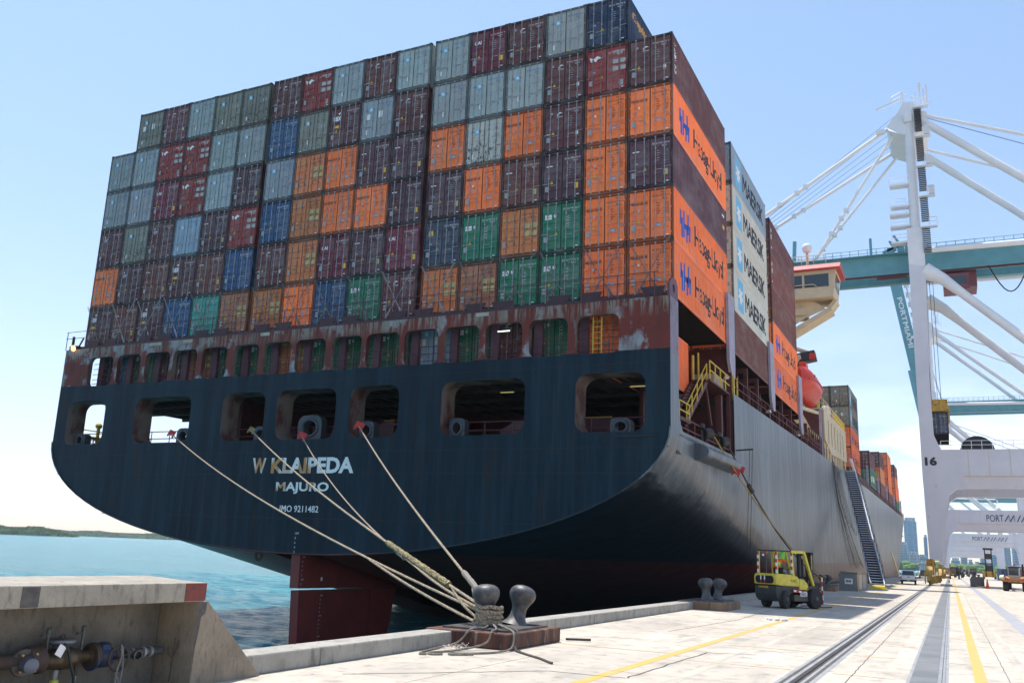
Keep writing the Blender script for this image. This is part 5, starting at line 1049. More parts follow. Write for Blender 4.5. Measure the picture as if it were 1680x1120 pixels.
b = MB(); p = inv @ bot; b.box(p.x - .75, p.x + .75, p.y - .6, p.y + .7, .02, .12); b.tube([(p.x - .6, p.y, .18), (p.x + .6, p.y, .18)], .16, 10); b.build('gangway_foot', 'fork_yellow', e)
rope('gangway_wire', [ship(.9, 78, -1.8), top.lerp(bot, .75) + Vector((.5, .4, 1.0))], .03, 'dark_steel', 'dark hoisting wire running down beside the gangway', 'wire', None, 5)
b = MB(); b.beam(ship(.8, 76, -.6), ship(1.2, 80, -3.6), .25, .25); b.beam(ship(1.2, 80.0, -3.7), ship(1.4, 84, -8), .1, .1); tag(b.build('gangway_davit', 'white_paint'), 'pale davit bar above the head of the gangway', 'davit')
b = MB(); b.beam((-5.0, 94, 3.4), (-4.5, 95.5, 1.3), .12, .2); tag(b.build('leaning_ladder', 'beige_paint'), 'pale board leaning behind the foot of the gangway', 'board')
# blue drum & gear at the head of the gangway
e2 = MB(); e2.lathe([(.35, 0), (.38, .4), (.35, .8)], 12, 0, ship(-.3, 63.5, -2.4)); tag(e2.build('blue_drum', 'valve_blue'), 'blue drum on deck at the head of the gangway', 'drum')
# shed, box
e = empty('quay_shed', (-8.0, 79.4, 0)); tag(e, 'low grey power shed with a small white sign by the third bollard', 'shed')
b = MB(); b.box(-.1, 1.1, 0, 10.2, 0, 1.42); b.box(-.2, 1.2, -.1, 10.3, 1.42, 1.52); b.build('shed_body', 'wedge_concrete', e); b = MB(); b.box(-.3, .95, -.06, -.01, 0, 1.35); b.build('shed_front', 'hull_grey', e)
b = MB(); b.box(.15, .75, -.1, -.06, .55, .98); sg = b.build('shed_sign', 'tape_white', e); b = MB(); b.keep = 1
for i in range(4): b.box(.24 + .11 * i, .31 + .11 * i, -.11, -.1, .68, .88)
b.build('sign_marks', 'ink_dark', sg)
b = MB(); b.box(1.1, 1.13, 1.2, 4.2, .1, 1.3); b.box(1.1, 1.13, 5.2, 8.2, .1, 1.3); b.build('shed_door', 'pale_shed', e)
b = MB(); b.box(-8.5, -7.6, 92, 93.2, 0, .55); b.box(-8.55, -7.55, 91.95, 93.25, .55, .62); tag(b.build('low_box', 'pale_shed'), 'low pale utility box between the shed and the gangway foot', 'box')
b = MB()
for i in range(9): a = i * 40; b.lathe([(.02, 0), (.07, .03), (.06, .08), (.01, .1)], 7, 0, (-5.9 + .08 * i + .05 * math.sin(a), 33.2 + .1 * math.cos(a), 0))
tag(b.build('crumpled_bag', 'tape_white', smooth=True), 'crumpled white bag lying at the shadow edge by the forklift', 'bag')
# ============================================================ LEFT WALL with pipework
e = empty('concrete_wall', (-9.45, 9.6, 0)); tag(e, 'weathered concrete wall at the left with a thick coping and sloping end buttress', 'wall')
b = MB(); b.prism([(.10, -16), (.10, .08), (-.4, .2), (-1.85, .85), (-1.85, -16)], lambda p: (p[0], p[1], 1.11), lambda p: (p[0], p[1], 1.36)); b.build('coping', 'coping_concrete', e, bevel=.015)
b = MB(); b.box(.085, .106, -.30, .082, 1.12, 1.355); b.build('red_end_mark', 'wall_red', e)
b = MB(); b.box(-1.6, -.62, -16, -.02, -3, 1.108); b.build('recess_wall', 'wall_concrete_shaded', e)
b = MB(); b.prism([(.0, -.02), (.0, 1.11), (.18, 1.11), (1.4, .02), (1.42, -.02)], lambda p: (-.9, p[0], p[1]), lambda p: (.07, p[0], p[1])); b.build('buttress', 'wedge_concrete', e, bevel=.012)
pm('patch_dark', (.07, .068, .065), (.12, .11, .10), 8, .9, bmp=.2)
b = MB()
b.box(.100, .108, -2.72, -2.50, 1.12, 1.345); o = b.build('dark_patch', 'patch_dark', e)
b = MB(); b.face([(.076, y, z) for y, z in ((.0, .02), (.0, 1.1), (.16, 1.1), (.14, .95), (.07, .9), (.05, .7), (.02, .5))]); b.build('dark_stain', 'patch_dark', e)
# pipe run along y inside the recess; x = -9.9 world, z .5
def P3(x, y, z): return (x, y, z)
PX, PZ = -9.80, .50
e = empty('water_meter', (PX, 7.74, PZ - .03)); tag(e, 'bronze pipe meter with a domed grey lid and a white paper tag', 'meter')
def ly(name, prof, mat, par, o=(0, 0, 0), ax=(0, 1, 0), n=20, smooth=True): b = MB(); b.lathe(prof, n, 0, o, ax); return b.build(name, mat, par, smooth=smooth)
ly('meter_body', [(.07, -.02), (.085, 0), (.12, .08), (.135, .2), (.13, .34), (.10, .44), (.075, .47), (.07, .62), (.085, .63)], 'bronze', e, (0, -.1, 0))
ly('meter_lid', [(.08, .08), (.09, .15), (.165, .19), (.17, .22), (.15, .235)], 'meter_grey', e, (0, .10, 0), (0, 0, 1))
b = MB(); b.tube([(0, .1, .22), (0, .1, .27)], .025, 8); b.tube([(0, .1, .265), (.03, .13, .265)], .018, 6); b.build('lid_knob', 'pipe_green', e)
for y in (-.09, .40):
    b = MB(); b.tube([(0, y, .08), (0, y, .26)], .018, 8); b.tube([(0, y, .26), (0, y, .35)], .030, 8); b.tube([(.0, y - .09, .28), (0, y, .28)], .018, 6); b.tube([(0, y - .02, .35), (0, y + .02, .355)], .022, 6); b.build('test_cock', 'pipe_green', e, smooth=True)
ly('inlet_flange', [(.075, -.06), (.15, -.06), (.15, -.03), (.145, -.03), (.145, 0), (.08, 0)], 'rust_iron', e, (0, -.14, 0))
ly('outlet_flange', [(.08, 0), (.15, 0), (.15, .03), (.155, .035), (.155, .065), (.08, .065)], 'rust_iron', e, (0, .54, 0))
b = MB(); b.box(.15, .155, -.10, .0, -.0, .13); o = b.build('paper_tag', 'tape_white', e); o.rotation_euler = (R(-28), 0, 0); o.location = (0, 0, .03)
b = MB(); b.tube([(0, .08, -.12), (0, .08, -.24)], .035, 10); b.tube([(0, .08, -.36), (0, .08, -.50)], .06, 10); b.build('drain_stem', 'galv', e); b = MB(); b.tube([(0, .08, -.24), (0, .08, -.36)], .05, 12); b.build('stem_band', 'locker_yellow', e)
b = MB(); b.tube([(.05, -.05, .22), (.12, .02, .23), (.17, .08, .12), (.18, .13, -.05), (.18, .20, -.2), (.16, .23, -.35), (.1, .18, -.48)], .018, 8); b.build('drain_hose', 'hose', e, smooth=True)
b = MB(); b.tube([(0, .36, -.08), (0, .36, -.22)], .025, 8); b.build('drain_pipe', 'rust_iron', e); b = MB(); b.tube([(0, .35, -.22), (0, .33, -.5)], .03, 8); b.build('drain_pipe', 'galv', e)
e = empty('pipe_strainer', (PX, 7.27, PZ - .01)); tag(e, 'dark flanged pipe section with a round capped port at the left edge', 'pipe')
ly('strainer_body', [(.16, -.55), (.16, -.45), (.18, -.44), (.18, -.36), (.16, -.34), (.09, -.32), (.085, .0), (.10, .05), (.12, .1), (.15, .12), (.16, .30)], 'rust_iron', e)
ly('strainer_cap', [(.09, 0), (.09, .1), (.085, .14), (.05, .16)], 'meter_grey', e, (.08, .08, -.03), (1, -.2, -.1)); ly('strainer_flange', [(.15, 0), (.16, .02), (.15, .04)], 'bollard_iron', e, (.04, .06, -.02), (1, -.1, 0))
b = MB()
for a in range(45, 360, 90):
    for y, x, r_ in ((.08, .09, .13), ): b.lathe([(.02, 0), (.02, .04), (.01, .05)], 6, 0, (x, y + r_ * math.cos(R(a)), -.02 + r_ * math.sin(R(a))), (1, 0, 0))
b.build('brass_bolt', 'brass', e)
e = empty('gate_valve', (PX, 8.40, PZ - .06)); tag(e, 'blue gate valve with a round handwheel and hanging chain in the recess', 'valve')
ly('valve_body', [(.155, -.05), (.155, -.02), (.09, -.01), (.10, .05), (.13, .1), (.13, .2), (.11, .26), (.08, .3)], 'valve_blue', e, (0, -.06, 0))
b = MB(); b.lathe([(.10, .0), (.09, .09), (.05, .12)], 12, 0, (0, .08, .06), (0, 0, 1)); b.build('valve_bonnet', 'valve_blue', e, smooth=True)
b = MB(); b.tube([(.20, .16 + .15 * math.cos(R(a)), -.01 + .15 * math.sin(R(a))) for a in range(0, 361, 15)], .016, 7); b.tube([(0, .14, 0), (.22, .16, -.01)], .02, 8)
for a in (0, 90, 180, 270): b.tube([(.20, .16, -.01), (.20, .16 + .15 * math.cos(R(a + 20)), -.01 + .15 * math.sin(R(a + 20)))], .011, 5)
b.build('handwheel', 'rust_iron', e, smooth=True)
e = empty('lock_chain', (PX + .23, 8.55, .52)); tag(e, 'loose steel chain hanging down through the handwheel', 'chain')
def chain(name, pts, par):
    b = MB(); k = 0
    for p, q in zip(pts, pts[1:]):
        p, q = Vector(p), Vector(q); n = max(1, int((q - p).length / .028)); dr = (q - p).normalized()
        for i in range(n):
            c = p.lerp(q, (i + .5) / n); s_ = dr.cross(Vector((1, 0, 0)) if k % 2 else Vector((.3, 1, 0))).normalized(); b.tube([c + dr * .019 * math.cos(R(a)) + s_ * .011 * math.sin(R(a)) for a in range(0, 361, 60)], .0042, 4, cap=False); k += 1
    return b.build(name, 'galv', par)
chain('chain_links', [(0, 0, .08), (.01, .02, -.05), (.01, -.03, -.25), (.02, -.04, -.5)], e); chain('chain_links', [(0, .03, .05), (.02, .05, -.2), (.02, .03, -.42), (.02, -.02, -.30)], e)
e = empty('branch_pipe', (PX, 9.05, PZ - .08)); tag(e, 'grey green pipe stub with a capped tee ending at the wall corner', 'pipe')
ly('pipe_run', [(.055, -.2), (.055, .38)], 'pipe_green', e, (0, 0, .03)); ly('tee_branch', [(.065, 0), (.065, .12), (.05, .12), (.05, .04)], 'pipe_green', e, (0, -.08, .02), (1, -.2, -.1))
for y in (-.14, .05, .16): ly('pipe_coupling', [(.068, 0), (.07, .02), (.068, .04)], 'galv', e, (0, y, .03))
b = MB(); b.tube([(.16, .20, .0), (.17, .23, -.11), (.17, .28, -.14), (.17, .33, -.08), (.17, .36, .08)], .008, 5); b.tube([(.17, .30, .12), (.17, .29, -.2), (.16, .28, -.45)], .008, 5); tw = b.build('tie_wire', 'rust_iron'); tw.location = (PX, 9.2, PZ); tag(tw, 'rusty looped wire hanging on the wall beside the pipe end', 'wire')
# ============================================================ FORKLIFT AND DRIVER
fl = empty('forklift', (-7.22, 42.55, 0), R(60)); tag(fl, 'yellow and black forklift with red and white striped posts parked beside the ship', 'forklift')
# local: x forward, y left; rear axle at x=.0, front axle x=1.95, half width .6
def prismY(b, poly, y0, y1, m=0): b.prism(poly, lambda p: (p[0], y0, p[1]), lambda p: (p[0], y1, p[1]), m)
b = MB(); prismY(b, [(-.55, .42), (-.62, .62), (-.62, .98), (-.25, .98), (-.2, .7), (-.42, .35)], -.60, .60); prismY(b, [(-.25, .98), (.95, .98), (.95, .80), (.35, .62), (.33, .55), (-.2, .7)], -.60, .60)
prismY(b, [(-.55, .42), (-.42, .30), (-.3, .30), (-.3, .6)], -.58, .58); b.box(-.3, .5, -.3, .3, .3, .8); b.build('counterweight', 'fork_dark', fl, bevel=.03)
b = MB(); prismY(b, [(-.63, 1.02), (-.66, 1.30), (-.60, 1.46), (-.45, 1.50), (.35, 1.48), (.85, 1.40), (.95, 1.3), (.95, .95), (-.3, .99)], -.62, .62); prismY(b, [(.95, .82), (.95, 1.3), (1.25, 1.28), (1.5, 1.12), (1.58, .95), (1.6, .8)], -.64, -.45); prismY(b, [(.95, .82), (.95, 1.3), (1.25, 1.28), (1.5, 1.12), (1.58, .95), (1.6, .8)], .45, .64)
b.build('engine_hood', 'fork_yellow', fl, bevel=.035)
vs, fs = plate_geo(rrect(-.50, .50, 1.07, 1.40, .14, 4), [], .03); b = MB(); b.v = [(-.665 + p[2], p[0], p[1]) for p in vs]; b.f = list(fs); b.m = [0] * len(fs); gr = b.build('rear_grille', 'gasket', fl)
for y in (-.05, .16):
    b = MB(); b.box(-.69, -.68, y, y + .06, 1.06, 1.22, 0); b.box(-.69, -.68, y, y + .06, 1.22, 1.40, 1); b.build('reflector_tape', ['tape_red', 'tape_white'], gr)
b = MB(); b.keep = 1; put_text(b, 'HYSTER', lambda u, v: (-.632, .36 - u, .86 + v), .55, .085, 0, bold=.03); b.build('rear_lettering', 'ink_yellow', fl)
b = MB(); b.keep = 1; put_text(b, 'H110XL', lambda u, v: (.35 + u, -.628, 1.15 + v), .4, .12, 0); put_text(b, '150CL', lambda u, v: (.98 + u, -.676, .57 + v), .38, .12, 0, bold=.03); b.build('side_lettering', 'ink_dark', fl)
b = MB(); b.box(.95, 1.42, -.672, -.655, .54, .72); b.build('number_plate', 'tape_white', fl)
b = MB(); prismY(b, [(.55, .32), (1.5, .32), (1.5, .55), (.95, .60), (.55, .6)], -.65, .65); b.build('side_tank', 'fork_brown', fl, bevel=.02)
b = MB(); prismY(b, [(.45, .72), (1.45, .66), (1.45, .76), (.45, .84)], -.665, -.655); b.build('side_tape_base', 'tape_red', fl)
b = MB(); [prismY(b, [(x, .74 - (x - .45) * .08), (x + .16, .73 - (x - .45) * .08), (x + .16, .81 - (x - .45) * .08), (x, .82 - (x - .45) * .08)], -.672, -.667) for x in (.5, .86, 1.22)]; b.build('side_tape', 'tape_white', fl)
b = MB(); prismY(b, [(1.5, .35), (2.25, .35), (2.25, .9), (1.6, .9), (1.5, .7)], -.42, .42); prismY(b, [(1.42, .86), (1.7, 1.02), (2.3, .98), (2.4, .85), (2.35, .80)], -.66, -.44); prismY(b, [(1.42, .86), (1.7, 1.02), (2.3, .98), (2.4, .85), (2.35, .80)], .44, .66); b.box(.4, 1.5, -.45, .45, .8, .95); b.build('chassis', 'fork_dark', fl)
def wheel(x, y, r_, w_, rz=0):
    b = MB(); b.lathe([(r_ * .55, -w_ / 2), (r_ * .92, -w_ / 2), (r_, -w_ / 2 + .04), (r_, w_ / 2 - .04), (r_ * .92, w_ / 2), (r_ * .55, w_ / 2)], 28, 0, (0, 0, 0), (0, 1, 0)); o = b.build('wheel', 'rubber', fl, smooth=True); o.location = (x, y, r_); o.rotation_euler = (0, 0, rz)
    c = MB(); c.lathe([(.05, -w_ / 2 - .03), (.1, -w_ / 2 - .02), (.12, -w_ / 2 + .03), (r_ * .5, -w_ / 2 + .05), (r_ * .56, -w_ / 2 - .005), (r_ * .56, w_ / 2)], 20, 0, (0, 0, 0), (0, 1, 0)); c.build('rim', 'rim', o, smooth=True)
wheel(0.05, -.5, .40, .28, R(18)); wheel(0.05, .5, .40, .28, R(18)); wheel(1.95, -.62, .44, .34); wheel(1.95, .62, .44, .34)
# overhead guard
b = MB()
for s_ in (-1, 1):
    b.beam((.62, s_ * .56, 1.4), (.55, s_ * .52, 2.48), .10, .09); b.beam((.55, s_ * .52, 2.48), (1.45, s_ * .52, 2.48), .08, .12); b.beam((1.45, s_ * .52, 2.50), (1.98, s_ * .58, 1.0), .11, .10); b.beam((-.42, s_ * .52, 1.5), (-.42, s_ * .50, 2.46), .07, .07)
b.build('guard_post', 'fork_yellow', fl)
b = MB(); b.beam((-.42, -.5, 2.5), (-.42, .5, 2.5), .06, .05)
for y in (-.55, .55): b.beam((-.44, y * .93, 2.5), (1.45, y * .93, 2.5), .05, .05)
for y in (-.35, -.18, 0, .18, .35): b.beam((-.4, y, 2.5), (1.45, y, 2.5), .03, .04)
b.build('overhead_guard', 'fork_dark', fl)
b = MB()
for (x, y, x2, y2) in ((-.46, -.52, -.46, -.50), (-.46, .52, -.46, .50), (.52, -.57, .48, -.53)):
    for i in range(6): z = 1.52 + i * .155; b.box(x - .02, x + .005, y - .04, y + .04, z, z + .155, i % 2)
b.build('post_tape', ['tape_white', 'tape_red'], fl)
b = MB()
for s_ in (-1, 1): b.box(2.1, 2.28, s_ * .34 - .06, s_ * .34 + .06, .15, 2.5)
b.box(2.1, 2.28, -.4, .4, 2.35, 2.5); b.box(2.12, 2.2, -.4, .4, 1.3, 1.4); b.box(2.2, 2.28, -.4, .4, .2, .4); b.tube([(2.15, -.12, .5), (2.15, -.12, 2.2)], .05, 8); b.tube([(2.15, .12, .5), (2.15, .12, 2.2)], .05, 8); b.build('mast', 'fork_dark', fl)
b = MB(); b.keep = 1; put_text(b, 'HYSTER', lambda u, v: (2.19 - v * .6, -.405, 1.75 + u * .9), .7, .12, 0, bold=.03); b.build('mast_lettering', 'ink_yellow', fl)
b = MB(); b.box(2.3, 2.36, -.75, .75, .45, .52); b.box(2.3, 2.36, -.75, .75, .85, .92)
for y in (-.72, -.3, .3, .68): b.tube([(2.38, y, .2), (2.38, y, 1.42)], .025, 6)
b.tube([(2.38, -.72, 1.42), (2.38, -.3, 1.42)], .025, 6); b.build('load_backrest', 'bogie_yellow', fl)
b = MB(); [b.box(2.36, 2.39, -.80, -.74, .2 + i * .2, .4 + i * .2, i % 2) for i in range(6)]; b.build('backrest_tape', ['tape_red', 'tape_white'], fl)
b = MB(); [b.tube([(2.05, y, .9), (2.0, y, 1.7), (2.08, y, 2.3), (2.16, y, 2.35), (2.2, y, 1.2)], .016, 5) for y in (-.22, -.18, .2)]; b.build('hydraulic_hose', 'rubber', fl, smooth=True)
b = MB(); b.tube([(-.1, .35, 1.5), (-.1, .35, 2.3), (-.16, .35, 2.4)], .035, 8); b.build('exhaust_pipe', 'rim', fl)
b = MB(); b.box(2.36, 3.5, -.45, -.33, .04, .08); b.box(2.36, 3.5, .33, .45, .04, .08); b.build('fork', 'dark_steel', fl)
b = MB(); b.box(.22, .38, -.24, .24, 1.45, 1.78); b.box(.3, .85, -.28, .28, 1.38, 1.5); b.build('seat', 'gasket', fl, bevel=.04)
b = MB(); b.tube([(1.35, 0, .9), (1.2, 0, 1.6)], .035, 8); b.tube([(1.18 + .02 * math.cos(R(a)), .17 * math.cos(R(a)), 1.62 + .17 * math.sin(R(a))) for a in range(0, 361, 30)], .015, 6); b.box(1.3, 1.55, -.4, .4, .9, 1.35); b.build('dashboard', 'fork_dark', fl)
b = MB(); b.lathe([(.05, 0), (.055, .08), (.03, .12)], 10, 0, (-.35, .12, 2.35)); b.build('beacon', 'cone_orange', fl); b = MB(); b.lathe([(.05, -.03), (.05, .03)], 12, 0, (-.42, .25, 2.3), (1, 0, 0)); b.build('work_lamp', 'tape_white', fl)
# driver: one skinned body, leaning forward-left
pr = empty('person', (0, 0, 0)); pr.matrix_world = fl.matrix_world @ Matrix.Translation((-.18, .22, .10)); tag(pr, 'driver in an orange and green safety vest bent forward in the forklift seat', 'person')
def skin(name, V, E, rad, mat, par, sub=2, mats=None, fn=None):
    me = bpy.data.meshes.new(name); me.from_pydata(V, E, []); o = bpy.data.objects.new(name, me); COL.objects.link(o)
    m_ = o.modifiers.new('s', 'SKIN'); me.skin_vertices[0].data[0].use_root = True
    for i, r_ in enumerate(rad): me.skin_vertices[0].data[i].radius = (r_, r_) if not isinstance(r_, tuple) else r_
    q = o.modifiers.new('u', 'SUBSURF'); q.levels = sub; q.render_levels = sub
    dg = bpy.context.evaluated_depsgraph_get(); nm = bpy.data.meshes.new_from_object(o.evaluated_get(dg)); bpy.data.objects.remove(o)
    o = bpy.data.objects.new(name, nm); COL.objects.link(o); o.parent = par
    for k in (mats or [mat]): nm.materials.append(MATS[k])
    for f in nm.polygons: f.use_smooth = True; f.material_index = fn(f.center) if fn else 0
    return o
V = [(.55, 0, 1.55), (.62, 0, 1.72), (.76, 0, 1.92), (.90, 0, 2.06), (1.0, 0, 2.12), (1.07, 0, 2.17), (.86, -.19, 2.03), (1.0, -.28, 1.85), (1.14, -.2, 1.68), (1.17, -.16, 1.65), (.86, .19, 2.03), (1.0, .28, 1.85), (1.14, .2, 1.68), (1.17, .16, 1.65),
     (.60, -.12, 1.52), (1.0, -.16, 1.52), (1.12, -.16, 1.12), (1.25, -.16, 1.03), (.60, .12, 1.52), (1.0, .16, 1.52), (1.12, .16, 1.12), (1.25, .16, 1.03)]
Ed = [(0, 1), (1, 2), (2, 3), (3, 4), (4, 5), (3, 6), (6, 7), (7, 8), (8, 9), (3, 10), (10, 11), (11, 12), (12, 13), (0, 14), (14, 15), (15, 16), (16, 17), (0, 18), (18, 19), (19, 20), (20, 21)]
rad = [.15, (.16, .14), (.17, .15), (.14, .12), .055, .055, .075, .055, .04, .035, .075, .055, .04, .035, .095, .075, .05, .04, .095, .075, .05, .04]
def dcol(c):
    if c.z < 1.6 and c.x > .4: return 2
    if abs(c.y) > .22 and c.x > .9: return 3
    return 0 if (int((c.z * 9 + c.x * 3)) % 3) else 1
skin('body', V, Ed, rad, None, pr, 2, ['hivis_orange', 'hivis_green', 'denim', 'skin'], dcol)
b = MB(); b.lathe([(.03, -.13), (.075, -.10), (.088, -.03), (.092, .03), (.085, .09), (.05, .125), (.01, .135)], 14, 0, (1.10, 0, 2.22), (.25, 0, 1)); b.build('head', 'skin', pr, smooth=True)
b = MB(); b.lathe([(.105, -.14), (.115, -.02), (.11, .06), (.08, .13), (.02, .155)], 14, 0, (1.085, 0, 2.23), (.25, 0, 1)); b.build('hood', 'hivis_green', pr, smooth=True)
for s_ in (-1, 1):
    hand = (1.17, s_ * .16, 1.65)
    b = MB(); b.lathe([(.02, -.05), (.035, -.03), (.038, .02), (.03, .045)], 8, 0, hand, (.3, 0, -.9))
    for k in range(4): a = Vector(hand) + Vector((.015, (k - 1.5) * .018, -.03)); b.tube([a, a + Vector((.04, 0, -.02)), a + Vector((.045, 0, -.055 + .004 * k)), a + Vector((.02, 0, -.07))], .009, 5)
    a = Vector(hand) + Vector((0, -s_ * .03, 0)); b.tube([a, a + Vector((.03, -s_ * .02, -.02)), a + Vector((.05, -s_ * .015, -.03))], .010, 5); b.build('hand', 'skin', pr, smooth=True)
# ============================================================ PICKUPS
def pickup(x, y, rz, body_mat, label, suv=False):
    e = empty('parked_car', (x, y, 0), rz); tag(e, label, 'pickup' if not suv else 'car', 'vehicles parked along the quay')
    # local: y forward, x right; rear at y=0
    b = MB(); sec = [(-.93, .45), (-.96, .75), (-.93, 1.02), (-.86, 1.08), (.86, 1.08), (.93, 1.02), (.96, .75), (.93, .45)]
    b.prism(sec, lambda p: (p[0], .0, p[1]), lambda p: (p[0], 5.3, p[1] - .05)); bd = b.build('car_body', body_mat, e, bevel=.05)
    b = MB(); y0, y1 = (1.85, 3.9) if not suv else (.15, 3.9)
    b.hexa(((-.86, y0, 1.05), (.86, y0, 1.05), (.86, y1, 1.02), (-.86, y1, 1.02), (-.70, y0 + .22, 1.80), (.70, y0 + .22, 1.80), (.70, y1 - .7, 1.80), (-.70, y1 - .7, 1.80))); b.build('cab', body_mat, e, bevel=.06)
    b = MB(); b.hexa(((-.74, y0 + .00, 1.14), (.74, y0 + .00, 1.14), (.74, y0 + .05, 1.14), (-.74, y0 + .05, 1.14), (-.62, y0 + .175, 1.68), (.62, y0 + .175, 1.68), (.62, y0 + .2, 1.68), (-.62, y0 + .2, 1.68)))
    b.build('rear_window', 'glass_dark', e)
    b = MB()
    for s_ in (-1, 1): b.hexa([(s_ * (.88 - (z - 1.05) * .21), yy, z) for yy, z in ((y0 + .3, 1.15), (y1 - .25, 1.15), (y1 - .8, 1.7), (y0 + .4, 1.7))] + [(s_ * (.87 - (z - 1.05) * .21), yy, z) for yy, z in ((y0 + .3, 1.15), (y1 - .25, 1.15), (y1 - .8, 1.7), (y0 + .4, 1.7))])
    b.build('side_window', 'glass_dark', e)
    b = MB(); b.box(-.78, .78, -.02, .0, .56, 1.03); b.build('tailgate', body_mat, e, bevel=.015); b = MB(); b.box(-.12, .12, -.035, -.018, .90, .97); b.build('tailgate_handle', 'gasket', e)
    for s_ in (-1, 1): b = MB(); b.box(min(s_ * .80, s_ * .93), max(s_ * .80, s_ * .93), -.03, .03, .68, 1.0); b.build('tail_light', 'tail_red', e)
    b = MB(); b.box(-.95, .95, -.18, .0, .40, .56); b.build('rear_bumper', 'gasket' if not suv else 'galv', e, bevel=.03); b = MB(); b.box(-.16, .16, -.195, -.18, .44, .53); b.build('number_plate', 'tape_white', e)
    for s_ in (-1, 1):
        for yy in (1.1, 4.3):
            b = MB(); b.lathe([(.2, -.12), (.36, -.12), (.38, -.08), (.38, .08), (.36, .12), (.2, .12)], 20, 0, (0, 0, 0), (1, 0, 0)); o = b.build('wheel', 'rubber', e, smooth=True); o.location = (s_ * .8, yy, .38); c = MB(); c.lathe([(.02, .1 * s_), (.2, .1 * s_), (.21, .05 * s_)], 14, 0, (0, 0, 0), (1, 0, 0)); c.build('rim', 'galv', o)
    for s_ in (-1, 1): b = MB(); b.box(s_ * 1.03 - .1, s_ * 1.03 + .1, 3.5, 3.58, 1.12, 1.3); b.build('wing_mirror', 'gasket', e)
    return e
pickup(-4.95, 128.2, R(2), 'car_white', 'white pickup truck parked tail first just beyond the gangway foot')
pickup(-5.3, 222, R(4), 'car_dark', 'dark parked car farther down the quay beyond the white pickup', True)
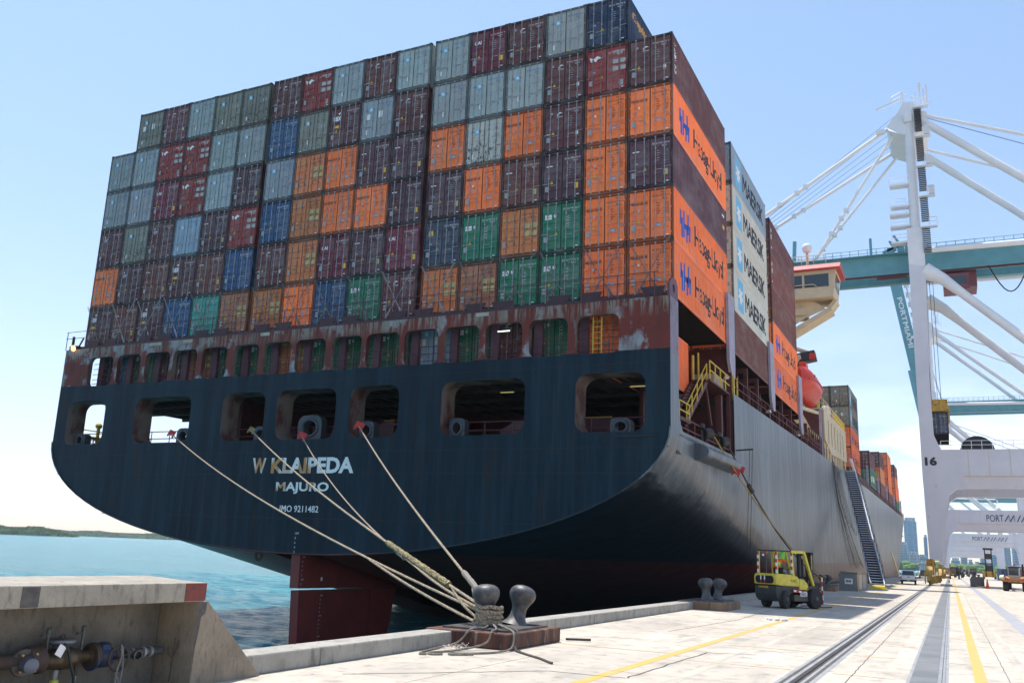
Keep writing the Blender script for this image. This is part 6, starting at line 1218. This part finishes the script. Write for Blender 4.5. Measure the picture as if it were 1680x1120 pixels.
# ============================================================ SHIP TO SHORE CRANES
def crane(Y, number, label, boom_up=False, detail=1, sep=15.0, title=False, x0=0.0):
    e = empty('gantry_crane', (-2.49 + x0, Y, 0)); tag(e, label, 'crane', 'quay gantry cranes'); ox = 2.49
    def bld(b, nm, mt, par=None, **k):
        pass
        b.v = [(v[0] + ox, v[1], v[2]) for v in b.v]; return b.build(nm, mt, par or e, **k)
    X1 = 27.5; F = [0, sep]
    for fi, y in enumerate(F):
        b = MB(); yy0, yy1 = y, y + 2.0
        fy0, fy1 = (lambda p: (p[0], yy0, p[1])), (lambda p: (p[0], yy1, p[1]))
        b.prism([(-2.35, 3.3), (-.85, 3.3), (-.75, 6.0), (.5, 11.6), (1.5, 12.4), (2.3, 12.4), (2.3, 17.45), (-.15, 17.45), (-.85, 19.4), (-.95, 26), (-.45, 43), (-2.53, 43.5), (-2.55, 14)], fy0, fy1)
        b.prism([(X1 - .4, 3.3), (X1 + 2.2, 3.3), (X1 + 2.2, 40), (X1 + .4, 40), (X1 + .4, 19), (X1 - 2.3, 17.45), (X1 - 2.3, 12.4), (X1 - 1.4, 11.4)], fy0, fy1); bld(b, 'leg', 'lilac_white')
        b = MB(); b.box(2.3, X1 - 2.3, y + .06, y + 1.94, 13.9, 17.45); b.prism([(y + .06, 13.9), (y + .45, 12.45), (y + 1.55, 12.45), (y + 1.94, 13.9)], lambda p: (2.3, p[0], p[1]), lambda p: (X1 - 2.3, p[0], p[1])); pb = bld(b, 'portal_beam', 'lilac_white')
        b = MB(); b.box(2.3, X1 - 2.3, y + .02, y + .06, 13.86, 14.0)
        for q in range(10): b.box(3 + q * 2.4, 3.04 + q * 2.4, y + .03, y + .06, 14.0, 17.45)
        bld(b, 'beam_seam', 'beige_paint', pb)
        b = MB(); yt = y + (0 if fi == 0 else -6); y_ = y + 1
        b.tube([(-1.48, y_, 43.4), (-1.3, y_ + (0 if fi == 0 else -4), 66.6)], [.74, .6], 18)
        b.box(-2.52, -.42, y + .02, y + 1.98, 43.0, 48.8); bld(b, 'mast', 'white_paint', smooth=True)
        b = MB(); b.tube([(-.5, y_, 45.6), (X1, y_, 45.2)], .40, 14); b.tube([(-.6, y_, 42.6), (1.6, y_, 41.2), (4, y_, 38.8), (X1, y_, 15.3)], [1.2, .8, .6, .6], 14)
        b.tube([(-.6, y_ - (0 if fi == 0 else 4), 66.3), (12.5, y_ - (0 if fi == 0 else 3), 54.5), (X1, y_, 41)], .54, 14); bld(b, 'brace', 'white_paint', smooth=True)
        b = MB(); b.tube([(.6, y_ - fi * 4, 66.3), (13, y_ - fi * 3, 61.0), (44, y_, 47.2)], .26, 8); bld(b, 'backstay', 'white_paint', smooth=True)
        # bogies
        for xx in ((-2.49,), (X1 + .9,)):
            b = MB(); x = xx[0]
            b.box(x - .30, x + .5, y + .5, y + 1.5, 2.3, 3.3)
            for q in range(4): yy = y - 1.8 + q * 1.6; b.lathe([(.15, -.1), (.38, -.1), (.38, .1), (.15, .1)], 14, 0, (x, yy, .40), (1, 0, 0))
            for q in (-1.9, 1.4): b.prism([(y + q - .3, .35), (y + q + 2.2, .35), (y + q + 1.6, 1.4), (y + q + .6, 1.4)], lambda p: (x - .28, p[0], p[1]), lambda p: (x + .28, p[0], p[1]))
            b.prism([(y - 1.2, 1.3), (y + 2.8, 1.3), (y + 1.8, 2.4), (y + .1, 2.4)], lambda p: (x - .4, p[0], p[1]), lambda p: (x + .4, p[0], p[1])); b.box(x - .55, x - .4, y - 2.2, y - 2.0, .2, 1.7); b.box(x + .45, x + 2.3, y - .5, y - .35, .95, 1.15); b.box(x + .45, x + 2.3, y + 2.2, y + 2.4, .95, 1.15); b.box(x + 2.15, x + 2.3, y - .5, y + 2.4, .45, .6); b.box(x + .7, x + 1.3, y, y + .9, .35, .95); b.box(x - .6, x + .7, y - 2.25, y - 2.15, .5, .62); b.box(x + .45, x + .6, y - .3, y + .1, .4, 3.0)
            b.tube([(x + 2.4, y - .5, 2.2), (x + 2.4, y + 2.4, 2.2)], .05, 5); b.tube([(x + .4, y - .5, 2.2), (x + 2.4, y - .5, 2.2)], .05, 5)
            for q in (.9, 1.6, 2.4): b.tube([(x + q, y - .5, 1.2), (x + q, y - .5, 2.2)], .04, 5)
            b.box(x + .35, x + .95, y - 1.4, y - .8, .3, 1.1); bld(b, 'bogie', 'bogie_yellow')
    # sill and cross ties between the two frames
    b = MB()
    for x in (-1.8, X1 + .9): b.box(x - .5, x + .6, 2, F[1], 3.4, 4.8); b.box(x - .4, x + .4, 2, F[1], 43.5, 45)
    b.box(-1.9, -.9, 0, F[1] - 5, 65.2, 66.6); bld(b, 'cross_tie', 'white_paint')
    # apex bracket
    b = MB(); b.prism([(-4.4, 67.0), (-2.6, 68.9), (-1.9, 70.2), (-.5, 70.0), (.2, 68.6), (1.2, 68.0), (1.0, 66.6), (-.6, 65.4), (-2, 65.0), (-4.0, 66.0)], lambda p: (p[0], 1.4 if p[0] < -4 else .6, p[1] - 1.6), lambda p: (p[0], F[1] - 5.4, p[1] - 1.6)); bld(b, 'apex_head', 'white_paint')
    b = MB()
    for x, h_ in ((-.2, 1.8), (.4, 3.4), (.9, 2.2), (1.3, 2.8), (-1.9, 2.2)): b.tube([(x, 1, 68), (x, 1, 68.2 + h_)], .12, 6)
    b.box(.2, .6, .8, 1.2, 70.6, 71.4); rail(b, [(-2.0, .6, 68.6), (1.8, .6, 67.0)], 1.3, .05); b.beam((-5.6, .9, 68.2), (-2.2, .9, 69.3), .2, .25); rail(b, [(-3.5, .6, 68.3), (-2.2, .6, 68.9)], 1.4, .05); b.box(-5.8, -4.6, .9, 1.4, 64.3, 65.0); bld(b, 'apex_fittings', 'white_paint')
    # access stair up the mast and platforms
    if detail:
        b = MB(); c = MB()
        for k in range(5):
            z0 = 44.8 + k * 4.6; xa = -.55 - k * .02
            for s_ in (0, .95): b.beam((xa + s_ + .15, -.1, z0), (xa + s_, -.1, z0 + 3.7), .08, .12)
            for q in range(13): z = z0 + .1 + q * .28; c.box(xa + .05, xa + 1.05, -.35, .05, z, z + .07)
            b.box(xa - .1, xa + 2.0, -.5, .3, z0 + 3.75, z0 + 3.9); rail(b, [(xa + 1.0, -.5, z0 + 3.9), (xa + 2.0, -.5, z0 + 3.9)], 1.2, .05); b.box(xa + 1.2, xa + 1.9, -.4, .2, z0 + 4.1, z0 + 5.4) if k in (1, 2, 3) else None
        bld(b, 'mast_stair', 'white_paint'); bld(c, 'stair_tread', 'dark_steel')
        b = MB()
        for z in (46.8, 49.2, 51.0, 52.2, 55.5): b.box(-4.6 + (z > 52) * .2, -2.0, .2, 1.6, z, z + .28); rail(b, [(-4.5, .3, z + .28), (-2.4, .3, z + .28)], 1.0, .035)
        bld(b, 'mast_platform', 'white_paint')
        b = MB(); b.lathe([(1.9, 0), (2.15, .2), (2.15, .5), (1.9, .7)], 30, 0, (4.4, 7, 18.0), (0, 1, 0)); bld(b, 'cable_reel', 'dark_steel')
        b = MB(); rail(b, [(-.1, .1, 17.5), (24, .1, 17.5)], 1.1, .04); bld(b, 'portal_railing', 'white_paint')
    # girder and boom
    yg = F[1] * .5
    def girder(b, xa, xb):
        for y in (yg - 3.4, yg + 2.4): b.box(xa, xb, y, y + 1.1, 43.9, 46.6)
        b.box(xa, xb, yg - 3.6, yg - 2.2, 43.6, 43.85)
        k = int((xb - xa) / 6)
        for i in range(k): x = xa + i * 6 + 1; b.box(x, x + .3, yg - 2.3, yg + 2.4, 46.0, 46.5)
    b = MB(); girder(b, -1.0, 46); g = bld(b, 'girder', 'teal_paint')
    b = MB(); rail(b, [(0, yg - 3.6, 46.6), (40, yg - 3.6, 46.6)], 1.1, .045); b.box(0, 40, yg - 4.3, yg - 3.5, 46.5, 46.62); bld(b, 'girder_walkway', 'teal_paint', g)
    if not boom_up:
        b = MB(); girder(b, -46, -1.1); bm_ = bld(b, 'boom', 'teal_paint')
        b = MB(); rail(b, [(-46, yg - 3.6, 46.6), (-2, yg - 3.6, 46.6)], 1.1, .045); b.box(-46, -2, yg - 4.3, yg - 3.5, 46.5, 46.62); b.beam((-18.6, yg - 3.5, 46.6), (-18.4, yg - 3.5, 50.2), .5, .5); b.beam((-7.6, yg - 3.5, 46.6), (-7.6, yg - 3.5, 49.4), .35, .4)
        for x in (-5.4, -4.0, -3.0, -1.8): b.box(x, x + .9, yg - 4, yg + 3, 46.4, 47.5 + (x > -4.5) * .4)
        b.beam((-6, yg - 3.8, 46.9), (-1.8, yg - 3.8, 48.4), .4, .35); b.beam((-5, yg - 3.8, 48.6), (-4.2, yg - 3.8, 47), .3, .3); b.beam((-4.4, yg - 3.8, 49.4), (-3.2, yg - 3.8, 47.2), .3, .3)
        bld(b, 'boom_walkway', 'teal_paint', bm_)
        b = MB(); b.box(-46, -2.3, yg - 3.5, yg - 3.42, 43.3, 43.6); b.box(-2.3, 40, yg - 3.5, yg - 3.42, 43.3, 43.6); b.box(-7, -3, yg - 3.62, yg - 3.4, 42.9, 43.3); bld(b, 'trolley_rail', 'maroon_steel', bm_)
        b = MB()
        for (x1, z1, x2, z2, y, r_) in ((-2.6, 66.4, -24.9, 54.0, 2.0, .30), (-24.9, 54, -34, 47, 2, .26), (-2.9, 65.3, -15.5, 47.2, 2.2, .24), (-2.6, 65.8, -27, 52.6, F[1] - 6, .30), (-27, 52.6, -36, 47, F[1] - 6, .26), (-2.9, 64.8, -18, 47.2, F[1] - 6, .24)):
            b.tube([(x1, y, z1), (x2, yg - 3 if y < 4 else yg + 3, z2)], r_, 8)
            for t in (.62, .68, .8): p = Vector((x1, y, z1)).lerp(Vector((x2, yg - 3 if y < 4 else yg + 3, z2)), t); b.box(p.x - .35, p.x + .35, p.y - .35, p.y + .35, p.z - .3, p.z + .3)
        bld(b, 'forestay', 'white_paint')
        b = MB()
        for i in range(5): b.tube([(-3, 2 + i * 1.2, 67.4 - i * .5), (-32, yg - 2 + i, 48.5)], .045, 4)
        b.tube([(.5, 2, 66.5), (40, 4, 47)], .06, 4); bld(b, 'boom_rope', 'pipe_blue' if 'pipe_blue' in MATS else 'hull_grey')
        b = MB(); b.box(1.7, 6.0, yg - 2.2, yg + 2.2, 41.2, 43.9); b.box(2.2, 5.0, yg - 3.3, yg - 2.0, 40.6, 43.0); tr_ = bld(b, 'trolley', 'trolley_maroon' if 'trolley_maroon' in MATS else 'maroon_steel')
        b = MB(); b.box(2.6, 4.6, yg - 3.34, yg - 3.28, 41.4, 42.6); bld(b, 'cab_window', 'glass_dark', tr_); b = MB()
        for x in (-.9, -.1, .35): b.tube([(x, yg, 43.4), (x, yg, 25)], .035, 4)
        bld(b, 'hoist_rope', 'dark_steel', tr_)
        b = MB()
        for x0_, x1_ in ((7.5, 12.5), (12.6, 17.5)): b.tube([(x0_ + (x1_ - x0_) * i / 12, yg - 3.6, 43.6 - 16 * (i / 12) * (1 - i / 12) * (1 - (i / 12 - .5) ** 2)) for i in range(13)], .09, 5)
        bld(b, 'festoon_cable', 'rubber')
        b = MB(); b.box(-1.1, 1.3, yg - 6.1, yg + 6.1, 22.9, 23.5); b.box(-.9, 1.1, yg - 2, yg + 2, 23.5, 25.2); b.box(-.9, .5, yg - 6, yg - 4, 23.5, 24.4); bld(b, 'spreader', 'bogie_yellow', tr_)
    else:
        h = Vector((-3.2, 0, 44.5)); d_ = Vector((-.155, 0, 1)).normalized(); n_ = Vector((1, 0, .155)).normalized(); b = MB()
        for y in (yg - 3.4, yg + 2.4): a_ = h + Vector((0, y, 0)); b.beam(a_, a_ + d_ * 46, 1.1, 3.0, 0, (1, 0, 0))
        bm_ = bld(b, 'boom', 'teal_paint'); b = MB()
        for i in range(14): p = h + d_ * (4 + i * 3.0) + n_ * 2.6 + Vector((0, yg - 3, 0)); b.box(p.x - .7, p.x + .7, p.y, p.y + 5, p.z, p.z + .25)
        b.tube([h + n_ * 2.6 + Vector((0, yg - 3, 0)), h + n_ * 2.6 + d_ * 42 + Vector((0, yg - 3, 0))], .25, 6); b.tube([h + n_ * 4.5 + Vector((0, yg - 3, 0)), h + n_ * 2.0 + d_ * 44 + Vector((0, yg - 3, 0))], .2, 6); bld(b, 'folded_stay', 'white_paint', bm_)
        if title:
            b = MB(); b.keep = 1; o_ = h + Vector((0, yg - 3.97, 0)) + d_ * 33 + n_ * -.6
            put_text(b, 'PORTMIAMI', lambda u, v: o_ - d_ * u + n_ * v * 1, 15, 1.35, 0, bold=.02); bld(b, 'boom_lettering', 'ink_white', bm_)
    if number:
        b = MB(); b.keep = 1; put_text(b, number, lambda u, v: (-2.15 + u, -.02, 15.35 + v), 1.45, 1.15, 0, bold=.05); bld(b, 'crane_number', 'ink_dark')
    if title:
        b = MB(); b.keep = 1; put_text(b, 'PORT', lambda u, v: (9.2 + u, -.0, 14.6 + v), 3.9, 1.7, 0)
        z = 14.6; x = 13.3      # slanted lettering
        def st(x1, z1, x2, z2): b.beam((x1, .0, z1), (x2, .0, z2), .05, .22)
        for pts in (((0, 0), (1.0, 1.7), (1.2, 0), (2.2, 1.7), (2.2, 0)), ((2.8, 0), (3.6, 1.7)), ((3.7, 0), (4.7, 1.7), (4.9, 0)), ((5.3, 0), (6.3, 1.7), (6.5, 0), (7.5, 1.7), (7.5, 0)), ((8.0, 0), (8.9, 1.7))):
            for p, q in zip(pts, pts[1:]): st(x + p[0], z + p[1], x + q[0], z + q[1])
        bld(b, 'beam_lettering', 'ink_navy')
    return e
pm('ink_navy', (.02, .03, .09), rough=.6); pm('pipe_blue', (.10, .17, .28), rough=.5); pm('trolley_maroon', (.20, .05, .07), (.12, .04, .05), 1, .5)
crane(130, '16', 'nearest white gantry crane, numbered on its leg, its teal boom reaching over the ship', detail=1, sep=16)
crane(262, '15', 'second white gantry crane with its teal boom raised beside the nearest crane leg', boom_up=True, detail=0, title=True)
crane(430, None, 'third white gantry crane in the row, lettered on its beam, seen below the second', boom_up=True, detail=0, title=True)
crane(620, None, 'fourth gantry crane down the quay, hazy and small', boom_up=True, detail=0)
crane(800, None, 'farthest gantry crane, faint beyond the others', boom_up=True, detail=0)
cc = container('N', 0, 0, 0, 'slate container hanging from the yellow spreader of the nearest crane', None); cc.matrix_world = Matrix.Translation((-.2, 132.5, 19.9))
# ============================================================ YARD EQUIPMENT
def at(u, v, Y):
    d = M.to_3x3() @ Vector((u - 840, -(v - 560), -1450.62)); k = Y / d.y; return Vector((0, 0, 1.95)) + d * k
def cart(x, y, rz, label):
    e = empty('yard_trailer', (x, y, 0), rz); tag(e, label, 'trailer', 'orange yard trailers')
    b = MB()
    for s_ in (-1, 1): b.box(s_ * .55 - .12, s_ * .55 + .12, 0, 12.2, .95, 1.25)
    for yy in (.1, 3.0, 6.0, 9.0, 11.9): b.box(-1.3, 1.3, yy, yy + .22, 1.0, 1.22)
    b.box(-1.1, 1.1, .6, 2.6, 1.22, 1.3)
    for s_ in (-1, 1): b.prism([(0, 1.0), (0, 1.25), (1.3, 1.5), (1.3, 1.0)], lambda p: (s_ * 1.15 - .13, p[0], p[1]), lambda p: (s_ * 1.15 + .13, p[0], p[1])); b.beam((s_ * .6, .3, 1.35), (s_ * .85, 2.6, 1.55), .3, .06)
    b.build('trailer_frame', 'cart_orange', e); b = MB()
    for s_ in (-1, 1): b.hexa(((s_ * 1.3 - .2, -.1, 1.25), (s_ * 1.3 + .2, -.1, 1.25), (s_ * 1.3 + .25, .5, 1.35), (s_ * 1.3 - .15, .5, 1.35), (s_ * 1.35 - .2, -.15, 1.45), (s_ * 1.35 + .2, -.15, 1.5), (s_ * 1.35 + .3, .3, 1.75), (s_ * 1.35 - .1, .3, 1.7)))
    b.box(-.9, .9, 3.0, 3.15, 1.25, 1.65); b.build('corner_guide', 'beige_paint', e)
    for s_ in (-1, 1):
        for yy in (1.1, 2.4):
            b = MB(); b.lathe([(.25, -.3), (.48, -.3), (.52, -.24), (.52, .24), (.48, .3), (.25, .3)], 18, 0, (0, 0, 0), (1, 0, 0)); o = b.build('wheel', 'rubber', e, smooth=True); o.location = (s_ * .95, yy, .52)
    return e
cart(6.35, 115, R(-3), 'nearest empty orange yard trailer cut by the right edge of the picture')
def tractor(x, y, rz, label, c_='white_paint'):
    e = empty('yard_tractor', (x, y, 0), rz); tag(e, label, 'tractor', 'yard tractors'); b = MB(); b.box(-1.0, .3, 1.5, 3.2, 1.1, 2.9); b.build('cab', c_, e, bevel=.05); b = MB(); b.box(-.9, .2, 1.47, 1.5, 1.7, 2.7); b.box(-1.02, -1.0, 1.7, 3.0, 1.8, 2.7); b.build('cab_window', 'glass_dark', e)
    b = MB(); b.box(-1.1, 1.1, -1.2, 3.8, .7, 1.05); b.box(.4, 1.1, 1.6, 3.6, 1.05, 1.7); b.tube([(.7, 1.4, 1.0), (.7, 1.4, 3.1)], .1, 8); b.tube([(.95, 1.4, 1), (.95, 1.4, 3)], .04, 5); b.box(-.9, 1.0, 1.2, 1.3, 2.6, 2.75); b.build('frame', 'dark_steel', e); b = MB(); b.lathe([(.12, 0), (.14, .1), (.08, .22)], 10, 0, (-.2, 1.8, 2.9)); b.build('beacon', 'cone_orange', e)
    for s_ in (-1, 1):
        for yy in (-.3, 2.9): b = MB(); b.lathe([(.25, -.18), (.5, -.18), (.52, -.1), (.52, .1), (.5, .18), (.25, .18)], 16, 0, (0, 0, 0), (1, 0, 0)); o = b.build('wheel', 'rubber', e, smooth=True); o.location = (s_ * .95, yy, .52)
    return e
tractor(7.4, 131, R(-6), 'yard tractor with a pale cab and amber beacon behind the nearest orange trailer')
tractor(2.2, 300, R(5), 'small dark yard tractor far down the lane beside the cone', 'car_dark'); tractor(.8, 245, R(0), 'orange brown tractor standing in the lane under the far cranes', 'cart_orange')
for i, (x, y, c_) in enumerate(((1.0, 420, 'car_dark'), (3.5, 380, 'cart_orange'), (5.5, 410, 'white_paint'), (-1.4, 470, 'car_dark'), (7.5, 350, 'maroon_steel'))): tractor(x, y, R(5 * i), ['dark distant tractor left of the lane', 'orange distant tractor in the middle of the far lane', 'white distant tractor right of the far lane', 'most distant dark tractor near the crane rail', 'maroon distant tractor at the right before the stacked box'][i], c_)
e = empty('reach_stacker', (at(1623, 935, 300).x, 300, 0)); tag(e, 'tall dark container handler with an upright mast in the far yard', 'handler'); b = MB(); b.box(-1.6, 1.6, 0, 5, .6, 2.2); b.build('chassis', 'bogie_yellow', e); b = MB(); b.box(-1.0, -.7, 0, .4, .5, 8.6); b.box(.7, 1.0, 0, .4, .5, 8.6); b.box(-1.3, 1.3, -.2, .2, 8.2, 8.8); b.box(-2.6, .8, -.3, .2, 4.1, 4.5); b.box(-1, 1, 0, .3, 2.2, 4); b.box(-.9, .9, 0, .3, 5.6, 7.2); b.build('mast', 'dark_steel', e)
for s_ in (-1, 1): b = MB(); b.lathe([(.3, -.3), (.8, -.3), (.8, .3), (.3, .3)], 14, 0, (s_ * 1.5, .9, .8), (1, 0, 0)); b.build('wheel', 'rubber', e)
b = MB(); b.box(2.3, 2.9, 137.5, 138.6, .1, 1.05); b.box(2.3, 2.9, 140, 141, .1, 1.05); b.box(2.35, 3.9, 135.2, 136.0, .15, 1.3); b.box(2.2, 4.0, 135.15, 136.05, .0, .12); tag(b.build('barrier', 'car_dark', bevel=.04), 'dark grey barrier blocks standing in the lane left of the cone', 'barrier')
b = MB(); b.lathe([(.22, .03), (.16, .35), (.10, .75), (.05, 1.1)], 16, 0, (3.95, 126, 0)); b.box(3.68, 4.22, 125.73, 126.27, 0, .04); cn = b.build('traffic_cone', 'cone_orange', smooth=False); tag(cn, 'orange traffic cone between the barrier and the orange trailer', 'cone')
b = MB(); b.box(-2.0, -1.2, 240, 241, 0, .5); tag(b.build('red_block', 'cone_orange'), 'small bright red block beside the far crane rail', 'block')
XR = at(1656, 935, 235).x + 12.2
for i, (x, y, n, k) in enumerate(((XR, 235, 1, 'K'), (40, 190, 2, 'K'), (24, 240, 2, 'o'), (13, 260, 1, 'B'))):
    for t in range(n):
        c = container(k, 0, 0, 0, '%s container standing in the yard %s' % (KINDS[k][5], ('behind the yard tractor', 'off to the right, %s of two' % ('lower', 'upper')[t], 'far right, %s of two' % ('lower', 'upper')[t], 'beyond the maroon one')[i]), 'containers standing in the yard'); c.matrix_world = Matrix.Translation((x, y, .02 + t * TH)) @ Matrix.Rotation(R(90 if i in (0, 1) else 4), 4, 'Z')
# ============================================================ CITY SKYLINE
def tower(u0, u1, vtop, Y, mat, label, slope=0, dep=30, crown=None):
    a, c = at(u0, 935, Y), at(u1, 935, Y); zt = at((u0 + u1) / 2, vtop, Y).z; wd = c.x - a.x
    e = empty('office_tower', ((a.x + c.x) / 2, Y, 0)); tag(e, label, 'building', 'towers of the city skyline'); b = MB(); hwd = wd / 2
    b.hexa(((-hwd, 0, 0), (hwd, 0, 0), (hwd, dep, 0), (-hwd, dep, 0), (-hwd * (1 - slope), 0, zt), (hwd * (1 - slope * .3), 0, zt - slope * 30), (hwd * (1 - slope * .3), dep, zt - slope * 30), (-hwd * (1 - slope), dep, zt))); b.build('facade', mat, e)
    b = MB(); b.box(-hwd * .8, hwd * .8, 2, dep - 2, zt - slope * 30, zt + 4); b.box(-hwd - .6, hwd + .6, -.6, dep + .6, -.1, 6); b.build('roof_deck', 'tower_pale', e)
    b = MB(); n = max(2, int(wd / 9))
    for i in range(n + 1): x = -hwd + wd * i / n; b.box(x * (1 - slope) - .5, x * (1 - slope) + .5, -.8, 0, 0, zt - slope * 34)
    if dep: b.build('facade_fin', mat, e)
    return e
TW = [(1487, 1508, 853, 1500, 'tower_glass', 'tall pale blue glass tower with a slanted top beside the bow', .06), (1478, 1490, 893, 1350, 'tower_pale', 'white low tower touching the bow outline', 0), (1490, 1509, 909, 1300, 'tower_pale', 'broad pale block at the foot of the tall glass tower', 0), (1509, 1522, 914, 1380, 'tower_blue', 'low blue block right of the glass tower', 0), (1508, 1524, 924, 1200, 'pale_shed', 'low white building behind the dark car', 0), (1519, 1524, 881, 1600, 'tower_glass', 'thin blue tower just left of the nearest crane leg', 0),
 (1542, 1552, 905, 1500, 'tower_blue', 'blue tower between the two crane legs', 0), (1562, 1576, 919, 1500, 'tower_blue', 'blue grey tower left of the white twin towers', 0), (1578, 1588, 912, 1600, 'tower_pale', 'first white slab tower under the far crane beams', 0), (1590, 1597, 922, 1500, 'tower_blue', 'small blue tower under the far crane beams', 0), (1600, 1609, 926, 1400, 'tower_glass', 'deep blue low tower by the lane', 0), (1624, 1636, 898, 1500, 'tower_blue', 'striped blue tower behind the container handler', 0), (1638, 1648, 903, 1700, 'tower_pale', 'pale tower right of the striped one', 0),
 (1650, 1660, 890, 1600, 'tower_pale', 'tall pale slab tower near the right edge', 0), (1664, 1680, 896, 1500, 'tower_blue', 'blue tower at the right edge', 0), (1610, 1622, 916, 1700, 'tower_pale', 'white tower behind the dark handler mast', 0), (1552, 1561, 928, 1300, 'tower_pale', 'low pale block beside the second crane leg', 0)]
for a in TW: tower(*a)
b = MB(); rnd = random.Random(5)
for i in range(120): x = rnd.uniform(-120, 300); y = rnd.uniform(1150, 1290); r_ = rnd.uniform(4, 9); b.lathe([(r_ * .3, 0), (r_, r_ * .5), (r_ * .8, r_ * 1.1), (r_ * .2, r_ * 1.4)], 7, 0, (x, y, 0))
tag(b.build('far_treeline', 'mangrove_leaf'), 'low dark line of far off trees at the foot of the city', 'trees', kind='stuff')
# ============================================================ MANGROVE ISLANDS
def island(name, P0, P1, hgt, wid, seed, label, n=900, endlow=True):
    rnd = random.Random(seed); b = MB(); P0, P1 = Vector((*P0, -3.4)), Vector((*P1, -3.4)); L = (P1 - P0).length; nrm = Vector((-(P1 - P0).y, (P1 - P0).x, 0)).normalized()
    for i in range(n):
        t = rnd.random(); w_ = rnd.random(); fall = min(1, (1 - t) * 9 + .22) if endlow else 1; hh = hgt * fall * (.55 + .45 * min(1, w_ * 3)) * (.86 + .22 * noise.noise(Vector((t * 40, w_ * 3, seed))) + .10 * math.sin(t * 37))
        p = P0.lerp(P1, t) + nrm * (w_ * wid); r_ = rnd.uniform(1.6, 3.6); z = rnd.uniform(.3, 1) * hh if w_ < .25 else hh * rnd.uniform(.75, 1)
        for q in range(9):
            c = p + Vector((rnd.gauss(0, r_ * .6), rnd.gauss(0, r_ * .6), z + rnd.gauss(0, r_ * .3))); a, d_ = rnd.uniform(0, 6.28), rnd.uniform(-.8, .8); s_ = rnd.uniform(.8, 2.0); u_ = Vector((math.cos(a), math.sin(a), d_)) * s_; v_ = Vector((-math.sin(a) * .4, math.cos(a) * .4, 1)) * s_
            if c.z < -3.0: c.z = -2.8
            b.face((c - u_, c - v_, c + u_, c + v_))
    k = 40
    for i in range(k):
        a_ = P0.lerp(P1, i / k) + nrm * 3; c_ = P0.lerp(P1, (i + 1) / k) + nrm * 3; h_ = hgt * .62 * (min(1, (1 - i / k) * 9) if endlow else 1); b.face((a_, c_, c_ + nrm * 4 + Vector((0, 0, h_)), a_ + nrm * 4 + Vector((0, 0, h_)))); b.face((a_ + nrm * 4 + Vector((0, 0, h_)), c_ + nrm * 4 + Vector((0, 0, h_)), c_ + nrm * wid + Vector((0, 0, h_ * .9)), a_ + nrm * wid + Vector((0, 0, h_ * .9))))
    return tag(b.build(name, 'mangrove_leaf'), label, 'mangrove', kind='stuff')
island('near_mangrove', (-1275, 555), (-1172, 939), 11.0, 75, 1, 'nearer band of green mangrove on the far shore at the left', 2600)
island('far_mangrove', (-1890, 1109), (-1625, 1764), 11.5, 110, 2, 'farther band of green mangrove running behind the ship stern', 3600, False)
# ============================================================ HAZE
b = MB(); b.box(-3200, 1500, -150, 2400, -40, 330); hz_ = b.build('haze', 'sea_water'); hz_.data.materials.clear()
m = bpy.data.materials.new('haze_air'); m.use_nodes = True; n = m.node_tree.nodes; l = m.node_tree.links; n.remove(n['Principled BSDF']); pv = n.new('ShaderNodeVolumePrincipled'); pv.inputs['Color'].default_value = (.86, .92, 1, 1); pv.inputs['Density'].default_value = HAZE; pv.inputs['Anisotropy'].default_value = .2; l.new(pv.outputs[0], n['Material Output'].inputs['Volume']); hz_.data.materials.append(m)
tag(hz_, 'pale sea haze in the air', 'haze', kind='stuff')
